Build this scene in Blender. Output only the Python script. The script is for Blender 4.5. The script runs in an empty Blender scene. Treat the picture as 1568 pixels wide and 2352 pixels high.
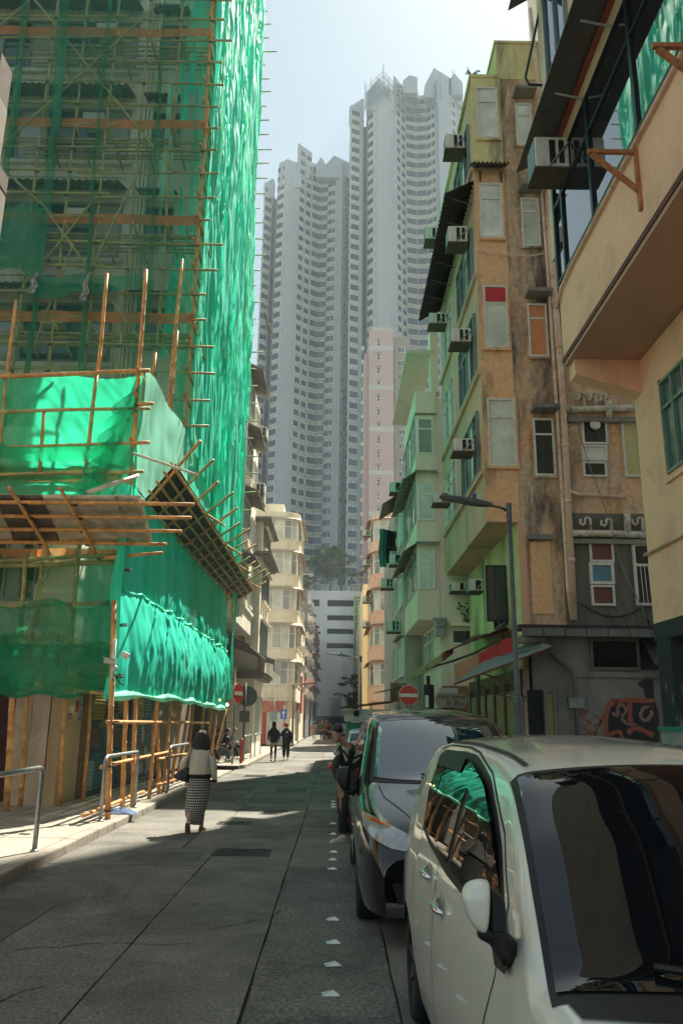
import bpy, math, random
from mathutils import Vector, Matrix
import numpy as np
rnd = random.Random(7)
R = math.radians
SC = bpy.context.scene
COL = SC.collection

# ---------------------------------------------------------------- camera
EYE = 1.8
FPX, CX, CY = 1829.0, 784.0, 1176.0
Yd = Vector((-16, -477, FPX)); ux = 86.0; uy = (FPX * FPX - ux * 16) / 477.0
Zd = Vector((ux, uy, FPX)); Yd.normalize(); Zd.normalize()
Xd = Zd.cross(Yd)
if Xd.x < 0: Xd = -Xd
cam = bpy.data.cameras.new('camera'); camo = bpy.data.objects.new('camera', cam); COL.objects.link(camo)
cam.sensor_fit = 'VERTICAL'; cam.sensor_height = 36.0; cam.lens = 36.0 * FPX / 2352.0
cam.clip_start = 0.05; cam.clip_end = 3000
rightv = Vector((Xd.x, Yd.x, Zd.x)); upv = Vector((Xd.y, Yd.y, Zd.y)); fwd = Vector((Xd.z, Yd.z, Zd.z))
m = Matrix((( rightv.x, upv.x, -fwd.x, 0), (rightv.y, upv.y, -fwd.y, 0), (rightv.z, upv.z, -fwd.z, EYE), (0, 0, 0, 1)))
camo.matrix_world = m
SC.camera = camo

# ---------------------------------------------------------------- world, sun, exposure
SUN_EL, SUN_AZ = 55.0, 25.5        # azimuth measured from +Y (down the street) towards +X
W = bpy.data.worlds.new('World'); SC.world = W; W.use_nodes = True
nt = W.node_tree; nt.nodes.clear()
sky = nt.nodes.new('ShaderNodeTexSky'); sky.sky_type = 'NISHITA'; sky.sun_disc = False
sky.sun_elevation = R(SUN_EL); sky.sun_rotation = R(SUN_AZ); sky.dust_density = 0.7; sky.air_density = 1.0; sky.ozone_density = 1.0
bg = nt.nodes.new('ShaderNodeBackground'); bg.inputs[1].default_value = 0.051
wo = nt.nodes.new('ShaderNodeOutputWorld')
hs = nt.nodes.new('ShaderNodeHueSaturation'); hs.inputs['Saturation'].default_value = 0.85
tn_ = nt.nodes.new('ShaderNodeMix'); tn_.data_type = 'RGBA'; tn_.blend_type = 'MULTIPLY'; tn_.inputs['Factor'].default_value = 1.0; tn_.inputs['B'].default_value = (0.94, 1.02, 0.90, 1)
nt.links.new(sky.outputs[0], hs.inputs['Color']); nt.links.new(hs.outputs[0], tn_.inputs['A']); nt.links.new(tn_.outputs['Result'], bg.inputs[0]); nt.links.new(bg.outputs[0], wo.inputs[0])
sl = bpy.data.lights.new('sun', 'SUN'); sl.energy = 5.0; sl.angle = R(0.5); sl.color = (1.0, 0.92, 0.78)
so = bpy.data.objects.new('sun', sl); COL.objects.link(so)
sd = Vector((math.sin(R(SUN_AZ)) * math.cos(R(SUN_EL)), math.cos(R(SUN_AZ)) * math.cos(R(SUN_EL)), math.sin(R(SUN_EL))))
so.rotation_euler = sd.to_track_quat('Z', 'Y').to_euler()
SC.view_settings.view_transform = 'Standard'; SC.view_settings.look = 'None'
SC.view_settings.exposure = 1.7; SC.view_settings.gamma = 1.0; SC.view_settings.use_curve_mapping = False
SC.render.engine = 'CYCLES'
SC.cycles.use_denoising = True
SC.cycles.max_bounces = 9; SC.cycles.diffuse_bounces = 5; SC.cycles.transparent_max_bounces = 24
SC.cycles.volume_bounces = 0; SC.cycles.caustics_reflective = False; SC.cycles.caustics_refractive = False

# ---------------------------------------------------------------- helpers
def on(x, y, ax, val):
    """world point where the sight line of photo point (x, y) crosses the plane axis=val (0 X, 1 Y, 2 Z)"""
    d = m.to_3x3() @ Vector((x - CX, -(y - CY), -FPX))
    o = Vector((0, 0, EYE)); t = (val - o[ax]) / d[ax]
    return o + d * t

class MB:
    def __init__(s): s.v = []; s.f = []; s.m = []; s.uv = None
    def add(s, vs, fs, mi=0):
        b = len(s.v); s.v += [tuple(q) for q in vs]; s.f += [tuple(b + i for i in f) for f in fs]; s.m += [mi] * len(fs); return s
    def box(s, x0, x1, y0, y1, z0, z1, mi=0):
        if x0 > x1: x0, x1 = x1, x0
        if y0 > y1: y0, y1 = y1, y0
        if z0 > z1: z0, z1 = z1, z0
        return s.add([(x0,y0,z0),(x1,y0,z0),(x1,y1,z0),(x0,y1,z0),(x0,y0,z1),(x1,y0,z1),(x1,y1,z1),(x0,y1,z1)],
                     [(0,3,2,1),(4,5,6,7),(0,1,5,4),(1,2,6,5),(2,3,7,6),(3,0,4,7)], mi)
    def hexa(s, p, mi=0):
        return s.add(p, [(0,3,2,1),(4,5,6,7),(0,1,5,4),(1,2,6,5),(2,3,7,6),(3,0,4,7)], mi)
    def quad(s, a, b, c, d, mi=0): return s.add([a, b, c, d], [(0,1,2,3)], mi)
    def prism(s, poly, z0, z1, mi=0, cap=True):
        n = len(poly); vs = [(p[0], p[1], z0) for p in poly] + [(p[0], p[1], z1) for p in poly]
        fs = [(i, (i+1) % n, n + (i+1) % n, n + i) for i in range(n)]
        if cap: fs += [tuple(range(n-1, -1, -1)), tuple(range(n, 2*n))]
        return s.add(vs, fs, mi)
    def extr(s, poly, d, mi=0):
        """closed 3-D polygon extruded by vector d"""
        n = len(poly); d = Vector(d); vs = [Vector(p) for p in poly] + [Vector(p) + d for p in poly]
        fs = [(i, (i+1) % n, n + (i+1) % n, n + i) for i in range(n)] + [tuple(range(n-1, -1, -1)), tuple(range(n, 2*n))]
        return s.add(vs, fs, mi)
    def tube(s, pts, r, n=8, mi=0, cap=True):
        pts = [Vector(p) for p in pts]; k = len(pts)
        rs = r if isinstance(r, (list, tuple)) else [r] * k
        vs = []; prev = None
        for i, p in enumerate(pts):
            t = (pts[min(i+1, k-1)] - pts[max(i-1, 0)])
            if t.length < 1e-9: t = Vector((0,0,1))
            t.normalize()
            if prev is None:
                a = t.cross(Vector((0,0,1)))
                if a.length < 1e-3: a = t.cross(Vector((1,0,0)))
            else: a = prev - t * prev.dot(t)
            a.normalize(); b = t.cross(a); prev = a
            for j in range(n):
                th = 2 * math.pi * j / n; vs.append(p + (a * math.cos(th) + b * math.sin(th)) * rs[i])
        fs = []
        for i in range(k-1):
            for j in range(n):
                fs.append((i*n+j, i*n+(j+1) % n, (i+1)*n+(j+1) % n, (i+1)*n+j))
        if cap: fs += [tuple(range(n-1, -1, -1)), tuple(range((k-1)*n, k*n))]
        return s.add(vs, fs, mi)
    def lathe(s, prof, c=(0,0,0), n=16, mi=0):
        vs = []; k = len(prof)
        for (r, z) in prof:
            for j in range(n):
                a = 2*math.pi*j/n; vs.append((c[0]+r*math.cos(a), c[1]+r*math.sin(a), c[2]+z))
        fs = [(i*n+j, i*n+(j+1) % n, (i+1)*n+(j+1) % n, (i+1)*n+j) for i in range(k-1) for j in range(n)]
        fs += [tuple(range(n-1, -1, -1)), tuple(range((k-1)*n, k*n))]
        return s.add(vs, fs, mi)
    def grid(s, fn, nu, nv, mi=0, closed=False):
        vs = [fn(i/nu, j/nv) for j in range(nv+1) for i in range(nu+1)]
        w = nu+1
        fs = [(j*w+i, j*w+i+1, (j+1)*w+i+1, (j+1)*w+i) for j in range(nv) for i in range(nu)]
        return s.add(vs, fs, mi)
    def rings(s, rings, mi=0, cap=True):
        n = len(rings[0]); vs = [p for r in rings for p in r]
        fs = [(i*n+j, i*n+(j+1) % n, (i+1)*n+(j+1) % n, (i+1)*n+j) for i in range(len(rings)-1) for j in range(n)]
        if cap: fs += [tuple(range(n-1, -1, -1)), tuple(range((len(rings)-1)*n, len(rings)*n))]
        return s.add(vs, fs, mi)
    def mesh(s, name, mats, off=(0,0,0), smooth=False):
        me = bpy.data.meshes.new(name); o = Vector(off)
        me.from_pydata([tuple(Vector(v) - o) for v in s.v], [], s.f)
        if not isinstance(mats, (list, tuple)): mats = [mats]
        for q in mats: me.materials.append(q)
        if len(mats) > 1: me.polygons.foreach_set('material_index', s.m)
        if smooth: me.polygons.foreach_set('use_smooth', [True] * len(me.polygons))
        me.update(); return me
    def build(s, name, mats, parent=None, smooth=False):
        """vertices are in world coordinates (or in the thing's own frame while it stands unplaced)"""
        off = parent['_o'] if (parent is not None and '_o' in parent) else (0,0,0)
        o = bpy.data.objects.new(name, s.mesh(name, mats, off, smooth)); COL.objects.link(o)
        if parent is not None: o.parent = parent; o['_o'] = list(off)
        return o
def tag(o, label=None, cat=None, group=None, kind=None):
    if label: o['label'] = label
    if cat: o['category'] = cat
    if group: o['group'] = group
    if kind: o['kind'] = kind
    return o
def thing(name, label, cat, loc=(0,0,0), group=None, local=False):
    """Empty at the thing's base. Parts are given in world coordinates unless local."""
    o = bpy.data.objects.new(name, None); COL.objects.link(o); o.location = loc
    o.empty_display_size = 0.2
    o['_o'] = (0,0,0) if local else list(loc)
    return tag(o, label, cat, group)
def struct(name, mb, mat, parent=None, smooth=False):
    o = mb.build(name, mat, parent, smooth)
    if parent is None: o['kind'] = 'structure'
    return o
def inst(name, me, parent, loc, rot=(0,0,0), scale=(1,1,1)):
    """another object sharing a mesh; loc in the parent's build frame"""
    o = bpy.data.objects.new(name, me); COL.objects.link(o)
    if parent is not None:
        o.parent = parent; o.location = Vector(loc) - Vector(parent['_o'] if '_o' in parent else (0,0,0))
    else: o.location = loc
    o.rotation_euler = rot; o.scale = scale
    return o
KIDS = {}
def copy_tree(o, loc=None, rotz=None, label=None, parent=None, scale=None):
    c = o.copy(); COL.objects.link(c)
    if parent is not None: c.parent = parent
    for ch in [k for k in SRC.get(o.name, ()) ]: copy_tree(ch, parent=c)
    if loc is not None: c.location = loc
    if rotz is not None: c.rotation_euler[2] = rotz
    if scale is not None: c.scale = scale if hasattr(scale, '__len__') else (scale,)*3
    if label: c['label'] = label
    return c
SRC = {}
def index_kids(o):
    ks = list(o.children); SRC[o.name] = ks
    for k in ks: index_kids(k)
def shell(o, t, off=0.0):
    md = o.modifiers.new('thick', 'SOLIDIFY'); md.thickness = t; md.offset = off; return o
def bevel(o, w=0.01, seg=2):
    md = o.modifiers.new('bevel', 'BEVEL'); md.width = w; md.segments = seg; md.limit_method = 'ANGLE'; md.angle_limit = R(40); return o
def subs(o, n=1):
    md = o.modifiers.new('sub', 'SUBSURF'); md.levels = n; md.render_levels = n; return o

# ---------------------------------------------------------------- materials
def _c(c): return (c[0], c[1], c[2], 1.0)
LIFT = dict(weathered_orange_plaster=1.4, flaking_orange_plaster=1.28, yellowed_plaster=1.5, green_yellow_wall=1.2, sooty_grey_wall=1.15, grey_cement_wall=1.15, peach_painted_wall=1.5, soffit_brown_pink=1.35,
            aluminium_frame_pale=1.3, pink_beige_pipe=1.45, flaking_pale_pipe=1.4, cream_wall=1.35, offwhite_wall=1.4, cream_yellow_wall=1.38, mint_green_wall=1.2, streaked_grey_wall=1.4, white_window_frame=1.25,
            peach_wall=1.4, pale_yellow_wall=1.35, pinkish_tile_wall=1.3, cream_pink_wall=1.5, milky_glass=1.6, milky_green_glass=1.7, cream_stone_cladding=1.5, pale_lower_stone=1.35, tower_wall=1.25, tower_bay_frame=1.25,
            old_offwhite_render=1.4, beige_plaster=1.35, pale_pink_plaster=1.4, bamboo_tan=1.5, bamboo_olive=1.5, old_zinc_sheet=1.5, dark_tarred_sheet=1.3, bluish_white_wall=1.1, window_glass_curtained=1.5, air_conditioner_casing=1.4, pale_green_soffit=1.4, mint_plaster=1.3, orange_lit_pane=1.3, yellow_pane=1.2)
def mat(name, col, rough=0.8, var=0.15, sc=3.0, bump=0.0, bsc=40.0, metal=0.0, spec=0.5, col2=None, stain=None,
        ssc=0.6, samt=0.5, streak=0.0, coat=0.0, ior=1.45, speck=None, emis=None, sthr=0.5):
    k_ = LIFT.get(name, 1.0); col = tuple(min(0.88, q * k_) for q in col); col2 = tuple(min(0.88, q * k_) for q in col2) if col2 else None; stain = tuple(q * (1 + (k_ - 1) * 0.6) for q in stain) if stain else None
    mt = bpy.data.materials.new(name); mt.use_nodes = True
    n = mt.node_tree; b = n.nodes['Principled BSDF']; L = n.links.new
    b.inputs['Roughness'].default_value = rough; b.inputs['Metallic'].default_value = metal
    b.inputs['IOR'].default_value = ior; b.inputs['Specular IOR Level'].default_value = spec
    b.inputs['Coat Weight'].default_value = coat; b.inputs['Coat Roughness'].default_value = 0.03
    tc = n.nodes.new('ShaderNodeTexCoord')
    base = n.nodes.new('ShaderNodeTexNoise'); base.inputs['Scale'].default_value = sc; base.inputs['Detail'].default_value = 8
    base.inputs['Roughness'].default_value = 0.65
    L(tc.outputs['Object'], base.inputs['Vector'])
    rmp = n.nodes.new('ShaderNodeValToRGB'); rmp.color_ramp.elements[0].position = 0.3; rmp.color_ramp.elements[1].position = 0.7
    c2 = col2 or tuple(x * (1 - var) for x in col); c1 = col if col2 else tuple(min(1, x * (1 + var)) for x in col)
    rmp.color_ramp.elements[0].color = _c(c2); rmp.color_ramp.elements[1].color = _c(c1)
    L(base.outputs['Fac'], rmp.inputs['Fac']); out = rmp.outputs['Color']
    if stain:
        mp = n.nodes.new('ShaderNodeMapping'); mp.inputs['Scale'].default_value = (1, 1, 0.25 if streak else 1)
        L(tc.outputs['Object'], mp.inputs['Vector'])
        s2 = n.nodes.new('ShaderNodeTexNoise'); s2.inputs['Scale'].default_value = ssc; s2.inputs['Detail'].default_value = 10
        s2.inputs['Roughness'].default_value = 0.72; s2.inputs['Distortion'].default_value = 0.4
        L(mp.outputs['Vector'], s2.inputs['Vector'])
        mr = n.nodes.new('ShaderNodeMapRange'); mr.inputs['From Min'].default_value = sthr; mr.inputs['From Max'].default_value = sthr + 0.13
        mr.inputs['To Max'].default_value = samt; L(s2.outputs['Fac'], mr.inputs['Value'])
        mx = n.nodes.new('ShaderNodeMix'); mx.data_type = 'RGBA'; L(mr.outputs['Result'], mx.inputs['Factor'])
        L(out, mx.inputs['A']); mx.inputs['B'].default_value = _c(stain); out = mx.outputs['Result']
    if speck:
        sn = n.nodes.new('ShaderNodeTexNoise'); sn.inputs['Scale'].default_value = speck[0]; sn.inputs['Detail'].default_value = 3; sn.inputs['Roughness'].default_value = 0.8; L(tc.outputs['Object'], sn.inputs['Vector'])
        s2_ = n.nodes.new('ShaderNodeMapRange'); s2_.inputs['From Min'].default_value = 0.35; s2_.inputs['From Max'].default_value = 0.65; s2_.inputs['To Min'].default_value = 1 - speck[1]; s2_.inputs['To Max'].default_value = 1 + speck[1]; s2_.clamp = False
        L(sn.outputs['Fac'], s2_.inputs['Value']); vm = n.nodes.new('ShaderNodeVectorMath'); vm.operation = 'SCALE'; L(out, vm.inputs[0]); L(s2_.outputs['Result'], vm.inputs['Scale']); out = vm.outputs[0]
    L(out, b.inputs['Base Color'])
    if bump:
        bn = n.nodes.new('ShaderNodeTexNoise'); bn.inputs['Scale'].default_value = bsc; bn.inputs['Detail'].default_value = 6
        L(tc.outputs['Object'], bn.inputs['Vector'])
        bp = n.nodes.new('ShaderNodeBump'); bp.inputs['Strength'].default_value = bump; bp.inputs['Distance'].default_value = 0.02
        L(bn.outputs['Fac'], bp.inputs['Height']); L(bp.outputs['Normal'], b.inputs['Normal'])
    if emis:
        b.inputs['Emission Color'].default_value = _c(emis[0]); b.inputs['Emission Strength'].default_value = emis[1]
    mt['_out'] = 1
    return mt
def glass(name, col=(0.02,0.03,0.035), rough=0.03, spec=0.8, var=0.3, sc=0.6, ior=1.6):
    return mat(name, col, rough=rough, var=var, sc=sc, spec=spec, ior=ior)
def net_mat(name, col, opac, sc=2.0, fold=0.3, trans=0.5, fine=True, seed=0.0):
    """knitted debris netting: part open holes, part green yarn that lets light through"""
    mt = bpy.data.materials.new(name); mt.use_nodes = True; n = mt.node_tree; n.nodes.clear(); L = n.links.new
    out = n.nodes.new('ShaderNodeOutputMaterial')
    tc = n.nodes.new('ShaderNodeTexCoord')
    df = n.nodes.new('ShaderNodeBsdfPrincipled'); tl = n.nodes.new('ShaderNodeBsdfTranslucent'); tr = n.nodes.new('ShaderNodeBsdfTransparent')
    df.inputs['Roughness'].default_value = 0.55; df.inputs['Specular IOR Level'].default_value = 0.35
    ns = n.nodes.new('ShaderNodeTexNoise'); ns.inputs['Scale'].default_value = sc; ns.inputs['Detail'].default_value = 6
    mp = n.nodes.new('ShaderNodeMapping'); mp.inputs['Scale'].default_value = (1, 1, 0.3); mp.inputs['Location'].default_value = (seed, seed, seed)
    L(tc.outputs['Object'], mp.inputs['Vector']); L(mp.outputs['Vector'], ns.inputs['Vector'])
    rp = n.nodes.new('ShaderNodeValToRGB'); rp.color_ramp.elements[0].position = 0.3; rp.color_ramp.elements[1].position = 0.7
    rp.color_ramp.elements[0].color = _c(tuple(x * 0.75 for x in col)); rp.color_ramp.elements[1].color = _c(tuple(min(1, x * 1.2 + 0.02) for x in col))
    L(ns.outputs['Fac'], rp.inputs['Fac']); L(rp.outputs['Color'], df.inputs['Base Color']); L(rp.outputs['Color'], tl.inputs['Color'])
    m1 = n.nodes.new('ShaderNodeMixShader'); m1.inputs[0].default_value = trans; L(df.outputs[0], m1.inputs[1]); L(tl.outputs[0], m1.inputs[2])
    n2 = n.nodes.new('ShaderNodeTexNoise'); n2.inputs['Scale'].default_value = sc * 0.8; n2.inputs['Detail'].default_value = 4
    mp2 = n.nodes.new('ShaderNodeMapping'); mp2.inputs['Scale'].default_value = (2.2, 2.2, 0.35); mp2.inputs['Location'].default_value = (3+seed, 1, 2)
    L(tc.outputs['Object'], mp2.inputs['Vector']); L(mp2.outputs['Vector'], n2.inputs['Vector'])
    mr = n.nodes.new('ShaderNodeMapRange'); mr.inputs['From Min'].default_value = 0.3; mr.inputs['From Max'].default_value = 0.7
    mr.inputs['To Min'].default_value = max(0, opac - fold); mr.inputs['To Max'].default_value = min(1, opac + fold)
    L(n2.outputs['Fac'], mr.inputs['Value'])
    m2 = n.nodes.new('ShaderNodeMixShader'); L(mr.outputs['Result'], m2.inputs[0]); L(tr.outputs[0], m2.inputs[1]); L(m1.outputs[0], m2.inputs[2])
    L(m2.outputs[0], out.inputs[0])
    return mt

CONC = mat('road_concrete', (0.19,0.185,0.16), 0.9, 0.22, 1.2, bump=0.5, bsc=60, stain=(0.085,0.085,0.08), ssc=0.5, samt=0.7, speck=(38, 0.45), sthr=0.48)
CONC2 = mat('road_concrete_dark', (0.175,0.17,0.15), 0.9, 0.25, 1.6, bump=0.6, bsc=45, stain=(0.07,0.07,0.065), ssc=0.7, samt=0.7, speck=(30, 0.5), sthr=0.48)
PAVE = mat('pavement_concrete', (0.33,0.31,0.26), 0.9, 0.15, 2.0, bump=0.25, bsc=50, stain=(0.16,0.145,0.125), ssc=0.8, samt=0.6, speck=(45, 0.2))
KERB = mat('kerb_granite', (0.34,0.31,0.26), 0.85, 0.2, 6.0, bump=0.4, bsc=60, stain=(0.17,0.15,0.12), ssc=1.5, samt=0.6, speck=(60, 0.3))
BED = mat('joint_bed', (0.045,0.042,0.038), 0.95, 0.3, 6.0)
BAMB = mat('bamboo_tan', (0.46,0.24,0.09), 0.6, 0.3, 5.0, bump=0.2, bsc=30, stain=(0.26,0.11,0.05), ssc=4, samt=0.7)
BAMB2 = mat('bamboo_olive', (0.30,0.26,0.11), 0.6, 0.3, 4.0, bump=0.2, bsc=30, stain=(0.16,0.12,0.05), ssc=3, samt=0.6)
TIE = mat('nylon_tie', (0.012,0.012,0.014), 0.6, 0.2)
STEEL = mat('galvanised_steel', (0.33,0.36,0.36), 0.42, 0.2, 8.0, metal=0.6, stain=(0.16,0.15,0.14), ssc=5, samt=0.5)
DARK = mat('dark_void', (0.012,0.012,0.013), 0.7, 0.2)
BLACKM = mat('black_plastic', (0.015,0.015,0.016), 0.45, 0.1)
RUBBER = mat('tyre_rubber', (0.018,0.018,0.018), 0.8, 0.2, 10)
WHITE = mat('white_paint', (0.62,0.62,0.58), 0.5, 0.1, 4, stain=(0.35,0.33,0.28), ssc=3, samt=0.4)
CREAM = mat('cream_wall', (0.60,0.55,0.43), 0.85, 0.1, 1.0, bump=0.1, stain=(0.38,0.32,0.22), ssc=0.7, samt=0.45, streak=1)
OFFW = mat('offwhite_wall', (0.56,0.53,0.44), 0.85, 0.1, 1.0, bump=0.1, stain=(0.34,0.31,0.25), ssc=0.7, samt=0.5, streak=1)
GLS = glass('window_glass'); GLSB = glass('window_glass_blue', (0.03,0.06,0.10)); GLSC = glass('window_glass_curtained', (0.20,0.21,0.19), 0.12)
GLSG = glass('window_glass_green', (0.05,0.13,0.11), 0.1)
ACM = mat('air_conditioner_casing', (0.50,0.50,0.44), 0.6, 0.12, 3, stain=(0.25,0.22,0.16), ssc=3, samt=0.5)
RUST = mat('rusty_steel', (0.10,0.07,0.055), 0.8, 0.35, 6, stain=(0.20,0.09,0.05), ssc=3, samt=0.6)
CORR = mat('corrugated_sheet', (0.16,0.15,0.13), 0.75, 0.25, 3, stain=(0.10,0.07,0.05), ssc=2, samt=0.6)
# ================================================================= GROUND
g = MB(); g.quad((-500,-200,-0.06), (500,-200,-0.06), (500,800,-0.06), (-500,800,-0.06))
struct('ground', g, mat('ground_asphalt', (0.10,0.10,0.09), 0.95, 0.2, 0.05))
rb = MB(); rb.box(-3.62, 2.42, -6, 135, -0.055, -0.022); rb.box(-30, -3.62, 23.7, 30.2, -0.055, -0.022)
road = struct('road', rb, BED); road['_o'] = [0,0,0]

def slab_mesh(x0, x1, y0, y1, z0, z1, j=0.006, step=0.45):
    p = []
    def edge(a, b):
        n = max(1, int((Vector(b) - Vector(a)).length / step))
        for i in range(n):
            t = i / n; q = Vector(a).lerp(Vector(b), t)
            p.append((q.x + rnd.uniform(-j, j), q.y + rnd.uniform(-j, j)))
    edge((x0,y0),(x1,y0)); edge((x1,y0),(x1,y1)); edge((x1,y1),(x0,y1)); edge((x0,y1),(x0,y0))
    b = MB(); b.prism(p, z0, z1); return b
rows = [-5, 4.6, 10.85, 12.25, 14.15, 17.3, 20.6, 24, 28, 33, 38, 44, 51, 60, 72, 92, 134]
gp = 0.008
for i in range(len(rows) - 1):
    y0, y1 = rows[i], rows[i+1]
    if i < 2: cols = [-3.6, -1.64, -0.56, 0.44, 2.4]
    elif i == 2: cols = [-3.6, -1.64, -0.56, 2.4]
    elif i % 3 == 0: cols = [-3.6, -2.15, -0.55, 2.4]
    else: cols = [-3.6, -1.9, -0.54, 2.4]
    if i >= 9: cols[0] = -3.3
    for k in range(len(cols) - 1):
        b = slab_mesh(cols[k] + gp, cols[k+1] - gp, y0 + gp, y1 - gp, -0.021, 0.0 + rnd.uniform(-0.003, 0.002))
        b.build('slab', CONC2 if (i + k) % 3 == 0 or i < 2 and k < 1 else CONC, road)
for i in range(8):     # pale setts of the side street mouth
    for k in range(3):
        b = slab_mesh(-3.65 - (i+1) * 1.9 + 0.01, -3.65 - i * 1.9 - 0.01, 23.75 + k * 2.13, 23.75 + (k+1) * 2.13 - 0.02, -0.021, 0.0)
        b.build('slab', PAVE if (i < 2) else CONC, road)

for (x, y, a, L_) in ((-2.6, 7.0, 0.3, 1.6), (-1.1, 7.6, 1.3, 1.2), (0.0, 10.2, 0.2, 0.9), (-2.9, 9.6, 1.0, 1.1), (-2.4, 14.6, 0.6, 1.3), (-1.0, 19.0, 0.2, 1.5), (-2.8, 5.2, 0.9, 1.4), (1.2, 7.0, 1.2, 1.0), (-1.2, 12.9, 1.5, 1.0)):
    P = []; q = Vector((x, y)); th = a
    for k in range(int(L_ / 0.06)):
        th += rnd.uniform(-0.5, 0.5); q = q + Vector((math.cos(th), math.sin(th))) * 0.06; w = 0.004 + 0.003 * rnd.random(); P.append((q.x - math.sin(th)*w, q.y + math.cos(th)*w, 0.0035)); P.append((q.x + math.sin(th)*w, q.y - math.cos(th)*w, 0.0035)); th += (a - th) * 0.3
    b = MB(); b.add(P, [(2*i, 2*i+1, 2*i+3, 2*i+2) for i in range(len(P)//2 - 1)]); b.build('crack', BED, road)
PATCH = mat('tar_patch', (0.11,0.11,0.10), 0.9, 0.25, 3, bump=0.6, bsc=60, speck=(50, 0.5))
for (x0, x1, y0, y1) in ((-2.75, -1.75, 11.1, 11.9), (-3.4, -2.7, 6.6, 8.8), (0.6, 1.2, 5.0, 6.4), (-1.5, -0.7, 21.4, 22.9), (-3.0, -2.2, 19.0, 20.2)):
    b = slab_mesh(x0, x1, y0, y1, -0.01, 0.004, 0.02, 0.2); b.build('patch', PATCH, road)

def pavement(x0, x1, y0, y1, cw, cl, kerbx=None, kerbs=(0,0), side=1, flare=None):
    b = MB(); b.box(x0, x1, y0, y1, -0.05, 0.095)
    pv = struct('pavement', b, BED); pv['_o'] = [0,0,0]
    nx = max(1, round((x1 - x0) / cw)); ny = max(1, round((y1 - y0) / cl))
    for i in range(nx):
        for k in range(ny):
            xa = x0 + (x1 - x0) * i / nx; xb = x0 + (x1 - x0) * (i+1) / nx; ya = y0 + (y1 - y0) * k / ny; yb = y0 + (y1 - y0) * (k+1) / ny
            s = slab_mesh(xa + 0.006, xb - 0.006, ya + 0.006, yb - 0.006, 0.096, 0.128 + rnd.uniform(-0.002, 0.002), 0.003, 0.5)
            s.build('paving_slab', PAVE, pv)
    if kerbx is not None:
        y = kerbs[0]
        while y < kerbs[1]:
            l = rnd.uniform(0.85, 1.05); y2 = min(y + l, kerbs[1])
            s = MB(); w = 0.17 * side; jx = rnd.uniform(-0.006, 0.006); h = 0.13 + rnd.uniform(-0.003, 0.004)
            f = kerbx + jx; bk = kerbx + w; c = 0.025 * side
            sec = [(f, -0.05), (f, h - 0.025), (f + c * 0.3, h - 0.007), (f + c, h), (bk, h), (bk, -0.05)]
            s.extr([(p, y + 0.005, z) for p, z in sec], (0, y2 - y - 0.01, 0)); s.build('kerb_stone', KERB, pv); y = y2
    return pv
lp = pavement(-5.6, -3.78, -5, 23.6, 0.95, 1.45, -3.6, (-5, 23.4), -1)
pavement(-14, -5.6, -5, 17.6, 2.1, 2.2)
lp2 = pavement(-5.4, -3.48, 30.6, 52, 0.95, 2.0, -3.3, (31.4, 52), -1)
pavement(-4.6, -2.98, 56, 110, 1.6, 4, -2.8, (56, 96), -1)
pavement(2.58, 11, -5, 130, 4.2, 6, 2.4, (12, 60), 1)
# rounded kerb corner of the second block
s = MB()
for a0 in range(0, 90, 18):
    s = MB(); pts = []
    for a in (a0 + 0.6, a0 + 9, a0 + 17.4):
        pts.append((-4.1 + 0.8 * math.cos(R(-a)), 31.4 + 0.8 * math.sin(R(-a))))
    for a in (a0 + 17.4, a0 + 9, a0 + 0.6):
        pts.append((-4.1 + 0.62 * math.cos(R(-a)), 31.4 + 0.62 * math.sin(R(-a))))
    s.prism(pts, -0.05, 0.13); s.build('kerb_stone', KERB, lp2)
for k in range(5):
    s = MB(); s.box(-4.12 - k - 0.98, -4.12 - k, 30.6, 30.78, -0.05, 0.13); s.build('kerb_stone', KERB, lp2)
s = MB(); s.prism([(-4.1 + 0.6 * math.cos(R(-a)), 31.4 + 0.6 * math.sin(R(-a))) for a in range(0, 91, 15)] + [(-4.1, 31.4)], 0.0, 0.126)
s.build('paving_slab', PAVE, lp2)

# manhole covers
def manhole(x0, x1, y0, y1, label, n=9):
    t = thing('manhole_cover', label, 'manhole cover', ((x0+x1)/2, (y0+y1)/2, 0), 'iron covers in the road')
    b = MB(); w = 0.03
    b.box(x0, x1, y0, y0 + w, 0.0, 0.008); b.box(x0, x1, y1 - w, y1, 0.0, 0.008); b.box(x0, x0 + w, y0 + w, y1 - w, 0.0, 0.008); b.box(x1 - w, x1, y0 + w, y1 - w, 0.0, 0.008)
    b.build('frame', IRON, t)
    p = MB(); p.box(x0 + w, x1 - w, y0 + w, y1 - w, -0.01, 0.003)
    m2 = max(2, int(n * (y1 - y0) / (x1 - x0)))
    for i in range(n):
        for k in range(m2):
            cx = x0 + (x1 - x0) * (i + 0.5) / n; cy = y0 + (y1 - y0) * (k + 0.5) / m2; r = (x1 - x0) / n * 0.42
            a = R(45 if (i + k) % 2 else -45)
            d = Vector((math.cos(a), math.sin(a), 0)) * r; e = Vector((-math.sin(a), math.cos(a), 0)) * r * 0.3
            c = Vector((cx, cy, 0.003)); p.extr([c - d - e, c + d - e, c + d + e, c - d + e], (0, 0, 0.006))
    p.build('plate', IRON, t); return t
IRON = mat('cast_iron', (0.05,0.052,0.055), 0.55, 0.3, 8, metal=0.4, stain=(0.09,0.08,0.06), ssc=6, samt=0.5)
manhole(-1.62, -0.86, 11.6, 12.2, 'ornate rectangular cast iron cover in the near road beside the woman', 12)
manhole(-2.05, -1.45, 14.9, 15.3, 'small iron cover lying across the edge of the sunlit patch', 6)
manhole(-1.4, -0.9, 16.9, 17.15, 'little drain cover inside the sunlit patch of road', 5)
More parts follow.
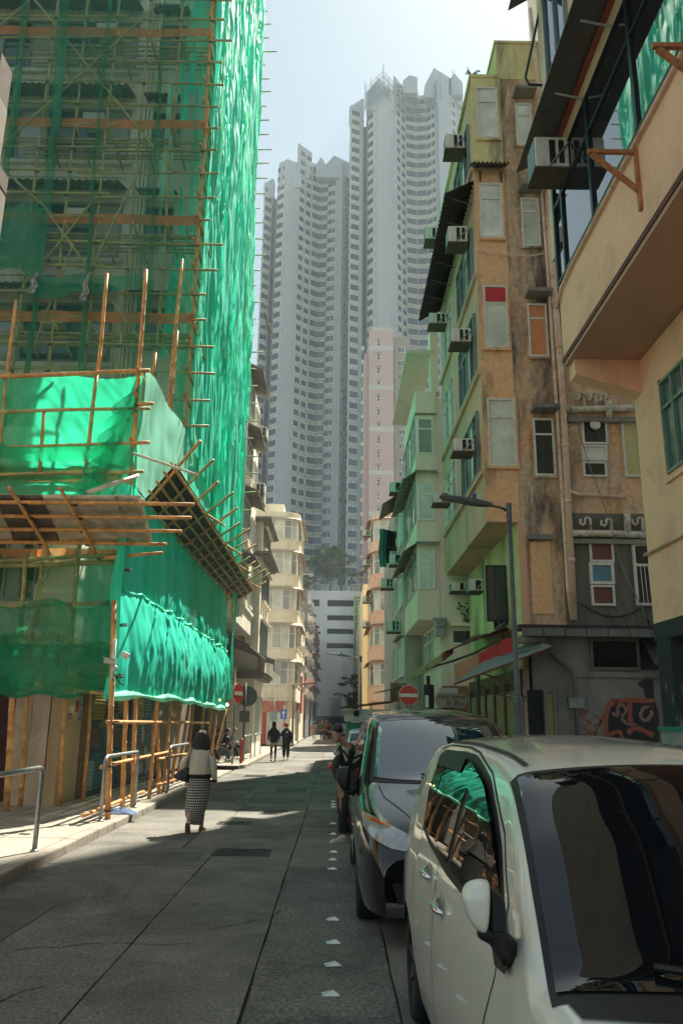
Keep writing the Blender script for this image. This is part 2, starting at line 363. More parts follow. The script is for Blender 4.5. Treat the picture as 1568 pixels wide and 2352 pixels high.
manhole(-2.9, -2.2, 26.8, 27.6, 'iron cover by the mouth of the side street', 6)

# road studs: folded bright plates
STUD = mat('stud_metal', (0.55,0.59,0.58), 0.35, 0.15, 8, metal=0.3)
sm = None
ys = [(760,2284),(764,2216),(766,2165),(765,2112),(763,1996),(764,1975),(766,1957),(765,1916),(765,1892),(765,1854),(765,1848),(764,1841)]
words = ['closest to the bottom edge of the picture', 'second up from the bottom of the row', 'third up from the bottom of the row', 'fourth up, level with the black car front wheel',
         'fifth up, first after the long gap', 'sixth up, in the middle of a close trio', 'seventh up, top of a close trio', 'eighth up, below the white trainer',
         'ninth up, just beside the white trainer', 'first of the far trio beside the red car', 'middle one of the far trio beside the red car', 'last of the far trio beside the red car']
for i, (x, y) in enumerate(ys):
    p = on(x, y, 2, 0.0)
    b = MB(); a, c, h = 0.062, 0.042, 0.024
    b.add([(-a,-c,0),(a,-c,0),(a,c,0),(-a,c,0),(-a*0.15,0.0,h),(a*0.25,0.01,h)], [(0,3,2,1),(0,1,5,4),(1,2,5),(2,3,4,5),(3,0,4)])
    o = b.build('road_stud', STUD); o.location = (p.x, p.y, 0.001); o.rotation_euler = (0, 0, rnd.uniform(-0.25, 0.25))
    tag(o, 'raised metal road stud, ' + words[i], 'road stud', 'row of metal studs along the parking line')

# ---------------------------------------------------------------- tubular railings on the kerb
def rail(p0, p1, h, label, r=0.03, group='tubular steel railings along the left kerb'):
    t = thing('railing', label, 'railing', (p0[0], p0[1], 0.12), group)
    a, c = Vector((p0[0], p0[1], 0.12)), Vector((p1[0], p1[1], 0.12)); d = (c - a).normalized(); rr = 0.13
    pts = [a]
    for k in range(7):
        th = R(90 * k / 6); pts.append(a + Vector((0,0,h - rr)) + d * rr * (1 - math.cos(th)) + Vector((0,0,rr * math.sin(th))))
    for k in range(7):
        th = R(90 * k / 6); pts.append(c + Vector((0,0,h - rr)) - d * rr * (1 - math.sin(th)) + Vector((0,0,rr * math.cos(th))))
    pts.append(c)
    b = MB(); b.tube(pts, r, 12); b.build('rail_tube', STEEL, t, True)
    for q in (a, c):
        f = MB(); f.lathe([(r*1.7,0.0),(r*1.7,0.012),(r*1.15,0.03)], (q.x, q.y, 0.008 + q.z)); f.build('foot_collar', STEEL, t, True)
    return t
rail((-3.80, 10.95), (-3.78, 8.6), 1.03, 'grey bent tube railing nearest the camera, cut by the left edge', 0.033)
rail((-3.84, 14.05), (-3.80, 16.2), 1.03, 'grey bent tube railing with bamboo tied through it and cloth at its foot', 0.033)
rail((-3.80, 19.3), (-3.78, 21.6), 1.03, 'grey bent tube railing half hidden behind the walking woman', 0.033)
G2 = 'thin railings on the far corner pavement'
rail((-3.62, 33.6), (-3.60, 36.0), 1.0, 'thin hoop railing just past the red post', 0.025, G2)
rail((-3.62, 38.0), (-3.60, 40.6), 1.0, 'thin hoop railing beside the pair walking away', 0.025, G2)
rail((-4.9, 33.5), (-4.7, 33.5), 1.0, 'short hoop bollard in front of the cafe wall', 0.025, G2)

# ---------------------------------------------------------------- urban haze
hz = MB(); hz.box(-510, 510, -210, 810, -1.1, 232)
hm = bpy.data.materials.new('haze_air'); hm.use_nodes = True; hn = hm.node_tree; hn.nodes.clear()
pv_ = hn.nodes.new('ShaderNodeVolumePrincipled'); pv_.inputs['Color'].default_value = (0.80, 0.94, 1.0, 1); pv_.inputs['Density'].default_value = 0.0011; pv_.inputs['Anisotropy'].default_value = 0.0
ho = hn.nodes.new('ShaderNodeOutputMaterial'); hn.links.new(pv_.outputs[0], ho.inputs['Volume'])
o = hz.build('haze', hm); o['kind'] = 'stuff'
# ================================================================= SCAFFOLDED CORNER BUILDING (left)
from mathutils import noise as MN
def nz(x, y, z=0.0): return MN.noise(Vector((x, y, z)))
FY, LX = 21.5, -4.75          # upper front wall plane, upper street wall plane
PY, PX = 16.4, -5.42          # podium front, podium street wall
zf = lambda y, Y=FY: on(150, y, 1, Y).z
PINKW = mat('pale_pink_plaster', (0.42,0.33,0.26), 0.85, 0.1, 1.0, bump=0.1, stain=(0.25,0.19,0.14), ssc=1.0, samt=0.5)
BEIGE = mat('beige_plaster', (0.40,0.31,0.19), 0.85, 0.12, 1.5, bump=0.1, stain=(0.26,0.20,0.13), ssc=1.0, samt=0.5, streak=1)
OLDW = mat('old_offwhite_render', (0.50,0.50,0.42), 0.85, 0.1, 0.8, bump=0.15, stain=(0.28,0.28,0.23), ssc=0.8, samt=0.5, streak=1)
SFRAME = mat('grey_window_frame', (0.20,0.23,0.22), 0.5, 0.1)
bl = thing('apartment_building', 'off-white corner apartment block standing behind bamboo scaffolding and green netting', 'building', (-8, 22, 0))
b = MB(); b.box(-16, LX, FY, 32.0, 7.9, 44); b.build('tower_wall', OLDW, bl)
b = MB(); b.box(-16, PX, PY, 31.0, 3.4, 7.0); b.box(-16, PX - 0.2, PY + 0.25, 31, 7.0, 7.9, 0)
b.box(-16, PX + 0.1, PY - 0.1, 31, 7.0, 7.12); b.box(-16, PX, PY, PY + 0.25, 7.12, 7.9)
b.build('podium_wall', OLDW, bl)
b = MB(); b.box(-5.62 - 0.02, PX, PY, 17.95, 0.1, 3.4); b.build('beige_pillar', BEIGE, bl)
for (xa, xb, dz) in ((-6.35, -6.02, 0.0), (-6.0, -5.66, 0.03)):
    b = MB(); b.box(xa, xb, PY - dz, PY + 0.5, 0.1, 3.4); b.build('pilaster', PINKW, bl)
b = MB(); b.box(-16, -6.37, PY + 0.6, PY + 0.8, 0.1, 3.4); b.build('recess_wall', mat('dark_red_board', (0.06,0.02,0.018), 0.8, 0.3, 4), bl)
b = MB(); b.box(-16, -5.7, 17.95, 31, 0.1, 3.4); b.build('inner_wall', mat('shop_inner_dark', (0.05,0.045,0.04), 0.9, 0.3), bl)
b = MB(); b.box(-5.6, PX + 0.06, 17.7, 18.0, 0.1, 3.4); b.build('pillar_trim', mat('brown_trim', (0.22,0.16,0.10), 0.8), bl)
# floors of the upper front
fl = [(97, 186), (254, 372), (469, 597), (690, 815)]
fz = []
zt0, zb0 = zf(254), zf(372); pitch = zf(254) - zf(469)
for k in range(-1, 8):
    top = zf(469) + k * pitch; bot = top - (zf(469) - zf(597)) * 1.0
    fz.append((bot, top))
xL = on(0, 500, 1, FY).x - 5
x_big = on(279, 520, 1, FY).x; x_n0, x_n1 = on(331, 520, 1, FY).x, on(398, 520, 1, FY).x
CURT = mat('curtain_cloth', (0.42,0.42,0.36), 0.9, 0.25, 3)
def win(parent, x0, x1, z0, z1, y, n=2, split=0.0, mf=SFRAME, mg=GLS, fw=0.05, dep=0.09, curt=False, transom=0.0, out=-1):
    """a framed window in a wall facing -Y (out=-1) at plane y"""
    f = MB(); o = out
    f.box(x0, x1, y + o*dep, y + 0.01, z0, z0 + fw); f.box(x0, x1, y + o*dep, y + 0.01, z1 - fw, z1)
    f.box(x0, x0 + fw, y + o*dep, y + 0.01, z0 + fw, z1 - fw); f.box(x1 - fw, x1, y + o*dep, y + 0.01, z0 + fw, z1 - fw)
    for i in range(1, n):
        c = x0 + (x1 - x0) * i / n; f.box(c - fw/2, c + fw/2, y + o*dep*0.9, y + 0.005, z0 + fw, z1 - fw)
    if transom: zt = z1 - (z1 - z0) * transom; f.box(x0 + fw, x1 - fw, y + o*dep*0.85, y + 0.004, zt - fw/2, zt + fw/2)
    w = f.build('window', mf, parent)
    p = MB()
    for i in range(n):
        a = x0 + (x1 - x0) * i / n; c = x0 + (x1 - x0) * (i+1) / n
        p = MB(); t = rnd.uniform(-0.008, 0.008)
        p.add([(a + fw/2, y + o*0.03 + t, z0 + fw/2), (c - fw/2, y + o*0.03 - t, z0 + fw/2), (c - fw/2, y + o*0.03 - t, z1 - fw/2), (a + fw/2, y + o*0.03 + t, z1 - fw/2)], [(0,1,2,3)])
        mgx = mg[i % len(mg)] if isinstance(mg, (list, tuple)) else mg
        p.build('pane', mgx, w)
    return w
def winx(parent, y0, y1, z0, z1, x, n=2, mf=SFRAME, mg=GLS, fw=0.05, dep=0.09, transom=0.0, out=1):
    """the same in a wall facing +X (out=1) or -X (out=-1) at plane x"""
    f = MB(); o = out
    def bx(ya, yb, za, zb, d): f.box(x + o*d, x - o*0.01, ya, yb, za, zb)
    bx(y0, y1, z0, z0 + fw, dep); bx(y0, y1, z1 - fw, z1, dep); bx(y0, y0 + fw, z0 + fw, z1 - fw, dep); bx(y1 - fw, y1, z0 + fw, z1 - fw, dep)
    for i in range(1, n):
        c = y0 + (y1 - y0) * i / n; bx(c - fw/2, c + fw/2, z0 + fw, z1 - fw, dep*0.9)
    if transom: zt = z1 - (z1 - z0) * transom; bx(y0 + fw, y1 - fw, zt - fw/2, zt + fw/2, dep*0.85)
    w = f.build('window', mf, parent)
    for i in range(n):
        a = y0 + (y1 - y0) * i / n; c = y0 + (y1 - y0) * (i+1) / n; t = rnd.uniform(-0.008, 0.008)
        p = MB(); p.add([(x + o*0.03 + t, a + fw/2, z0 + fw/2), (x + o*0.03 - t, c - fw/2, z0 + fw/2), (x + o*0.03 - t, c - fw/2, z1 - fw/2), (x + o*0.03 + t, a + fw/2, z1 - fw/2)], [(0,1,2,3)])
        p.build('pane', mg[i % len(mg)] if isinstance(mg, (list, tuple)) else mg, w)
    return w
def corr_roof(name, parent, p0, u, v, n, mtl, amp=0.03, thick=0.012):
    """corrugated sheet: origin p0, u along the waves' repeat, v down the slope; n waves"""
    p0, u, v = Vector(p0), Vector(u), Vector(v); nn = u.cross(v).normalized()
    b = MB(); k = n * 4
    b.grid(lambda s, t: tuple(p0 + u*s + v*t + nn * amp * math.sin(s * n * 2 * math.pi)), k, 1)
    o = b.build(name, mtl, parent, True); shell(o, thick); return o
for (z0, z1) in fz:
    w = win(bl, xL, x_big, z0 + 0.05, z1, FY, 10, mg=[GLS, GLSC, GLS, GLSB, GLSC], fw=0.07, transom=0.3)
    win(bl, x_n0, x_n1, z0 + 0.5, z1 - 0.1, FY, 2, mg=[GLSB, GLS], transom=0.3)
    s = MB(); s.box(xL, x_big + 0.15, FY - 0.12, FY + 0.01, z0 - 0.1, z0 + 0.03); s.build('sill', OLDW, bl); s = MB(); s.box(xL, x_big + 0.1, FY - 0.07, FY + 0.01, z1 + 0.03, z1 + 0.15); s.build('lintel', OLDW, bl)
    s = MB(); s.box(xL, x_big, FY - 0.05, FY + 0.01, z0 - 0.55, z0 - 0.45); s.build('string_course', OLDW, bl)
    corr_roof('awning', bl, (xL, FY, z1 + 0.55), (x_big + 0.1 - xL, 0, 0), (0, -1.0, -0.42), 40, CORR)
    corr_roof('awning', bl, (x_n0 - 0.2, FY, z1 + 0.4), (x_n1 - x_n0 + 0.3, 0, 0), (0, -0.7, -0.3), 10, CORR)
    b = MB(); x = rnd.uniform(-9, -7.5); b.box(x, x + 0.65, FY - 0.45, FY + 0.02, z0 + 1.1, z0 + 1.5); b.box(x+0.05, x + 0.6, FY - 0.46, FY - 0.45, z0 + 1.15, z0 + 1.45)
    b.build('air_conditioner', ACM, bl)
    b = MB(); b.tube([(x_big - 0.1, FY - 0.06, z0 - 0.12), (x_big - 0.35, FY - 0.07, z0 - 0.14), (x_big - 0.42, FY - 0.07, z0 + 0.03)], 0.035); b.build('drain_spout', WHITE, bl, True)
for xx in (x_big + 0.2, x_big + 0.38, x_big + 0.5):
    b = MB(); b.box(xx, xx + 0.08, FY - 0.1, FY + 0.01, 7.9, 44); b.build('moulding', OLDW, bl)
b = MB(); b.tube([(x_big + 0.68, FY - 0.12, 8), (x_big + 0.68, FY - 0.12, 44)], 0.06, 8); b.build('drain_pipe', OLDW, bl, True)
# podium front: blind openings, pipes, air conditioner grille
for (xa, xb) in ((-8.8, -7.6), (-7.2, -6.2)):
    win(bl, xa, xb, 4.1, 5.5, PY, 3, mg=[GLS, GLSC, GLS], transom=0.35)
win(bl, -9.5, -7.0, 7.95, 8.9, PY + 3.0, 3, mg=[GLS, GLSC])
b = MB(); b.tube([(-7.9, PY - 0.08, 3.5), (-7.9, PY - 0.08, 3.9), (-7.2, PY - 0.08, 4.0), (-6.1, PY - 0.08, 3.95), (-5.9, PY - 0.08, 3.4)], 0.04); b.tube([(-6.0, PY - 0.1, 6.9), (-6.0, PY - 0.1, 4.6), (-6.15, PY - 0.1, 4.4), (-6.15, PY - 0.1, 3.5)], 0.05)
b.build('drain_pipe', WHITE, bl, True)

# street-side shop shutter with a painted mural (each slat a ridge of the roller sheet)
MUR = [mat('mural_' + n_, c_, 0.55, 0.15, 6) for n_, c_ in (('navy', (0.02,0.05,0.09)), ('teal', (0.04,0.17,0.17)), ('pale', (0.28,0.36,0.36)), ('ochre', (0.32,0.22,0.04)), ('purple', (0.15,0.10,0.18)), ('white', (0.45,0.45,0.42)), ('brown', (0.16,0.07,0.03)), ('green', (0.05,0.20,0.09)))]
def mural(u, v):
    if (u - 0.55)**2 * 6 + (v - 0.55)**2 * 3 < 0.03: return 2
    if v > 0.82: return 0 if math.sin(u * 40) > 0 else 1
    if v > 0.5 and u < 0.42: return 2 if math.sin(u * 75) > 0.35 and v > 0.7 else (3 if nz(u*7, v*6) > -0.05 else 0)
    if v > 0.45: return 3 if nz(u*8, v*6, 3) > 0.15 else (1 if nz(u*9, v*3, 7) > 0 else 0)
    if v < 0.2 and u < 0.3: return 2 if math.sin(u*26+1) > 0 else 1
    if u > 0.6: return 5 if nz(u*14, v*9, 5) > 0.12 else (4 if nz(u*6, v*8, 2) > -0.05 else 1)
    q = nz(u*8, v*7, 9); return 6 if q > 0.2 else (4 if q > 0.05 else (0 if q > -0.2 else 1))
for (ya, yb, sx) in ((18.0, 21.35, 0), (21.6, 24.6, 0.5)):
    b = MB(); ns = 38; nc = 40; z0, z1 = 0.22, 3.25; X = PX + 0.08
    for i in range(ns):
        za, zb = z0 + (z1 - z0) * i / ns, z0 + (z1 - z0) * (i + 1) / ns; zm = (za + zb) / 2
        for k in range(nc):
            y0, y1 = ya + (yb - ya) * k / nc, ya + (yb - ya) * (k+1) / nc; mi = mural(sx + 0.5 * (k + 0.5) / nc, (i + 0.5) / ns)
            b.add([(X, y0, za), (X, y1, za), (X + 0.03, y1, zm - 0.01), (X + 0.03, y0, zm - 0.01)], [(0,1,2,3)], mi)
            b.add([(X + 0.03, y0, zm - 0.01), (X + 0.03, y1, zm - 0.01), (X, y1, zb), (X, y0, zb)], [(0,1,2,3)], mi)
    sh = b.build('roller_shutter', MUR, bl)
    f = MB(); f.box(X - 0.02, X + 0.07, ya - 0.1, ya, 0.13, 3.3); f.box(X - 0.02, X + 0.07, yb, yb + 0.1, 0.13, 3.3); f.box(X - 0.02, X + 0.05, ya, yb, 0.13, 0.22); f.box(X - 0.02, X + 0.09, ya - 0.1, yb + 0.1, 3.3, 3.45)
    f.build('shutter_guide', mat('guide_blue_grey', (0.05,0.08,0.10), 0.5, 0.2), bl)
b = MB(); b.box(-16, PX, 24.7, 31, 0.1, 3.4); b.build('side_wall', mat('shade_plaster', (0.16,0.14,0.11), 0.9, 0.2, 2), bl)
# bills pasted on the beige pillar
def poster(y0, y1, z0, z1, cols, label, x=PX + 0.012):
    b = MB(); b.box(PX + 0.001, x, y0, y1, z0, z1, 0)
    h = (z1 - z0) / (len(cols)); 
    for i, c_ in enumerate(cols[1:]): b.box(x, x + 0.002, y0 + 0.02, y1 - 0.02, z0 + h * (i + 0.2), z0 + h * (i + 0.85), i + 1)
    return tag(b.build('poster', [PM[c_] for c_ in cols]), label, 'poster', 'bills pasted on the beige pillar')
PM = {'red': mat('paper_red', (0.35,0.05,0.04), 0.8), 'white': mat('paper_white', (0.45,0.43,0.38), 0.8), 'black': mat('paper_black', (0.03,0.03,0.035), 0.8), 'pink': mat('paper_pink', (0.36,0.12,0.10), 0.8), 'grey': mat('paper_grey', (0.2,0.2,0.2), 0.8)}
poster(16.75, 17.0, 1.72, 1.95, ['white', 'grey', 'red'], 'small white notice with a red heading stuck low on the beige pillar')
poster(17.25, 17.42, 2.2, 2.5, ['pink', 'red'], 'pink bill pasted on the beige pillar beside the black one')
poster(17.46, 17.62, 2.25, 2.75, ['black', 'white', 'grey'], 'black and white narrow bill highest on the beige pillar')
poster(17.46, 17.64, 1.7, 2.22, ['white', 'grey', 'grey', 'grey'], 'long torn white notice under the black bill')
poster(17.22, 17.40, 1.9, 2.12, ['red', 'pink'], 'red square bill lowest of the pair left of the white notice')

# ================================================================= BAMBOO
def bamboo_mb(b, p0, p1, r, n=7, step=0.36, mi=0, taper=0.12, wob=0.012):
    p0, p1 = Vector(p0), Vector(p1); L = (p1 - p0).length; k = max(2, int(L / step)); d = (p1 - p0) / L
    pts = []; rs = []; ph = rnd.uniform(0, 6)
    s1 = d.cross(Vector((0.3, 0.5, 0.8))).normalized()
    for i in range(k + 1):
        t = i / k; c = p0.lerp(p1, t) + s1 * wob * math.sin(t * 5 + ph) * min(1, L / 3); rr = r * (1 - taper * t)
        if 0 < i < k:
            e = 0.012 / L
            for q, w in ((-2*e, 1.0), (-0.5*e, 1.16), (0.5*e, 1.14), (2*e, 0.98)): pts.append(c + d * q * L); rs.append(rr * w)
        else: pts.append(c); rs.append(rr)
    b.tube(pts, rs, n, mi); return b
def pole(parent, p0, p1, r=0.045, mtl=None, name='bamboo_pole', n=7):
    b = MB(); bamboo_mb(b, p0, p1, r, n); return b.build(name, mtl or BAMB2, parent, True)
def tie_mb(b, p, r=0.06):
    for a in (0.5, -0.5, 0):
        b.tube([(p[0] + math.cos(t) * r, p[1] + math.sin(t) * r, p[2] + math.sin(t + a) * r * 0.5) for t in [j * math.pi / 4 for j in range(9)]], 0.009, 4, cap=False)
UY, UX = 20.2, -4.1
sc_ = thing('bamboo_scaffold', 'tall bamboo scaffold lashed round the corner block behind green netting', 'scaffold', (UX, UY, 0))
ztop = 41.0
ties = MB()
vx = [UX - 0.97 * i for i in range(0, 8)]
for i, x in enumerate(vx):
    z = 8.6 + rnd.uniform(0, 0.5)
    while z < ztop:
        z2 = z + rnd.uniform(5.2, 6.8)
        pole(sc_, (x + rnd.uniform(-.05,.05), UY + 0.02, z), (x + rnd.uniform(-.06,.06), UY - 0.04, z2), rnd.uniform(0.036, 0.05) , BAMB if i == 0 else BAMB2); z = z2 - rnd.uniform(0.9, 1.3)
lz = []
z = 9.35; k = 0
while z < ztop:
    lz.append(z); xe = UX + rnd.uniform(0.3, 0.75)
    o = pole(sc_, (xe, UY - 0.08, z + rnd.uniform(-.03,.03)), (-7.4 + rnd.uniform(-.5,.5), UY - 0.08, z + rnd.uniform(-.05,.05)), 0.036)
    pole(sc_, (-6.7, UY - 0.12, z + 0.05), (-12.2, UY - 0.1, z + rnd.uniform(-.04,.04)), 0.036)
    for x in vx: tie_mb(ties, (x, UY - 0.04, z))
    z += 0.79; k += 1
# street side: standards, ledgers, far end sticks
for i, y in enumerate([22.1, 24.0, 25.9, 27.8, 29.7, 31.6]):
    pole(sc_, (UX, y, 0.13 if False else 5.6), (UX, y, 22), 0.045, BAMB); pole(sc_, (UX - 0.05, y, 20.5), (UX, y, ztop), 0.045, BAMB)
for j, z in enumerate(lz):
    pole(sc_, (UX - 0.06, UY - 0.3, z + 0.07), (UX - 0.06, 31.9, z + 0.07), 0.034, BAMB)
    pole(sc_, (UX - 1.2, 31.6, z - 0.15), (UX + rnd.uniform(0.35, 0.9), 31.55, z - 0.15 + rnd.uniform(0, 0.08)), 0.034, BAMB2)
for z in (6.3, 7.2, 8.2, 8.75):
    pole(sc_, (UX - 0.06, 15.1, z), (UX - 0.06, 31.9, z), 0.036, BAMB)
# platforms behind the orange bands
for k, yb in enumerate((92, 305, 525, 752)):
    zz = on(150, yb, 1, UY).z - 0.1
    for q in range(6):
        pole(sc_, (UX - 0.1, UY + 0.12 + q * 0.17, zz + rnd.uniform(-.02,.02)), (-9.8, UY + 0.12 + q * 0.17, zz + rnd.uniform(-.03,.03)), 0.034)
    for x in vx[:6]:
        pole(sc_, (x + 0.1, UY - 0.25, zz + 0.18), (x + 0.2, UY + 1.2, zz - 0.25), 0.035)
# diagonal braces of the front
for a, c in (((0, 990), (170, 560)), ((0, 340), (360, 10)), ((80, 0), (400, 395)), ((0, 380), (120, 490)), ((210, 620), (325, 375)), ((105, 480), (330, 790)), ((60, 650), (215, 460)), ((0, 60), (70, 0))):
    p, q = on(a[0], a[1], 1, UY - 0.16), on(c[0], c[1], 1, UY - 0.16); pole(sc_, p, q, 0.035)
ties.build('lashing', TIE, sc_)

# ---- lower scaffold frame round the podium
SY = 15.3
ls = thing('bamboo_scaffold', 'low bamboo frame standing on the pavement in front of the podium and shutters', 'scaffold', (UX, SY, 0.13))
def gp_(x, y, X): p = on(x, y, 0, X); return p
tl = MB()
def post(top, X, by, bx, r=0.05, mtl=BAMB):
    base = on(bx, by, 2, 0.13); t = on(top[0], top[1], 1, base.y); pole(ls, (base.x, base.y, 0.125), (t.x, base.y, t.z), r, mtl); return base
post((37,1450),0,1863,15,0.062); post((75.6,1450),0,1854,47,0.048); post((153.8,1540),0,1852,137,0.045); post((210,1590),0,1840,191,0.045)
c0 = post((262,1380),0,1880.8,248.6,0.052); post((291,1560),0,1857.8,282,0.05); post((314,1560),0,1852.6,303.7,0.045); post((362,1590),0,1834.7,342,0.045); post((361.4,1590),0,1824,365,0.05)
for (tx, ty, bx, by) in ((395,1590,375,1818), (418,1592,395,1800), (436,1600,408,1795), (445,1600,430,1790), (470,1610,452,1778), (490,1610,470,1772), (500,1612,482,1768), (520,1628,487,1752)):
    post((tx, ty), 0, by, bx, 0.05)
# standards continuing up the front plane at Y=SY
for (x0, y0, x1, y1, r, mt_) in ((335,620,303,1100,0.05,BAMB), (303,1100,262,1420,0.05,BAMB2), (247,628,225,855,0.042,BAMB), (224,855,196,1090,0.045,BAMB2), (200,1085,160,1500,0.05,BAMB2),
        (38,690,15,870,0.042,BAMB), (14,865,-5,1100,0.042,BAMB2), (102,940,92,1090,0.042,BAMB2), (60,1270,40,1560,0.05,BAMB2), (98,1290,85,1440,0.04,BAMB2)):
    p, q = on(x0, y0, 1, SY), on(x1, y1, 1, SY + 0.02); pole(ls, q, p, r, mt_)
for (x0, y0, x1, y1) in ((418,595,385,960), (407,760,392,940), (358,810,350,870)):
    p, q = on(x0, y0, 1, 18.6), on(x1, y1, 1, 18.6); pole(ls, q, p, 0.042, BAMB)
pole(ls, on(-60, 866, 1, SY - 0.08), on(345, 852, 1, SY - 0.08), 0.05, BAMB)
for y in (945, 1025, 1090):
    pole(ls, on(-60, y + 3, 1, SY - 0.02), on(345 if y < 1080 else 330, y - 8, 1, SY - 0.02), 0.04, BAMB2)
for (x0, y0, x1, y1) in ((318,928,353,927), (303,1018,340,1016)):
    pole(ls, on(x0, y0, 1, SY - 0.14), on(x1, y1, 1, SY - 0.14), 0.042, BAMB)
for (x0, y0, x1, y1) in ((-20,1290,285,1272), (-20,1393,270,1385), (-20,1480,265,1483), (-10,1300,280,1292)):
    pole(ls, on(x0, y0, 1, SY + 0.03), on(x1, y1, 1, SY + 0.03), 0.045, BAMB2)
pole(ls, on(0, 985, 1, SY + 0.2), on(135, 868, 1, SY + 0.2), 0.04, BAMB2)
for q in range(7): pole(ls, on(-30, 1075 + q * 3, 1, SY + 0.15 + q*0.14), on(285, 1062 + q*3, 1, SY + 0.15 + q * 0.14), 0.04, BAMB2)
for q in range(7): pole(ls, on(-30, 1296, 1, SY + 0.15 + q*0.14), on(285, 1290, 1, SY + 0.15 + q * 0.14), 0.045, BAMB2)
# deck of bamboos over the pavement
for q in range(9):
    y = 15.4 + q * 1.7; pole(ls, (-5.35, y, 2.72), (-4.14, y, 2.64), 0.04, BAMB)
for q in range(6): pole(ls, (-5.3 + q * 0.25, 15.2, 2.8), (-5.3 + q * 0.25, 30, 2.8), 0.042, BAMB)
pole(ls, on(-30, 1556, 1, SY - 0.05), on(262, 1596, 1, SY - 0.05), 0.045, BAMB2)
# guard rails lashed to the posts and railing
def hpole(a, za, c, zc, r=0.035): pole(ls, (a[0], a[1], za), (c[0], c[1], zc), r, BAMB)
hpole((-3.92, 14.2), 1.72, (-3.9, 25.5), 1.66); hpole((-3.92, 14.1), 0.98, (-3.92, 20), 1.02); hpole((-3.98, 13.5), 0.28, (-3.95, 17.6), 0.30); hpole((-3.9, 18.5), 0.9, (-3.9, 23.5), 0.86); hpole((-3.9, 18.6), 0.35, (-3.85, 22), 0.33)
for z in (0.28, 1.0, 1.7, 2.5, 3.4, 4.4): tie_mb(tl, (c0.x, c0.y, z + 0.0))
for zz in (5.2, 5.9, 6.5, 7.2, 8.0, 8.75): tie_mb(tl, (on(320, 900, 1, SY).x, SY, zz), 0.065)
tl.build('lashing', TIE, ls)

# ---- catch fan facing the camera
SHEET = mat('old_zinc_sheet', (0.42,0.40,0.36), 0.45, 0.2, 2.5, metal=0.35, stain=(0.16,0.13,0.11), ssc=1.2, samt=0.7)
SHEETD = mat('stained_zinc_sheet', (0.14,0.12,0.11), 0.5, 0.3, 2.5, metal=0.3, stain=(0.05,0.045,0.04), ssc=1.2, samt=0.7)
ff = thing('catch_fan', 'pale tin-sheeted bamboo catch fan jutting towards the camera under the glowing net', 'scaffold canopy', (-5, 15.2, 5.1))
def fanp(x, y, t):   # t 0 inner .. 1 outer; plane through inner (Y 15.25) and outer (Y 14.0)
    return on(x, y, 1, 15.25 - 1.25 * t)
zi, zo = fanp(150, 1252, 0).z, fanp(150, 1141, 1).z
def FP(x, t, off=0.0): return Vector((x, 15.25 - 1.25 * t, zi + (zo - zi) * t - off))
xs = [-9.6, -6.3, -5.42, -4.05, -3.62]
for i in range(4):
    xa, xb = xs[i] - 0.03, xs[i+1] + 0.03
    b = MB(); b.grid(lambda s, t: tuple(FP(xa + (xb - xa) * s, t * 1.0 - 0.02, -0.03 - 0.012 * i + 0.015 * nz(s*6+i*9, t*5)) ), 14, 8)
    o = b.build('tin_sheet', SHEETD if i == 1 else SHEET, ff, True); shell(o, 0.004)
for t, xe in ((0.93, -2.62), (0.66, -2.72), (0.38, -2.95), (0.1, -3.3)):
    p = FP(-9.5, t, 0.05); q = FP(xe, t, 0.05); pole(ff, p, q, 0.042, BAMB)
for x in (-6.75, -5.72, -4.82):
    pole(ff, FP(x + 0.16, -0.22, 0.12), FP(x - 0.12, 1.28, 0.11), 0.04, BAMB)
pole(ff, FP(-4.5, 0.0, 0.14) + Vector((0,0,-0.1)), FP(-3.4, -0.03, 0.1), 0.038, BAMB)
b = MB()
for t in (0.93, 0.66, 0.38, 0.1):
    for x in (-6.72, -5.7, -4.8): tie_mb(b, FP(x, t, 0.08), 0.06)
b.build('lashing', TIE, ff)

# ---- catch fan along the street
SHD = mat('dark_tarred_sheet', (0.055,0.052,0.05), 0.7, 0.35, 2.0, stain=(0.02,0.018,0.018), ssc=1.0, samt=0.6)
fs = thing('catch_fan', 'dark bamboo-gridded catch fan tilted up over the street, tips poking into the air', 'scaffold canopy', (-4, 16, 6.2))
def SP(y, t, off=0.0): return Vector((-4.06 + 0.78 * t - off * 0.5, y - (1.0 - 0.0) * t * max(0, (22 - y) / 6.0) * 0.9, 6.22 + 0.52 * t + 0.004 * (y - 16) - off))
b = MB(); b.grid(lambda s, t: tuple(SP(16.2 + 15.3 * s, t, -0.02 + 0.01 * nz(s*30, t*4))), 60, 6); o = b.build('sheet', SHD, fs, True); shell(o, 0.01)
for t in (0.02, 0.27, 0.52, 0.77, 1.0):
    b = MB()
    for k in range(5): bamboo_mb(b, SP(16.2 + 3.06 * k - 0.2, t, 0.05), SP(16.2 + 3.06 * (k+1) + 0.2, t, 0.05), 0.034)
    b.build('long_pole', BAMB, fs, True)
n_ = 15
for k in range(n_):
    y = 16.35 + 15.0 * (k / (n_ - 1)); ex = rnd.uniform(1.55, 2.0)
    pole(fs, SP(y, -0.02, 0.1), SP(y, ex, 0.07), 0.036, BAMB2 if k % 2 else BAMB)
for k in range(4):
    y = 20 + k * 3.4; pole(fs, SP(y, 0.98, 0.02) + Vector((0,-0.5,0.02)), SP(y, 1.0, 0.02) + Vector((0.35, 0.6, -0.06)), 0.03, BAMB)
pole(fs, on(302, 1040, 1, 15.25), on(455, 1091, 1, 14.6), 0.028, mat('pale_plastic_pipe', (0.55,0.52,0.42), 0.5))
pole(fs, on(202, 1131, 1, 14.3), on(318, 1092, 1, 15.1), 0.045, mat('pale_pipe', (0.50,0.48,0.38), 0.5))

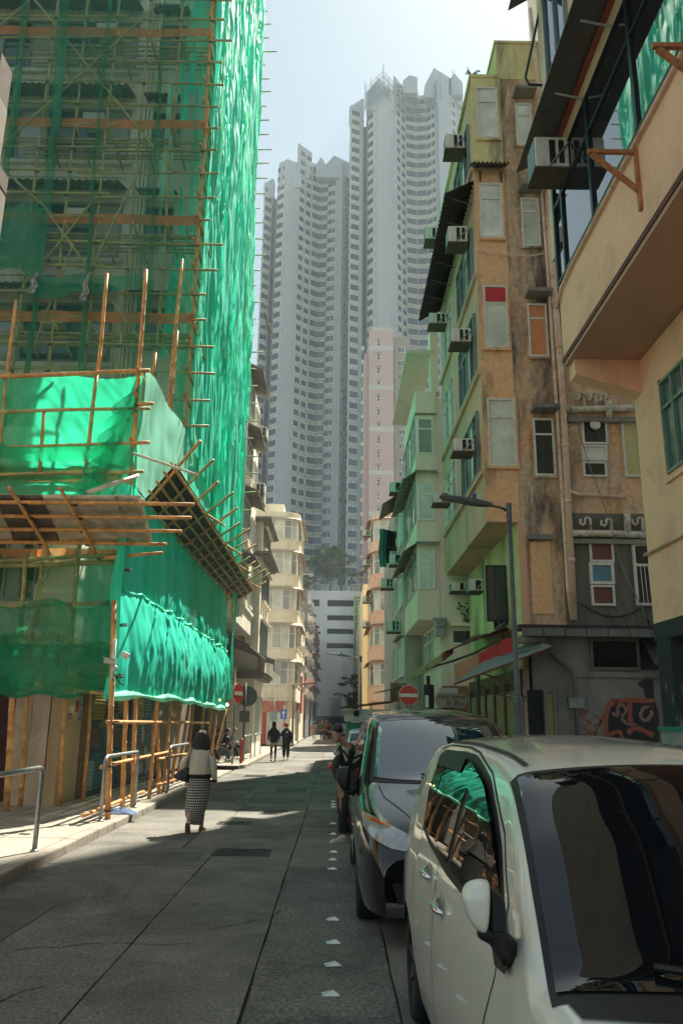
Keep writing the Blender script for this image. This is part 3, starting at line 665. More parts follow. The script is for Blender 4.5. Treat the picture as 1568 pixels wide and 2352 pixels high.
# ================================================================= NETS
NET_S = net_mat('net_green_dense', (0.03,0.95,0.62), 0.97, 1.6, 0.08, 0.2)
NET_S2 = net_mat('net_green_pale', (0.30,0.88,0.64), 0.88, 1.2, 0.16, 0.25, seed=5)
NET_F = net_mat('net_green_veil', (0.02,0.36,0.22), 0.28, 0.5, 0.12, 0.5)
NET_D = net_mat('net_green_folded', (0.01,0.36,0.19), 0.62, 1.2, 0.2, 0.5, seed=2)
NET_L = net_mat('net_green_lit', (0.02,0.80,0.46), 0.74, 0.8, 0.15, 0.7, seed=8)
def sheet(name, fn, nu, nv, mtl, parent=None, smooth=True):
    b = MB(); b.grid(lambda u, v: tuple(fn(u, v)), nu, nv); return b.build(name, mtl, parent, smooth)
# upper street side: crumpled main sheet + hanging gathered strips
def crump(y, z, a=1.0, seed=0):
    s = y + 0.10 * z
    f = 0.10 * nz(s*1.1, z*0.07, seed) + 0.12 * abs(nz(s*2.4 + 3, z*0.16, seed + 4)) + 0.055 * nz(s*5.5, z*0.45, seed + 8) + 0.03 * nz(s*9, z*0.9, seed + 2) + 0.10 * abs(nz(s*1.2 - z*0.5, z*0.3, seed + 9))
    return f * a
n1 = thing('debris_netting', 'bright green crumpled netting hung down the whole street side of the scaffold', 'netting', (UX, 26, 9))
def f1(u, v):
    y = 20.15 + 11.5 * u; z = 9.0 + 34 * v
    if u > 0.97: y += 0.25 * nz(z*0.8, 1.0) 
    if u < 0.01: y += 0.12 * nz(z*0.9, 3.0)
    low = max(0, 1 - (z - 9.0) / 3)
    return (UX + 0.12 + crump(y, z) * 1.3, y, z - low * 2.2 * max(0.0, u - 0.0) * (1 if u > 0.02 else 0))
sheet('net_sheet', f1, 230, 210, NET_S, n1)
for k in range(58):
    y0 = 20.3 + 11.2 * rnd.random(); zt = rnd.uniform(12, 41); ln = rnd.uniform(3, 10); w = rnd.uniform(0.12, 0.55); sl_ = rnd.uniform(-0.10, 0.02); sd_ = rnd.uniform(0, 50); xo = rnd.uniform(0.14, 0.34)
    def fk(u, v, y0=y0, zt=zt, ln=ln, w=w, sl_=sl_, sd_=sd_, xo=xo):
        z = zt - ln * v; ww = w * (0.35 + 0.65 * abs(math.sin(v * 4.5 + sd_)))
        y = y0 + sl_ * ln * v + (u - 0.5) * ww + 0.10 * nz(v*5, sd_); return (UX + xo + 0.10 * nz(u*3 + sd_, v*7) + 0.05 * nz(u*8, v*20, sd_), y, z)
    sheet('net_strip', fk, 8, 40, NET_S2 if k % 3 == 0 else NET_S, n1)
# corner overlap: tattered strips on the inside of the corner, seen through the front
n1b = thing('debris_netting', 'tattered green netting wrapped round the corner poles high up', 'netting', (UX, 20.5, 12))
for k in range(34):
    x0 = UX - rnd.uniform(0.0, 1.5) ** 1.0; zt = rnd.uniform(10, 38); ln = rnd.uniform(1.2, 4.5); w = rnd.uniform(0.08, 0.4); sd_ = rnd.uniform(0, 50); yy = rnd.uniform(20.35, 21.1)
    def fk(u, v, x0=x0, zt=zt, ln=ln, w=w, sd_=sd_, yy=yy):
        z = zt - ln * v; return (x0 + (u - 0.5) * w * (0.3 + v) + 0.25 * v * (1 if sd_ > 25 else -1) * 0.6 + 0.05 * nz(v*6, sd_), yy + 0.12 * nz(u*3, v*6, sd_), z)
    sheet('net_strip', fk, 4, 22, NET_S2 if k % 2 else NET_S, n1b)
# front veil
n2 = thing('debris_netting', 'dark see-through green veil of netting over the front of the tall scaffold', 'netting', (-8, UY, 9))
sheet('net_sheet', lambda u, v: (UX - 0.02 - 8.5 * u, UY - 0.2 - 0.06 * abs(nz(u*9, v*6)) - 0.03 * nz(u*30, v*12), 9.0 + 34 * v), 70, 90, NET_F, n2)
for (xs_, w) in (((60, 0, 30, 300), 0.22), ((150, 0, 130, 250), 0.30), ((130, 250, 105, 480), 0.26), ((255, 0, 228, 240), 0.14), ((228, 240, 200, 640), 0.11), ((200, 640, 185, 860), 0.14), ((378, 0, 365, 240), 0.1), ((365, 240, 345, 620), 0.12), ((345, 620, 335, 760), 0.15), ((30, 300, 8, 420), 0.2), ((92, 640, 60, 860), 0.16)):
    p, q = on(xs_[0], xs_[1], 1, UY - 0.34), on(xs_[2], xs_[3], 1, UY - 0.34); sd_ = rnd.uniform(0, 50)
    sheet('net_strip', lambda u, v: (p.x + (q.x - p.x) * v + (u - 0.5) * w * (1 + 0.5 * nz(v*4, sd_)) + 0.06 * nz(v*3, sd_ + 5), UY - 0.34 + 0.10 * math.sin(u * 9) * 0.6, p.z + (q.z - p.z) * v), 8, 34, NET_D, n2)
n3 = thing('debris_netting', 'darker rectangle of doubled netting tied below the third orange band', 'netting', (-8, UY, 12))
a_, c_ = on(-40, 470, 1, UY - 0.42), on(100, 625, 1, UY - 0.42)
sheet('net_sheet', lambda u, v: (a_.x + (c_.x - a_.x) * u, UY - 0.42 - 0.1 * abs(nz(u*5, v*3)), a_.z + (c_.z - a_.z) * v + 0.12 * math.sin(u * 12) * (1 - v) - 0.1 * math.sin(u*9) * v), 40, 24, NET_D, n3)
n3b = thing('debris_netting', 'sagging swag of green net strung between the poles above the bottom orange band', 'netting', (-7, UY, 11))
a_2, c_2 = on(75, 632, 1, UY - 0.42), on(352, 690, 1, UY - 0.42)
sheet('net_sheet', lambda u, v: (a_2.x + (c_2.x - a_2.x) * u, UY - 0.42 - 0.1 * abs(nz(u*8, v*3)), a_2.z + (c_2.z - a_2.z) * v * (1 - 0.5 * u) + 0.15 * math.cos(u * 16) * 0.5), 44, 14, NET_D, n3b)
# lower front, glowing part above the fan
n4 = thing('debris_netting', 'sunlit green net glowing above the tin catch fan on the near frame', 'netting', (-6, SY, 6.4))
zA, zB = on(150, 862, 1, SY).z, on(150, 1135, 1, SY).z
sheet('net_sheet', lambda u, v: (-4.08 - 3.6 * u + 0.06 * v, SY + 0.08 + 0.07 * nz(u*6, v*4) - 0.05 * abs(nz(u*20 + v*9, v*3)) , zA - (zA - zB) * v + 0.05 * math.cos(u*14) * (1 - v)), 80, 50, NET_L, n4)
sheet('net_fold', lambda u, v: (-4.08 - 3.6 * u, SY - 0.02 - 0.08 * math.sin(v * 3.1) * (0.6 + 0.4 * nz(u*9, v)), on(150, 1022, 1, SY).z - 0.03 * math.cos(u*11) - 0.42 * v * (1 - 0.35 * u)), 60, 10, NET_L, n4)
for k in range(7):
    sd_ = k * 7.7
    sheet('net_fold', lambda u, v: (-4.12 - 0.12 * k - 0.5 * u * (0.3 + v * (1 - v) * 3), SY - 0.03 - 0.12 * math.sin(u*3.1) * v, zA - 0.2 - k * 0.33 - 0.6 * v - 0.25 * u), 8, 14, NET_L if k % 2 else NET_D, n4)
# slanting side panel of the near frame (street side, above the street fan)
n5 = thing('debris_netting', 'pale green triangular net stretched from the near frame corner back to the tall scaffold', 'netting', (UX, 17, 6.5))
sheet('net_sheet', lambda u, v: (UX + 0.06 + 0.10 * nz(u*3 + v*2, v*2) + 0.04 * abs(nz(u*12, v*3)), 15.32 + 5.2 * u, (8.85 + 0.4 * u) * (1 - v) + v * 6.3), 40, 30, NET_S2, n5)
sheet('net_sheet', lambda u, v: (UX + 0.02 + 0.18 * nz(u*5 + 7, v*3) + 0.06 * abs(nz(u*14, v*6)), 20.0 + 11.6 * u, (9.4 + 0.0 * u) * (1 - v) + v * 6.35), 90, 24, NET_S, n5)
# lower front dark nets
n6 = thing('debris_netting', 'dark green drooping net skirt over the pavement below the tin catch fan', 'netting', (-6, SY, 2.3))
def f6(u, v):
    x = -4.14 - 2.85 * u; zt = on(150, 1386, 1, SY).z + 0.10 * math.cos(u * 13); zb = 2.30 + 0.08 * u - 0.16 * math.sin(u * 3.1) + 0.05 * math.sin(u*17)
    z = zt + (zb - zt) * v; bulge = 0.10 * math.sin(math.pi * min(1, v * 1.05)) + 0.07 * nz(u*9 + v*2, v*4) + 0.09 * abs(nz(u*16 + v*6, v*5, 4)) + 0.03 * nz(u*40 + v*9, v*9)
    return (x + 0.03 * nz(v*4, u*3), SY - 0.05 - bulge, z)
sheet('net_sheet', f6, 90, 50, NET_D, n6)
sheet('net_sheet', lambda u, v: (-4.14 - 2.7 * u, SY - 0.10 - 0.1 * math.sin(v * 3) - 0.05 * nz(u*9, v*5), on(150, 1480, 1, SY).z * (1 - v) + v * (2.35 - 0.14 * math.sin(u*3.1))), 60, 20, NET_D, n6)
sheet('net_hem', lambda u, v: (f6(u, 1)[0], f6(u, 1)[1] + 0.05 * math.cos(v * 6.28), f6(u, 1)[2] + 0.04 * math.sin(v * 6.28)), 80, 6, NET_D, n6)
n6b = thing('debris_netting', 'thin green veil hung just under the tin catch fan', 'netting', (-6, SY, 4))
sheet('net_sheet', lambda u, v: (-4.1 - 4.2 * u, SY - 0.04 + 0.05 * nz(u*8, v*5), zi - 0.05 + (on(150, 1386, 1, SY).z - zi) * v), 50, 20, NET_F, n6b)
# lower street side: ballooning skirt with tied seam and scalloped hem
n7 = thing('debris_netting', 'sunlit green net skirt billowing over the pavement beneath the street catch fan', 'netting', (UX, 22, 2.1))
def f7(u, v):
    y = 15.15 + 14.2 * u - 0.25 * (1 - u) * v + v * (-0.0 if u < 0.9 else -(u - 0.9) * 12 * v)
    zt = 6.25; zb = 2.12 + 0.10 * abs(math.sin(u * 16)) + 0.05 * math.sin(u*5); z = zt + (zb - zt) * v
    seam = math.exp(-((v - 0.5) / 0.03) ** 2)
    low = math.sin(math.pi * min(1, max(0, (v - 0.5) / 0.5))); up = math.sin(math.pi * min(1, v / 0.5))
    s = y + z * 0.45
    f = 0.03 * up + 0.17 * low + 0.05 * abs(nz(s*1.5, z*0.3, 2)) * (1 - 0.5 * low) + 0.06 * nz(s*3.1, z*0.6, 6) + 0.035 * nz(y*8, z*2) + 0.05 * abs(nz(s*4.3 + z*1.2, z*0.8, 11)) + 0.02 * nz(s*13, z*2.5, 3) - 0.05 * seam * abs(math.sin(u * 60))
    return (UX + 0.02 + f * min(1.0, 0.3 + u * 8) + 0.26 * v * min(1.0, u * 4), y, z)
sheet('net_sheet', f7, 200, 90, NET_S, n7)
sheet('net_seam', lambda u, v: (f7(u, 0.5)[0] + 0.03 + 0.03 * math.cos(v*6.28), f7(u, 0.5)[1], f7(u, 0.5)[2] + 0.03 * math.sin(v*6.28) - 0.06 * abs(math.sin(u*34))), 160, 5, NET_S, n7)
sheet('net_hem', lambda u, v: (f7(u, 1)[0] - 0.02 + (0.07 + 0.05 * abs(math.sin(u*25))) * math.cos(v * 6.28), f7(u, 1)[1], f7(u, 1)[2] + 0.04 + 0.10 * math.sin(v * 6.28) * (0.6 + 0.4 * math.sin(u*31)) - 0.06 * abs(math.sin(u*16))), 200, 8, NET_S2, n7)
sheet('net_end', lambda u, v: (UX - 0.02 + 0.35 * u * 0 + f7(0, v)[0] - UX - 0.9 * u * (0.2 + 0.1 * nz(v*5, 1)), 15.12 + 0.04 * nz(u*5, v*8), f7(0, v)[2]), 8, 30, NET_S, n7)

# orange bands (toe nets)
ORNG = net_mat('net_orange', (0.80,0.26,0.06), 0.93, 2.0, 0.06, 0.45)
for i, (yb, wd) in enumerate(((80, 'highest orange debris strip on the tall scaffold'), (290, 'second orange debris strip from the top'), (507, 'third orange debris strip from the top'), (733, 'orange debris strip just above the swag of net'))):
    zc = on(200, yb, 1, UY).z
    o = sheet('debris_strip', lambda u, v: (UX + 0.02 - 8.3 * u, UY - 0.13 - 0.04 * nz(u*20, v), zc + 0.16 - 0.32 * v + 0.06 * nz(u*7, i*3.3)), 60, 3, ORNG)
    tag(o, wd, 'debris strip', 'orange strips tied along the scaffold')
for (yb, x1, Y, wd) in ((1093, 283, SY + 0.12, 'yellow-orange sunlit debris strip just above the tin catch fan'), (1271, 268, SY + 0.12, 'dull orange debris strip just below the tin catch fan')):
    zc = on(150, yb, 1, Y).z; xr = on(x1, yb, 1, Y).x
    o = sheet('debris_strip', lambda u, v: (xr - 3.6 * u, Y + 0.03 * nz(u*9, v), zc + (0.13 if yb < 1200 else 0.09) * (1 - 2 * v) + 0.03 * nz(u*5, 2)), 40, 3, ORNG)
    tag(o, wd, 'debris strip', 'orange strips tied along the scaffold')
# ================================================================= RIGHT SIDE
def uvmat(name, col, rough=0.85, **k): return mat(name, col, rough, **k)
ORW = mat('weathered_orange_plaster', (0.58,0.32,0.16), 0.88, 0.2, 0.8, bump=0.35, bsc=14, col2=(0.48,0.31,0.18), stain=(0.10,0.085,0.07), ssc=0.75, samt=0.8, streak=1, sthr=0.53, speck=(9, 0.12))
ORB = mat('flaking_orange_plaster', (0.55,0.31,0.16), 0.9, 0.2, 1.0, bump=0.4, bsc=10, col2=(0.42,0.34,0.25), stain=(0.065,0.055,0.048), ssc=0.8, samt=0.92, streak=1, sthr=0.465, speck=(7, 0.18))
YEW = mat('yellowed_plaster', (0.44,0.38,0.19), 0.88, 0.2, 0.9, bump=0.3, bsc=12, stain=(0.12,0.10,0.07), ssc=0.8, samt=0.8, streak=1, sthr=0.5)
GRW = mat('green_yellow_wall', (0.58,0.32,0.21), 0.85, 0.12, 0.6, bump=0.1, col2=(0.48,0.30,0.21), stain=(0.16,0.15,0.09), ssc=0.6, samt=0.5, streak=1)
GRYW = mat('sooty_grey_wall', (0.13,0.115,0.095), 0.9, 0.25, 1.2, bump=0.3, bsc=15, stain=(0.045,0.04,0.035), ssc=0.8, samt=0.8, streak=1)
GRYC = mat('grey_cement_wall', (0.20,0.185,0.16), 0.9, 0.2, 1.2, bump=0.2, stain=(0.09,0.08,0.07), ssc=1.0, samt=0.6, streak=1)
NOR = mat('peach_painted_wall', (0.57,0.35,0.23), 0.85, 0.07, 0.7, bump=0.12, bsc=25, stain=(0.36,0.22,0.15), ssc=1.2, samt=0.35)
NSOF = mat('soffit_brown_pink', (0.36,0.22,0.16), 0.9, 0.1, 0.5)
ALW = mat('aluminium_frame_pale', (0.52,0.50,0.45), 0.5, 0.1, 4, stain=(0.3,0.26,0.2), ssc=4, samt=0.5)
BLFR = mat('black_window_frame', (0.012,0.013,0.018), 0.4, 0.2)
PIPEM = mat('pink_beige_pipe', (0.50,0.36,0.27), 0.6, 0.1, 4, stain=(0.30,0.13,0.05), ssc=2.2, samt=0.6)
PIPEO = mat('flaking_pale_pipe', (0.42,0.37,0.30), 0.7, 0.2, 8, stain=(0.10,0.09,0.08), ssc=7, samt=0.9)
WHG = mat('milky_glass', (0.42,0.42,0.39), 0.12, 0.35, 1.1)
WHG2 = mat('milky_green_glass', (0.35,0.36,0.31), 0.1, 0.35, 0.9)
T0 = 18.7
tn = thing('tenement_building', 'stained orange and green tenement with a tall bay jutting over the street', 'building', (4.4, T0, 0))
bx0, bx1 = 3.6, 4.42
zb_ = 6.48
b = MB(); b.box(bx0 + 0.03, bx1, T0 + 0.0, 26.1, zb_, 19.4); b.build('bay_wall', GRW, tn)
b = MB(); b.box(bx0, bx1, T0 - 0.03, T0, 11.0, 16.35); b.build('bay_front', ORW, tn)
b = MB(); b.box(bx0, bx1, T0 - 0.035, T0, 16.35, 19.42); b.build('bay_front', YEW, tn)
b = MB(); b.box(bx0, bx1, T0 - 0.03, T0, zb_, 11.0); b.build('bay_front', ORW, tn)
b = MB(); b.box(bx1, 8.6, T0, 26.1, 3.4, 19.4); b.build('main_wall', ORB, tn)
b = MB(); b.box(bx1 - 0.05, bx1 + 0.12, T0 - 0.012, T0 + 0.01, 3.9, zb_); b.build('corner_strip', GRW, tn)
b = MB(); b.box(bx1 - 0.06, bx1, T0 + 0.02, 26.05, 3.0, zb_); b.build('side_wall', YEW, tn)
b = MB(); b.box(4.35, 5.9, T0 - 0.02, 23, 19.4, 20.62); b.box(4.3, 5.95, T0 - 0.06, 23.1, 20.62, 20.7); b.build('stair_head', YEW, tn)
b = MB(); b.box(bx0 - 0.05, bx1, T0 - 0.06, 26.1, 19.42, 19.52); b.build('coping', YEW, tn)
xr_ = on(1300, 1200, 1, T0).x
b = MB(); b.box(xr_, 8.6, T0 - 0.015, T0, 3.95, 10.3); b.build('kitchen_wall', ORB, tn)
b = MB(); b.box(on(1340,1300,1,T0).x - 0.5, 8.6, T0 - 0.022, T0 - 0.014, 3.95, on(1400,1180,1,T0).z); b.build('soot_patch', GRYW, tn)
b = MB(); b.box(on(1215,1250,1,T0).x, on(1262,1250,1,T0).x, T0 - 0.02, T0, on(1230,1410,1,T0).z, on(1230,1245,1,T0).z); b.build('patch_panel', ORW, tn)
def dwin(parent, x0, y0, x1, y1, Y=T0, n=1, mg=WHG, mf=ALW, tr=0.28, fw=0.05, dep=0.07, Yo=0.0):
    xm, ym = (x0 + x1) / 2, (y0 + y1) / 2
    a, c = on(x0, ym, 1, Y), on(x1, ym, 1, Y); t, bt = on(xm, y0, 1, Y), on(xm, y1, 1, Y)
    return win(parent, a.x, c.x, bt.z, t.z, Y - Yo, n, mf=mf, mg=mg, fw=fw, dep=dep, transom=tr)
def reveal(parent, x0, y0, x1, y1, Y, mtl, Yo=0.0, d=0.06, w=0.05):
    a, c = on(x0, (y0+y1)/2, 1, Y).x, on(x1, (y0+y1)/2, 1, Y).x; t, bt = on((x0+x1)/2, y0, 1, Y).z, on((x0+x1)/2, y1, 1, Y).z
    b = MB(); b.box(a - w, c + w, Y - Yo - d, Y - Yo, t, t + w); b.box(a - w, c + w, Y - Yo - d*1.3, Y - Yo, bt - w*1.4, bt)
    b.box(a - w, a, Y - Yo - d, Y - Yo, bt, t); b.box(c, c + w, Y - Yo - d, Y - Yo, bt, t); return b.build('window_surround', mtl, parent)
RED = mat('red_painted_pane', (0.55,0.04,0.05), 0.3, 0.1); ORP = mat('orange_lit_pane', (0.50,0.20,0.09), 0.3, 0.15); YEP = mat('yellow_pane', (0.42,0.38,0.16), 0.3, 0.15)
TWALL = 0.03
for (x0,y0,x1,y1,g_,m_) in ((1092,206,1141,322,WHG,YEW),(1100,426,1152,550,WHG,ORW),(1109,660,1164,802,WHG2,ORW),(1118,918,1182,1073,WHG2,ORW)):
    dwin(tn, x0, y0, x1, y1, T0, 1, g_, Yo=0.035); reveal(tn, x0, y0, x1, y1, T0, m_, 0.035)
# red upper pane of the third bay window
a, c = on(1113, 680, 1, T0), on(1159, 697, 1, T0); b = MB(); b.box(a.x, c.x, T0 - 0.11, T0 - 0.105, c.z, on(1136, 666, 1, T0).z); b.build('red_pane', RED, tn)
for i, (x0,y0,x1,y1,g_) in enumerate(((1183,241,1220,336,WHG),(1196,458,1238,568,WHG2),(1211,700,1256,821,ORP),(1224,963,1272,1094,GLS))):
    dwin(tn, x0, y0, x1, y1, T0, 1, g_, Yo=0.0); reveal(tn, x0, y0, x1, y1, T0, ORB, 0.0, 0.05, 0.04)
    a, c = on(x0 - 7, y0 - 14, 1, T0), on(x1 + 4, y0 - 14, 1, T0); b = MB(); b.box(a.x, c.x, T0 - 0.42, T0 + 0.01, a.z, a.z + 0.10); b.build('hood_slab', GRYC, tn)
for (x0,y0,x1,y1,g_) in ((1334,966,1392,1022,GLS),(1334,1024,1392,1060,WHG),(1336,1062,1391,1097,GLS),(1428,972,1470,1097,YEP)):
    dwin(tn, x0, y0, x1, y1, T0, 1, g_, tr=0, Yo=0.015, mf=ALW)
STG = mat('patterned_film_glass', (0.05,0.10,0.09), 0.2, 0.5, 14, col2=(0.30,0.05,0.06)); STB = mat('blue_spotted_curtain', (0.10,0.22,0.30), 0.5, 0.4, 30)
dwin(tn, 1351, 1247, 1406, 1292, T0, 1, STG, tr=0, Yo=0.025); dwin(tn, 1351, 1293, 1407, 1343, T0, 1, STB, tr=0, Yo=0.025, fw=0.07); dwin(tn, 1355, 1345, 1409, 1392, T0, 1, STG, tr=0, Yo=0.025)
w_ = dwin(tn, 1453, 1250, 1495, 1392, T0, 1, GLS, tr=0.35, Yo=0.025, fw=0.06)
b = MB()
for k in range(3):
    p = on(1464 + k * 9, 1300, 1, T0); b.tube([(p.x, T0 - 0.14, p.z), (p.x + 0.02, T0 - 0.14, p.z - 0.95)], 0.008, 5)
b.build('window_bars', ALW, tn)
b = MB(); p = on(1362, 980, 1, T0); b.lathe([(0.02,0),(0.13,0.0),(0.13,0.03),(0.02,0.03)], (0,0,0), 18)
f_ = b.build('extractor_fan', WHITE, None, True); f_.parent = tn; f_.location = (p.x - 4.4, T0 - 0.12 - T0, p.z); f_.rotation_euler = (R(90), 0, 0)
# small corrugated hood across the bay and dark awning along its street side
a, c = on(1067, 378, 1, T0 - 0.4), on(1176, 378, 1, T0 - 0.4)
corr_roof('tin_hood', tn, (bx0 - 0.15, T0 - 0.03, a.z + 0.22), (bx1 - bx0 + 0.2, 0, 0), (0, -0.45, -0.2), 9, RUST)
b = MB()
for xx in (bx0 + 0.15, bx1 - 0.1): b.tube([(xx, T0 - 0.04, a.z - 0.35), (xx, T0 - 0.38, a.z - 0.0)], 0.02); b.tube([(xx, T0 - 0.04, a.z - 0.35), (xx, T0 - 0.04, a.z + 0.1)], 0.02)
b.build('hood_bracket', RUST, tn)
za = on(1072, 397, 0, bx0 - 0.02)
corr_roof('awning', tn, (bx0 + 0.02, T0 + 0.1, 16.15), (0, 7.2, 0), (-0.8, 0, -0.42), 36, mat('brown_black_tin', (0.045,0.03,0.03), 0.8, 0.3, 3))
for k in range(7): y = T0 + 0.4 + k * 1.05; b = MB(); b.tube([(bx0, y, 15.6), (bx0 - 0.7, y, 15.82)], 0.02, 5); b.build('awning_stay', RUST, tn)
# street-side windows of the bay (green side)
for (z0, z1) in ((7.9, 9.6), (10.6, 12.4), (13.4, 15.0), (16.7, 18.4)):
    winx(tn, 19.3, 21.9, z0, z1, bx0 + 0.03, 4, mf=mat('green_grey_frame', (0.18,0.24,0.20), 0.5), mg=[GLSB, WHG2, GLSB], transom=0.3, out=-1)
    winx(tn, 23.0, 25.4, z0, z1, bx0 + 0.03, 4, mf=ALW, mg=[GLSB, WHG2], transom=0.3, out=-1)
    b = MB(); b.box(bx0 - 0.06, bx0 + 0.03, T0 + 0.2, 26.0, z0 - 0.16, z0 - 0.04); b.build('sill_band', GRW, tn)
winx(tn, 20.2, 21.6, 4.2, 5.7, bx1 - 0.06, 2, mf=BLFR, mg=GLS, out=-1)
# casement opened outwards under the soffit
b = MB(); b.box(3.82, 4.36, 20.15, 20.19, 4.25, 4.3); b.box(3.82, 4.36, 20.15, 20.19, 5.65, 5.7); b.box(3.82, 3.87, 20.15, 20.19, 4.3, 5.65); b.box(4.31, 4.36, 20.15, 20.19, 4.3, 5.65)
c_ = b.build('open_casement', BLFR, tn); b = MB(); b.quad((3.87,20.17,4.3),(4.31,20.17,4.3),(4.31,20.17,5.65),(3.87,20.17,5.65)); b.build('pane', GLS, c_)
# ---- drain stacks on the recessed wall
def dpt(x, y, off=0.12): p = on(x, y, 1, T0 - off); return (p.x, p.y, p.z)
def pipe(parent, pts, r, mtl, name='drain_pipe', coll=True, n=10):
    b = MB(); b.tube([dpt(*q) for q in pts], r, n); o = b.build(name, mtl, parent, True)
    if coll:
        for i in range(len(pts) - 1):
            a, c = Vector(dpt(*pts[i])), Vector(dpt(*pts[i+1])); L = (c - a).length; k = int(L / 1.5); 
            for j in range(1, k + 1):
                q = a.lerp(c, j / (k + 1)); d = (c - a).normalized(); s = MB(); s.tube([q - d * 0.04, q + d * 0.04], r * 1.22, n); s.build('pipe_collar', mtl, o, True)
    return o
pipe(tn, [(1255, 440), (1266, 600), (1290, 900), (1317, 1425)], 0.085, PIPEM)
pipe(tn, [(1243, 440), (1257, 620), (1278, 940), (1303, 1350), (1312, 1420)], 0.045, PIPEM)
pipe(tn, [(1217, 20), (1236, 200), (1246, 440)], 0.05, PIPEM)
pipe(tn, [(1088, 575), (1150, 584), (1210, 589), (1258, 580)], 0.02, PIPEM, 'thin_pipe', False)
pipe(tn, [(1297, 941), (1350, 940), (1455, 937)], 0.085, PIPEO, 'branch_pipe'); pipe(tn, [(1310, 1225), (1400, 1226), (1483, 1229)], 0.085, PIPEO, 'branch_pipe')
pipe(tn, [(1290, 1130), (1306, 1128), (1330, 1136), (1435, 1141)], 0.045, PIPEM, 'branch_pipe', False)
pipe(tn, [(1301, 960), (1480, 962)], 0.04, GRYW, 'ledge_pipe', False)
for (x, y) in ((1318, 905), (1345, 905), (1368, 908), (1332, 1192), (1380, 1195), (1452, 1192)):
    pipe(tn, [(x, y), (x, y + 10), (x + 6, y + 14), (x + 11, y + 9), (x + 11, y), (x + 16, y - 4), (x + 22, y), (x + 23, y + 14), (x + 24, y + 33)], 0.035, PIPEO, 'waste_trap', False, 8)
for (x, y) in ((1397, 917), (1439, 1180)): pipe(tn, [(x, y), (x, y + 22), (x + 1, y + 45)], 0.08, PIPEO, 'vent_stub', False)
for (xa, xb, y) in ((1300, 1490, 1246), (1210, 1265, 1236), (1300, 1480, 968)):
    p, q = on(xa, y, 1, T0), on(xb, y, 1, T0); b = MB(); b.box(p.x, q.x, T0 - 0.16, T0 - 0.02, p.z - 0.05, p.z + 0.06); b.build('concrete_ledge', GRYC, tn)
# loose cable hanging
b = MB(); b.tube([dpt(1316, 890, 0.3), dpt(1330, 1000, 0.5), dpt(1360, 1090, 0.5), dpt(1400, 1200, 0.5), dpt(1425, 1300, 0.4), dpt(1475, 1400, 0.35), dpt(1500, 1440, 0.2)], 0.012, 5)
tag(b.build('hanging_cable', GRYC, None, True), 'thin brown cable slanting down across the drain pipes and kitchen windows', 'cable')
b = MB(); b.tube([dpt(1330, 1385, 0.1)] + [dpt(1330 + 10*k, 1385 + 32 * math.sin(k * math.pi / 16) , 0.1) for k in range(1, 16)] + [dpt(1490, 1436, 0.1)], 0.018, 6)
tag(b.build('black_cable', BLACKM, None, True), 'slack black cable drooping above the tin gutter', 'cable')
# plants on the ledge
LEAF = mat('leaf_green', (0.07,0.13,0.035), 0.55, 0.4, 6, spec=0.4); LEAFD = mat('leaf_dark_green', (0.03,0.065,0.022), 0.55, 0.4, 6, spec=0.4); BARK = mat('bark', (0.14,0.11,0.08), 0.9, 0.3, 8)
def sprig(name, p, h, label, n=26, mtl=None, spread=0.45):
    t = thing(name, label, 'plant', p); b = MB(); l = MB(); p = Vector(p)
    for k in range(4):
        a = rnd.uniform(0, 6.28); e = p + Vector((math.cos(a) * spread * h, math.sin(a) * spread * h, h * rnd.uniform(0.6, 1))); md_ = p.lerp(e, 0.5) + Vector((0,0,0.08*h))
        b.tube([p, md_, e], [0.012, 0.009, 0.004], 5)
        for j in range(n // 4):
            q = p.lerp(e, rnd.uniform(0.3, 1.05)) + Vector([rnd.uniform(-1,1) * 0.12 * h for _ in range(3)]); leaf(l, q, 0.09 * h + 0.02)
    b.build('stem', BARK, t); l.build('foliage', mtl or LEAF, t); return t
def leaf(l, q, s):
    q = Vector(q)
    d = Vector((rnd.gauss(0,1), rnd.gauss(0,1), rnd.gauss(0,0.7))).normalized(); e = d.cross(Vector((rnd.gauss(0,1), rnd.gauss(0,1), rnd.gauss(0,1)))).normalized(); q = Vector(q)
    l.add([q - d*s, q + e*s*0.5, q + d*s, q - e*s*0.5], [(0,1,2,3)])
sprig('rooftop_plant', on(1086, 180, 1, T0 + 0.3), 0.42, 'small leafy weed growing on top of the tenement bay')
# ---- ground floor annex
gz1 = on(1300, 1440, 1, 18.1).z; gz0 = on(1300, 1462, 1, 18.1).z
ax = thing('lean_to_annex', 'grey graffitied ground floor annex with a tin gutter below the drain pipes', 'building', (5.5, 18.2, 0.1))
gx0 = on(1222, 1500, 1, 18.25).x
b = MB(); b.box(gx0, 8.6, 18.25, 18.65, 0.1, gz1 - 0.05); b.box(4.5, gx0, 18.45, 18.65, 0.1, gz1 - 0.1); b.build('wall', GRYC, ax)
b = MB(); p = on(1188, 1436, 1, 18.0); b.box(p.x, 8.6, 17.85, 18.5, gz0 + 0.14, gz1 + 0.02); b.build('roof_edge', mat('rust_black_edge', (0.04,0.022,0.025), 0.8, 0.3, 5), ax)
for k in range(8):
    xa = p.x + 0.05 + k * 0.48; b = MB(); b.box(xa, xa + 0.46, 17.78, 17.86, gz0 - 0.02, gz0 + 0.15 + 0.01 * (k % 2)); b.build('gutter_section', mat('gutter_grey', (0.15,0.15,0.145), 0.6, 0.2, 4, stain=(0.10,0.05,0.03), ssc=3, samt=0.6) if k == 0 else bpy.data.materials['gutter_grey'], ax)
dwin(ax, 1353, 1466, 1466, 1540, 18.25, 1, glass('deep_purple_glass', (0.015,0.008,0.012), 0.2, 0.3), mat('dusty_frame', (0.14,0.12,0.10), 0.8), 0, 0.07, 0.05)
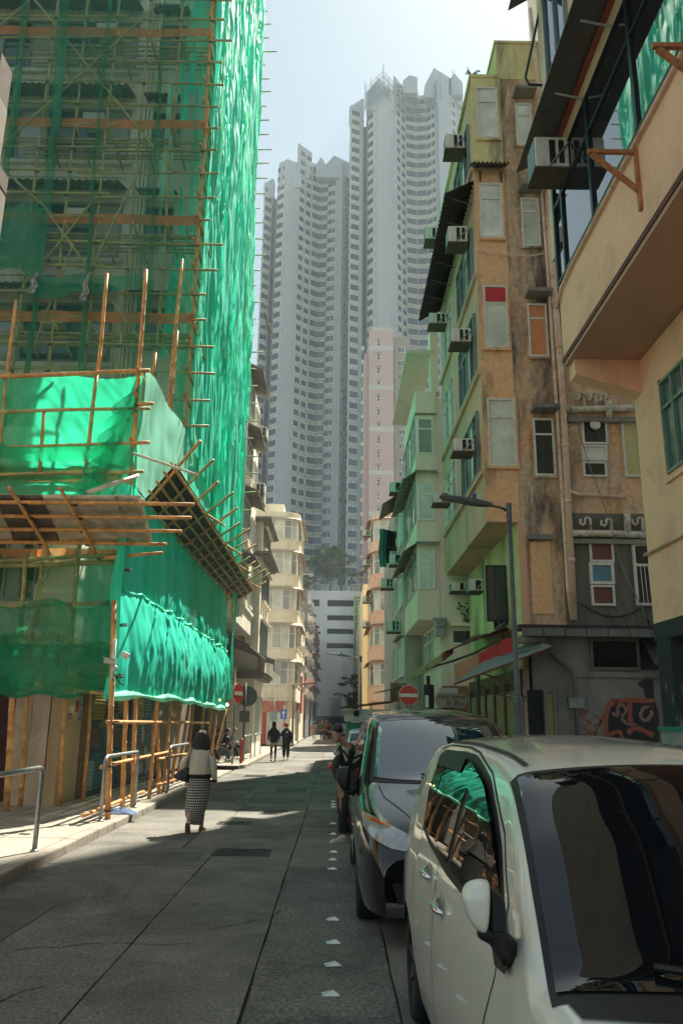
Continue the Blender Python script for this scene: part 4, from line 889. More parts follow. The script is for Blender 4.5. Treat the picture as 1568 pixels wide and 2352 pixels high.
b = MB(); q = on(1468, 1467, 1, 18.2); q2 = on(1500, 1538, 1, 18.2); b.box(q.x, q2.x + 0.5, 18.22, 18.25, q2.z, q.z); b.build('window_hole', DARK, ax)
b = MB(); b.extr([(q.x + 0.05, 18.2, q.z), (q2.x + 0.5, 18.2, q.z), (q2.x + 0.5, 17.75, q2.z + 0.08), (q.x + 0.12, 17.75, q2.z + 0.08)], (0, 0.03, 0.01)); b.build('propped_casement', mat('dusty_pane', (0.06,0.045,0.05), 0.4), ax)
z_ = on(1400, 1550, 1, 18.25).z; b = MB(); b.box(on(1305,1550,1,18.25).x, 8.6, 18.2, 18.25, z_ - 0.06, z_ + 0.06); b.build('string_course', GRYC, ax)
# door with pierced screen
q = on(1246, 1585, 1, 18.2); q2 = on(1278, 1690, 1, 18.2)
b = MB(); b.box(q.x - 0.35, q.x - 0.02, 18.2, 18.26, 0.13, q.z); b.build('dark_doorway', DARK, ax)
gt = thing('gate', 'pale perforated metal gate in the annex wall beside the green post', 'gate', (q.x, 18.15, 0.13)); w = q2.x - q.x
b = MB(); h = q.z
b.box(q.x, q.x + 0.06, 18.13, 18.19, 0.13, h); b.box(q2.x - 0.06, q2.x, 18.13, 18.19, 0.13, h); b.box(q.x + 0.06, q2.x - 0.06, 18.13, 18.19, h - 0.07, h); b.box(q.x + 0.06, q2.x - 0.06, 18.13, 18.19, 0.13, 0.2); b.build('frame', GRYC, gt)
s = MB(); s.box(q.x + 0.06, q2.x - 0.06, 18.17, 18.18, 0.2, h - 0.07); s.build('backing', DARK, gt)
s = MB(); k = 0; z = 0.26
while z < h - 0.1:
    for j in range(5): x = q.x + 0.075 + j * (w - 0.16) / 4.4; s.box(x, x + 0.018, 18.155, 18.169, z, z + 0.05)
    s.box(q.x + 0.06, q2.x - 0.06, 18.155, 18.165, z + 0.055, z + 0.066); z += 0.072
s.build('pierced_screen', mat('brass_cream', (0.42,0.36,0.16), 0.6), gt)
# conduit, meter box
def apt(x, y, off=0.07): p = on(x, y, 1, 18.25 - off); return (p.x, p.y, p.z)
b = MB(); b.tube([apt(1264,1485), apt(1266,1500), apt(1311,1540), apt(1318,1560), apt(1321,1600), apt(1326,1700)], 0.045, 8); b.build('down_pipe', mat('dull_grey_pipe', (0.12,0.125,0.12), 0.6, 0.2), ax, True)
b = MB(); b.tube([apt(1178,1470), apt(1252,1468)], 0.09, 10); b.build('gutter_pipe', GRYC, ax, True)
a_, c_ = apt(1303,1603,0.12), apt(1338,1627,0.12); mb_ = thing('junction_box', 'grey scribbled metal junction box on the annex wall', 'junction box', (a_[0], 18.1, c_[2]))
b = MB(); b.box(a_[0], c_[0], 18.02, 18.2, c_[2], a_[2]); b.box(a_[0] - 0.02, c_[0] + 0.02, 18.0, 18.2, a_[2] - 0.02, a_[2] + 0.01); bevel(b.build('casing', STEEL, mb_), 0.01)
def scribble(name, pts, r, mtl, Y, parent=None, flat=0.004, label=None, cat=None):
    b = MB(); P = [Vector((on(x, y, 1, Y).x, Y, on(x, y, 1, Y).z)) for x, y in pts]
    # smooth
    Q = []
    for i in range(len(P) - 1):
        p0 = P[max(i-1,0)]; p1 = P[i]; p2 = P[i+1]; p3 = P[min(i+2, len(P)-1)]
        for k in range(6):
            t = k/6; Q.append(0.5*((2*p1) + (p2-p0)*t + (2*p0-5*p1+4*p2-p3)*t*t + (3*p1-p0-3*p2+p3)*t*t*t))
    Q.append(P[-1]); O_ = []
    for i in range(len(Q)):
        d = (Q[min(i+1,len(Q)-1)] - Q[max(i-1,0)]).normalized(); s = Vector((d.z, 0, -d.x)) * r * (0.8 + 0.4 * abs(math.sin(i * 0.7)))
        O_.append((Q[i] - s, Q[i] + s))
    vs = [v for q in O_ for v in q]; b.add(vs, [(2*i, 2*i+1, 2*i+3, 2*i+2) for i in range(len(Q)-1)])
    o = b.build(name, mtl, parent); o['_f'] = 1; return o
PAINTO = mat('spray_orange', (0.30,0.085,0.05), 0.7, 0.2, 5); PAINTD = mat('spray_black', (0.02,0.015,0.018), 0.6, 0.2); PAINTW = mat('chalk_scrawl', (0.30,0.28,0.23), 0.9); PAINTR = mat('spray_faded_pink', (0.28,0.15,0.12), 0.8)
gf = thing('graffiti', 'black and orange spray painted letters on the annex wall', 'graffiti', (7, 18.24, 0.5))
b = MB(); P = [on(x, y, 1, 18.243) for x, y in ((1392,1700),(1393,1650),(1402,1625),(1415,1612),(1502,1610),(1512,1640),(1513,1712))]; b.add(P, [tuple(range(7))]); b.build('black_field', PAINTD, gf)
b = MB(); P = [on(x, y, 1, 18.242) for x, y in ((1462,1570),(1478,1585),(1482,1606),(1500,1606),(1500,1560),(1478,1560))]; b.add(P, [tuple(range(6))]); b.build('black_field', PAINTD, gf)
for pts, r_, m_ in ((((1391,1700),(1392,1640),(1412,1611),(1500,1609)), 0.05, PAINTO), (((1445,1612),(1446,1650),(1447,1662)), 0.05, PAINTO), (((1404,1638),(1425,1645),(1437,1630),(1425,1618),(1417,1632),(1436,1660),(1462,1666)), 0.03, PAINTR),
        (((1497,1628),(1478,1625),(1470,1645),(1482,1655),(1495,1640),(1490,1625)), 0.035, PAINTR), (((1440,1685),(1460,1672),(1500,1690)), 0.05, PAINTO), (((1395,1690),(1420,1680),(1430,1700)), 0.04, PAINTO)):
    scribble('painted_stroke', pts, r_, m_, 18.238, gf)
gf2 = thing('graffiti', 'loose orange scrawl sprayed low beside the junction box', 'graffiti', (6.3, 18.24, 0.5))
for pts in (((1330,1640),(1348,1632),(1340,1650),(1356,1660),(1338,1670),(1352,1682),(1335,1690)), ((1362,1642),(1378,1655),(1372,1672),(1362,1690)), ((1386,1640),(1376,1662),(1364,1666)), ((1350,1690),(1362,1680),(1372,1695))):
    scribble('painted_stroke', pts, 0.02, PAINTO, 18.238, gf2)
gf3 = thing('graffiti', 'faint chalk loops drawn above the black and orange letters', 'graffiti', (6.6, 18.24, 1.5))
scribble('chalk_stroke', ((1356,1600),(1350,1612),(1362,1616),(1366,1602),(1374,1612),(1384,1600),(1392,1614),(1402,1600),(1414,1616),(1420,1598),(1430,1590)), 0.008, PAINTW, 18.238, gf3)

# ---- no plants: cables and plinth
# ================================================================= NEAR RIGHT BUILDING
NX, NW = 4.45, 5.8
nb = thing('corner_building', 'peach building at the right edge with a ribbon window over a deep soffit', 'building', (5.8, 8, 0))
b = MB(); b.box(NW, 9.5, -6, 14.55, 3.56, 8.6); b.build('lower_wall', NOR, nb)
b = MB(); b.box(NX, NX + 0.3, -6, 14.52, 8.74, 10.38); b.build('spandrel', NOR, nb)
b = MB(); b.box(NX + 0.06, NX + 0.3, -6, 14.52, 10.38, 12.95); b.build('window_recess', mat('dark_room', (0.03,0.02,0.022), 0.8), nb)
b = MB(); b.box(NX, NX + 0.3, -6, 14.52, 12.95, 30); b.box(NX, NX + 0.3, 14.52, 14.9, 11.2, 30); b.box(NX + 0.3, 9, 14.3, 14.9, 11.2, 30); b.build('upper_wall', mat('cream_pink_wall', (0.50,0.38,0.27), 0.85, 0.1, 1, stain=(0.28,0.2,0.14), ssc=0.8, samt=0.5, streak=1), nb)
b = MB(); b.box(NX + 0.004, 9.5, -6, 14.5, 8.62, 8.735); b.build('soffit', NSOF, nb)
b = MB(); b.box(NX - 0.02, NX + 0.0, -6, 14.55, 8.70, 8.80); b.build('drip_edge', mat('maroon_edge', (0.12,0.035,0.03), 0.7, 0.3, 4), nb)
b = MB(); b.hexa([(NX + 0.1, 14.15, 8.3), (NW, 14.15, 7.93), (NW, 14.5, 7.93), (NX + 0.1, 14.5, 8.3), (NX + 0.1, 14.15, 8.62), (NW, 14.15, 8.62), (NW, 14.5, 8.62), (NX + 0.1, 14.5, 8.62)]); b.build('end_beam', NOR, nb)
b = MB(); b.box(NX + 0.3, 9.0, 14.2, 14.5, 8.74, 30); b.build('end_wall', NOR, nb)
# ribbon window
rw = thing('x', 'x', 'x'); bpy.data.objects.remove(rw)
b = MB(); z0, z1 = 10.40, 12.93
b.box(NX - 0.03, NX + 0.06, -6, 14.5, z0, z0 + 0.06); b.box(NX - 0.03, NX + 0.06, -6, 14.5, z1 - 0.07, z1)
my = [14.47, 13.92, 12.2, 10.1, 8.2, 6.2, 4.2]
for y in my: b.box(NX - 0.04, NX + 0.06, y - 0.05, y + 0.05, z0 + 0.06, z1 - 0.07)
for i in range(len(my) - 1):
    b.box(NX - 0.03, NX + 0.055, my[i+1] + 0.05, my[i] - 0.05, z0 + 1.72, z0 + 1.80)
rwn = b.build('ribbon_window', BLFR, nb)
MIR = mat('dark_reflective_glass', (0.012,0.013,0.016), 0.02, 0.3, 0.5, spec=1.0, ior=2.1)
for i in range(len(my) - 1):
    for (za, zc) in ((z0 + 0.06, z0 + 1.72), (z0 + 1.8, z1 - 0.07)):
        b = MB(); t = rnd.uniform(-0.006, 0.006); b.add([(NX + t, my[i] - 0.05, za), (NX - t, my[i+1] + 0.05, za), (NX - t, my[i+1] + 0.05, zc), (NX + t, my[i] - 0.05, zc)], [(0,1,2,3)]); b.build('pane', MIR, rwn)
b = MB(); b.tube([(NX - 0.05, 14.6, 9.95), (NX - 0.05, 14.2, 10.2), (NX - 0.05, 13.6, 10.27), (NX - 0.05, -4, 10.27)], 0.035, 8); b.build('conduit', PIPEM, nb, True)
# brackets and canopy
for (xw, yw, xt, yt) in ((1462, 350, 1371, 345), (1640, 108, 1475, 113)):
    w0 = on(xw, yw, 0, NX); y = w0.y; z = w0.z; t0_ = thing('bracket', 'rusty orange steel bracket under the ribbon window, ' + ('lower left one' if xw < 1500 else 'upper one at the edge of the picture'), 'bracket', (NX, y, z))
    b = MB(); b.box(NX - 0.75, NX, y - 0.03, y + 0.03, z - 0.03, z + 0.03); b.hexa([(NX - 0.72, y-0.025, z-0.07),(NX-0.03,y-0.025,z-0.72),(NX-0.03,y+0.025,z-0.72),(NX-0.72,y+0.025,z-0.07),(NX-0.66,y-0.025,z-0.02),(NX-0.03,y-0.025,z-0.62),(NX-0.03,y+0.025,z-0.62),(NX-0.66,y+0.025,z-0.02)]); b.box(NX - 0.05, NX - 0.002, y - 0.04, y + 0.04, z - 1.0, z + 0.05)
    b.build('steel', mat('rust_orange', (0.42,0.17,0.07), 0.85, 0.3, 10, stain=(0.2,0.08,0.04), ssc=8) if xw < 1500 else bpy.data.materials['rust_orange'], t0_)
cn = thing('canopy', 'long grey sheet canopy above the ribbon window with little stays', 'canopy', (NX, 10, 13.2))
b = MB(); b.hexa([(3.72, 0, 13.16), (NX, 0, 13.42), (NX, 14.45, 13.42), (3.72, 14.62, 13.16), (3.72, 0, 13.20), (NX, 0, 13.46), (NX, 14.45, 13.46), (3.72, 14.62, 13.20)]); b.build('sheet', mat('canopy_grey', (0.13,0.12,0.12), 0.8, 0.15, 1.5, stain=(0.30,0.16,0.08), ssc=1.2, samt=0.3), cn)
for k in range(9):
    y = 14.0 - k * 1.6; b = MB(); b.tube([(3.95, y, 13.19), (NX, y - 0.05, 13.02)], 0.022, 6); b.build('stay', STEEL, cn)
b = MB(); b.box(NX - 0.10, NX - 0.0, 0, 14.5, 13.3, 13.36); b.build('flashing', mat('red_flashing', (0.30,0.07,0.045), 0.7), cn)
# upper window + black frame bracket and the stub canopy at the top edge
winx(nb, 12.8, 14.2, 15.0, 17.8, NX, 2, mf=SFRAME, mg=[GLSB], out=-1); winx(nb, 13.2, 14.7, 18.4, 20.8, NX, 2, mf=SFRAME, mg=[GLSB, WHG], out=-1)
p = [on(1243, 0, 1, 14.8), on(1206, 178, 1, 14.8), on(1214, 194, 1, 14.8), on(1246, 196, 1, 14.8)]
b = MB(); b.tube(p, 0.03, 8); tag(b.build('steel_bracket_rod', BLACKM, None, True), 'black bent steel rod hanging beside the tall drain pipe near the top', 'bracket')
b = MB(); a0 = on(1166, 25, 1, 14.6); b.hexa([(a0.x, 12.5, a0.z), (NX, 12.5, a0.z + 0.5), (NX, 14.6, a0.z + 0.5), (a0.x, 14.6, a0.z), (a0.x, 12.5, a0.z + 0.04), (NX, 12.5, a0.z + 0.54), (NX, 14.6, a0.z + 0.54), (a0.x, 14.6, a0.z + 0.04)])
tag(b.build('canopy', bpy.data.materials['canopy_grey']), 'short dark canopy clipped by the top edge of the picture', 'canopy')
# lower wall window, band, pillar
winx(nb, 11.8, 13.2, 6.0, 7.72, NW, 3, mf=mat('sage_frame', (0.22,0.28,0.22), 0.5), mg=[GLSG, GLSG], transom=0.3, out=-1)
b = MB(); b.box(NW - 0.05, NW, 11.6, 13.4, 5.88, 6.0); b.box(NW - 0.05, NW, 13.2, 13.3, 6.0, 7.8); b.box(NW - 0.05, NW, 11.6, 13.3, 7.72, 7.82); b.build('window_surround', NOR, nb)
b = MB(); b.tube([(NW - 0.04, 14.6, 4.85), (NW - 0.04, 10, 4.85)], 0.03, 6); b.build('conduit', PIPEM, nb, True)
b = MB(); b.box(NW - 0.01, 9.5, -6, 14.57, 3.25, 3.56); b.build('black_band', mat('black_fascia', (0.025,0.022,0.025), 0.6), nb)
b = MB(); b.box(NW, NW + 0.35, 13.9, 14.5, 0.1, 3.25); b.build('pillar', mat('peeling_black_pillar', (0.025,0.027,0.032), 0.7, 0.2, 5, stain=(0.55,0.52,0.45), ssc=4.5, samt=0.95, streak=1, sthr=0.58), nb)
b = MB(); b.box(NW + 0.35, NW + 0.55, 13.85, 14.2, 0.1, 3.2); b.build('rusty_jamb', mat('flaking_jamb', (0.32,0.27,0.20), 0.8, 0.2, 6, stain=(0.2,0.09,0.04), ssc=3, samt=0.8), nb)
b = MB(); b.box(NW + 0.5, 9.5, 13.6, 13.85, 0.1, 3.2); b.build('mint_wall', mat('mint_plaster', (0.40,0.46,0.34), 0.85, 0.08, 1), nb)
b = MB(); b.box(NW, NW + 0.06, 13.93, 14.45, 1.1, 1.5); b.build('sticker', PM['white'], nb)
eb = thing('kiosk_box', 'pale cabinet with a green lid at the foot of the mint wall', 'cabinet', (6.3, 12.6, 0.13)); q = on(1545, 1680, 1, 12.9)
b = MB(); b.box(q.x, q.x + 0.7, 12.9, 13.4, 0.13, q.z); b.build('body', mat('cabinet_grey', (0.30,0.32,0.27), 0.6), eb)
b = MB(); b.box(q.x - 0.03, q.x + 0.73, 12.86, 13.44, q.z, q.z + 0.07); b.build('lid', mat('green_lid', (0.03,0.22,0.15), 0.5), eb)

# ---------------------------------------------------------------- air conditioners
def aircon(x, y, z, w, d, h, label, face='x-', group='air conditioners on the right-hand facades', tint=None):
    """box hung on a wall; (x,y,z) is the low outer corner, w along X, d along Y"""
    t = thing('air_conditioner', label, 'air conditioner', (x + w/2, y + d/2, z), group)
    b = MB(); b.box(x, x + w, y, y + d, z + 0.05, z + h); o = b.build('casing', tint or ACM, t); bevel(o, 0.012, 1)
    g = MB()
    for (xa, xb) in ((0.42, 0.60), (0.70, 0.86)) if w > 0.5 else ((0.45, 0.85),):
        g.box(x + w * xa, x + w * xb, y - 0.006, y + 0.01, z + 0.05 + 0.12 * h, z + 0.9 * h)
    g.build('vent', DARK, t)
    f = MB(); f.box(x - 0.012, x + 0.01, y + 0.03, y + d - 0.03, z + 0.09, z + h - 0.03); f.build('grille', mat('ac_grille', (0.16,0.20,0.19), 0.5) if 'ac_grille' not in bpy.data.materials else bpy.data.materials['ac_grille'], t)
    s = MB(); s.box(x - 0.03, x + w, y - 0.04, y + d + 0.04, z - 0.0, z + 0.035); s.build('tray', RUST, t)
    s = MB(); s.tube([(x + w * 0.35, y - 0.03, z + 0.02), (x + w, y - 0.03, z + h * 0.8)], 0.016, 5); s.tube([(x + w * 0.35, y + d + 0.03, z + 0.02), (x + w, y + d + 0.03, z + h * 0.8)], 0.016, 5); s.build('strut', STEEL, t)
    return t
aircon(3.78, 13.30, 12.24, 0.66, 0.58, 0.74, 'large air conditioner on a black tray under the grey canopy', group=None)
def acat(x0, y0, x1, y1, Y, label, wallx=3.62):
    a = on(x0, y1, 1, Y); c = on(x1, y0, 1, Y); h = (c.z - a.z) * 0.72
    return aircon(a.x, Y, a.z, c.x - a.x, 0.5, h, label)
acat(1024, 293, 1066, 343, 19.6, 'air conditioner highest on the tenement, by the milky top bay window')
acat(1030, 504, 1072, 558, 19.3, 'blue-edged air conditioner beside the second bay window of the tenement')
acat(977, 509, 1014, 551, 24.4, 'grey-green air conditioner poking out behind the dark awning, upper one')
acat(1037, 740, 1080, 788, 19.2, 'air conditioner beside the bay window with the red pane')
acat(986, 708, 1026, 745, 24.0, 'small air conditioner just below the low end of the dark awning')
acat(1042, 994, 1088, 1039, 19.1, 'air conditioner beside the lowest bay window of the tenement')
acat(996, 1120, 1034, 1157, 22.6, 'air conditioner directly above the lamp head of the near street lamp')
acat(1037, 1328, 1082, 1360, 25.6, 'louvred air conditioner on the cream wall under the green soffit')
acat(1078, 1318, 1108, 1360, 21.9, 'air conditioner beside the casement window opened over the shop')
# ================================================================= MIDDLE DISTANCE, right row
CREAM2 = mat('cream_yellow_wall', (0.86,0.52,0.43), 0.85, 0.07, 0.7, bump=0.1, stain=(0.42,0.37,0.26), ssc=0.7, samt=0.4, streak=1)
MINT = mat('mint_green_wall', (0.32,0.34,0.30), 0.85, 0.1, 0.8, stain=(0.13,0.22,0.17), ssc=0.8, samt=0.4, streak=1)
STW = mat('streaked_grey_wall', (0.28,0.25,0.21), 0.9, 0.2, 1.0, stain=(0.12,0.11,0.095), ssc=0.7, samt=0.8, streak=1)
WFR = mat('white_window_frame', (0.62,0.62,0.57), 0.5, 0.08)
GTIN = mat('grey_green_tin', (0.24,0.23,0.19), 0.7, 0.2, 2, stain=(0.12,0.09,0.07), ssc=2, samt=0.5)
CU = 26.3; cx0, cx1 = 2.7, 3.42
cb_ = thing('tenement_building', 'cream tenement with glazed balconies and sloping tin hoods beyond the green one', 'building', (3.4, CU, 0))
b = MB(); b.box(cx1, 9, CU, 31.3, 0.1, 11.9); b.box(cx1, 9, CU, 31.3, 11.9, 12.9); b.build('main_wall', CREAM2, cb_)
zt = lambda y, Y=CU: on(975, y, 1, Y).z
def cbay(z0, z1, y1=31.2, m_=CREAM2):
    b = MB(); b.box(cx0, cx1 + 0.005, CU - 0.03, y1, z0, z1); b.build('bay_wall', m_, cb_)
cbay(zt(1424), zt(1353)); cbay(zt(1263), zt(1196)); cbay(zt(1109), zt(1044)); cbay(zt(962), zt(900))
for (ya, yc) in ((1353, 1263), (1196, 1109), (1044, 962)):
    z0, z1 = zt(ya), zt(yc)
    b = MB(); b.box(cx1 - 0.12, cx1 + 0.005, CU - 0.03, CU + 0.1, z0, z1); b.box(cx0, cx0 + 0.06, CU - 0.03, CU + 0.06, z0, z1); b.build('corner_post', CREAM2, cb_)
    win(cb_, cx0 + 0.06, cx1 - 0.12, z0, z1, CU - 0.03, 2 if ya == 1353 else 1, mf=WFR, mg=[WHG] if ya != 1044 else [GLSC], transom=0.3, dep=0.05)
    winx(cb_, CU + 0.1, 31.2, z0, z1, cx0 + 0.02, 9, mf=mat('pale_green_frame', (0.42,0.42,0.36), 0.5) if ya == 1353 else bpy.data.materials['pale_green_frame'], mg=[GLSC, WHG2, GLS, GLSC], transom=0.3, out=-1, dep=0.05)
    b = MB(); b.box(cx0 + 0.03, cx1, 31.1, 31.2, z0, z1); b.build('corner_post', CREAM2, cb_)
    b = MB(); b.box(cx0 + 0.3, cx0 + 0.5, CU + 0.4, CU + 4.4, z0, z1); b.build('curtain', CURT, cb_)
for yy in (1255, 1091):
    z = zt(yy) + 0.12
    corr_roof('tin_hood', cb_, (cx0 + 0.02, CU - 0.15, z), (0, 5.4, 0), (-0.5, 0, -0.34), 22, GTIN, 0.012)
    b = MB(); b.hexa([(cx0 - 0.05, CU - 0.3, z - 0.08), (cx1, CU - 0.3, z - 0.08), (cx1, CU, z + 0.02), (cx0 - 0.05, CU, z + 0.02), (cx0 - 0.05, CU - 0.3, z - 0.04), (cx1, CU - 0.3, z - 0.04), (cx1, CU, z + 0.06), (cx0 - 0.05, CU, z + 0.06)]); b.build('tin_hood', GTIN, cb_)
    for k in range(10):
        b = MB(); y = CU + 0.2 + k * 0.54; b.tube([(cx0 + 0.02, y, z - 0.3), (cx0 - 0.42, y, z - 0.3)], 0.018, 4); b.build('hood_stay', STEEL, cb_)
b = MB(); b.box(cx0 - 0.03, cx1, CU - 0.08, 31.3, zt(954) , zt(954) + 0.06); b.build('cornice', GRYC, cb_)
b = MB(); b.hexa([(cx0 - 0.3, CU - 0.05, zt(813)), (cx1, CU - 0.05, zt(813)), (cx1, 33.5, zt(813)), (cx0 - 0.3, 33.5, zt(813)), (cx0 - 0.3, CU - 0.05, zt(813) + 0.14), (cx1, CU - 0.05, zt(813) + 0.14), (cx1, 33.5, zt(813) + 0.14), (cx0 - 0.3, 33.5, zt(813) + 0.14)]); b.build('flat_canopy', mat('pale_green_soffit', (0.50,0.42,0.34), 0.85, 0.1), cb_)
b = MB(); b.box(cx1 - 0.16, cx1 + 0.13, CU - 0.02, CU + 0.6, zt(900), zt(757)); b.build('end_pier', CREAM2, cb_)
dwin(cb_, 1036, 1446, 1083, 1480, CU, 1, glass('purple_pane', (0.05,0.03,0.04)), WFR, 0, 0.05, 0.05)
z = on(1055, 1440, 1, CU).z; b = MB(); b.box(on(1031,1440,1,CU).x, 4.4, CU - 0.35, CU, z, z + 0.1); b.build('hood_slab', CREAM2, cb_)
winx(cb_, 27.3, 30.6, 3.6, 4.9, cx1, 4, mf=WFR, mg=[GLSC, GLS], out=-1, transom=0.3)
sprig('ledge_plant', on(1075, 1438, 1, CU - 0.2), 0.75, 'spindly plant rooted on the little ledge of the cream wall', 30)
lt = thing('floodlight', 'grey box floodlight fixed to the cream wall corner', 'lamp', on(1010, 1440, 1, CU - 0.3)); q = on(1010, 1440, 1, CU - 0.3)
b = MB(); b.hexa([(q.x - 0.12, q.y - 0.1, q.z), (q.x + 0.12, q.y - 0.1, q.z), (q.x + 0.12, q.y + 0.3, q.z), (q.x - 0.12, q.y + 0.3, q.z), (q.x - 0.22, q.y - 0.15, q.z + 0.28), (q.x + 0.22, q.y - 0.15, q.z + 0.28), (q.x + 0.22, q.y + 0.3, q.z + 0.28), (q.x - 0.22, q.y + 0.3, q.z + 0.28)]); b.build('housing', STEEL, lt)
b = MB(); b.box(q.x - 0.14, q.x + 0.14, q.y - 0.02, q.y + 0.3, q.z - 0.3, q.z - 0.01); b.build('gear_box', STEEL, lt)
# mint green building
gb = thing('tenement_building', 'narrow mint green tenement with a streaked grey end wall', 'building', (3.0, 31.3, 0))
b = MB(); b.box(2.72, 9, 31.32, 45, 3.0, 11.8); b.build('main_wall', MINT, gb)
b = MB(); b.box(2.70, 3.6, 31.28, 31.33, 2.6, 6.0); b.box(2.73, 9, 31.32, 45, 0.1, 3.0); b.build('end_wall', STW, gb)
b = MB(); b.box(2.76, 3.2, 31.4, 31.9, 11.8, 13.3); b.build('pier', STW, gb)
for (z0, z1) in ((3.5, 5.0), (6.3, 7.8), (8.9, 10.6)):
    winx(gb, 32.0, 34.2, z0, z1, 2.72, 3, mf=WFR, mg=[GLSC, WHG, GLS], out=-1, transom=0.3); winx(gb, 35.5, 37.2, z0, z1, 2.72, 2, mf=WFR, mg=[GLSC, GLS], out=-1)
    b = MB(); b.box(2.45, 2.72, 31.9, 34.3, z1 + 0.02, z1 + 0.09); b.build('hood_slab', GRYC, gb)
corr_roof('awning', gb, (2.7, 33.4, 11.4), (0, 3.0, 0), (-0.75, 0, -0.5), 8, GTIN, 0.02)
aircon(2.15, 33.5, 5.35, 0.55, 0.5, 0.55, 'air conditioner on the mint building above the far lamp arm'); aircon(2.2, 32.4, 8.0, 0.5, 0.5, 0.5, 'air conditioner on the mint building below the hanging washing')
aircon(2.0, 34.8, 7.4, 0.55, 0.5, 0.5, 'air conditioner further along the mint building at mid height'); aircon(2.2, 32.0, 11.0, 0.5, 0.5, 0.5, 'topmost air conditioner of the mint building')
b = MB()
for k in range(6): b.tube([(2.7, 34 + k * 0.25, 9.1), (1.95, 34 + k * 0.25, 9.1)], 0.012, 4)
b.tube([(1.95, 33.9, 9.1), (1.95, 35.4, 9.1)], 0.012, 4); tag(b.build('drying_rack', RUST), 'thin iron washing rack poking from the mint building', 'drying rack')
wsh = thing('washing', 'dark clothes and a green cloth hanging from the mint building rack', 'laundry', (2.2, 34, 9.0))
for k, (m_, w, l) in enumerate(((mat('cloth_teal', (0.03,0.16,0.13), 0.9), 0.3, 1.7), (BLACKM, 0.25, 1.5), (BLACKM, 0.35, 0.9))):
    sheet('garment', lambda u, v: (2.0 + 0.22 * k + w * (u - 0.5) + 0.03 * math.sin(v*8), 34.1 + 0.2*k + 0.05 * math.sin(u*9 + k), 9.95 - l * v), 6, 8, m_, wsh)

# ---------- round-bayed corner buildings
def round_bay_building(name, label, side, Y0, xc, xin, zs, aw, wall, awm, frm, yend, roofz, base=0.1, glz=(GLSC, WHG2)):
    """xc: outermost X of the bay (towards the street), xin: X where the visible front stops; side=-1 left row, +1 right row"""
    t = thing(name, label, 'building', (xin, Y0, 0)); r = 1.15; sg = 1 if side < 0 else -1   # sg: towards street
    def path(off=0.0, n=6):
        P = [(xin, Y0 - off)]; cxx = xc - sg * r; P.append((cxx, Y0 - off))
        for k in range(1, n + 1):
            a = R(90 * k / n); P.append((cxx + sg * (r + off) * math.sin(a), Y0 + r - (r + off) * math.cos(a)))
        P.append((xc + sg * off, yend)); return P
    def skirt(nm, off, z0, z1, m_, smooth=False):
        P = path(off); back = [(xin, yend)]; poly = P + back
        if sg < 0: poly = poly[::-1]
        b = MB(); b.prism(poly, z0, z1); return b.build(nm, m_, t)
    skirt('shop_wall', -0.35, base, zs[0][0] - 1.0, wall)
    prev = None
    for i, (z0, z1) in enumerate(zs):
        lo = zs[i-1][1] if i else z0 - 1.15
        skirt('parapet_band', 0.0, lo + (0.12 if i else 0), z0, wall)
        skirt('band_lip', 0.05, z0 - 0.05, z0 + 0.02, wall)
        # glazing
        P = path(-0.06); pts = []
        nf = 4
        for k in range(nf): pts.append((P[0][0] + (P[1][0] - P[0][0]) * k / nf, P[0][1]))
        pts += P[1:-1:2] + [P[-2]]
        for k in range(1, 4): pts.append((P[-2][0], P[-2][1] + (yend - P[-2][1]) * k / 3))
        f = MB()
        for (x, y) in pts: f.box(x - 0.035, x + 0.035, y - 0.035, y + 0.035, z0, z1)
        for z in (z0 + 0.03, z0 + (z1 - z0) * 0.66, z1 - 0.03):
            for a, c in zip(pts[:-1], pts[1:]): f.tube([(a[0], a[1], z), (c[0], c[1], z)], 0.032, 4)
        w = f.build('window_band', frm, t)
        for k, (a, c) in enumerate(zip(pts[:-1], pts[1:])):
            p = MB(); p.quad((a[0], a[1], z0), (c[0], c[1], z0), (c[0], c[1], z1), (a[0], a[1], z1)); p.build('pane', glz[(k + i) % len(glz)], w)
        # corrugated skirt awning
        P = path(0.0, 8); 
        Pf = []
        for a, c in zip(P[:-1], P[1:]):
            m_ = max(1, int(math.hypot(c[0]-a[0], c[1]-a[1]) / 0.12))
            for k in range(m_): Pf.append((a[0] + (c[0]-a[0]) * k / m_, a[1] + (c[1]-a[1]) * k / m_))
        Pf.append(P[-1]); ctr = Vector((xc - sg * r, Y0 + r, 0)); b = MB(); vs = []; n_ = len(Pf)
        for k, (x, y) in enumerate(Pf):
            if x * sg <= (xc - sg * r) * sg: nrm = Vector((0, -1, 0))
            elif y >= Y0 + r: nrm = Vector((sg, 0, 0))
            else: nrm = (Vector((x, y, 0)) - ctr).normalized()
            wv = 0.015 * (1 if k % 2 else -1)
            vs += [Vector((x, y, z1 + 0.22 + wv)), Vector((x, y, z1 + 0.02 + wv)) + nrm * aw]
        b.add(vs, [(2*k, 2*k+2, 2*k+3, 2*k+1) for k in range(n_ - 1)]); o = b.build('tin_awning', awm, t); shell(o, 0.01)
        skirt('parapet_band', 0.0, z1, z1 + 0.12, wall)
    skirt('parapet_band', -0.02, zs[-1][1] + 0.12, roofz, wall)
    b = MB(); xa, xb = sorted((xin, xc - sg * 1.3)); b.box(xa, xb, Y0 + 0.8, yend, roofz, roofz + 0.8); b.build('roof_box', wall, t)
    return t
PY_ = 58.0; zc_ = lambda y: on(640, y, 1, PY_).z
zsC = [(zc_(1572), zc_(1520)), (zc_(1488), zc_(1436)), (zc_(1400), zc_(1352)), (zc_(1318), zc_(1268)), (zc_(1238), zc_(1193))]
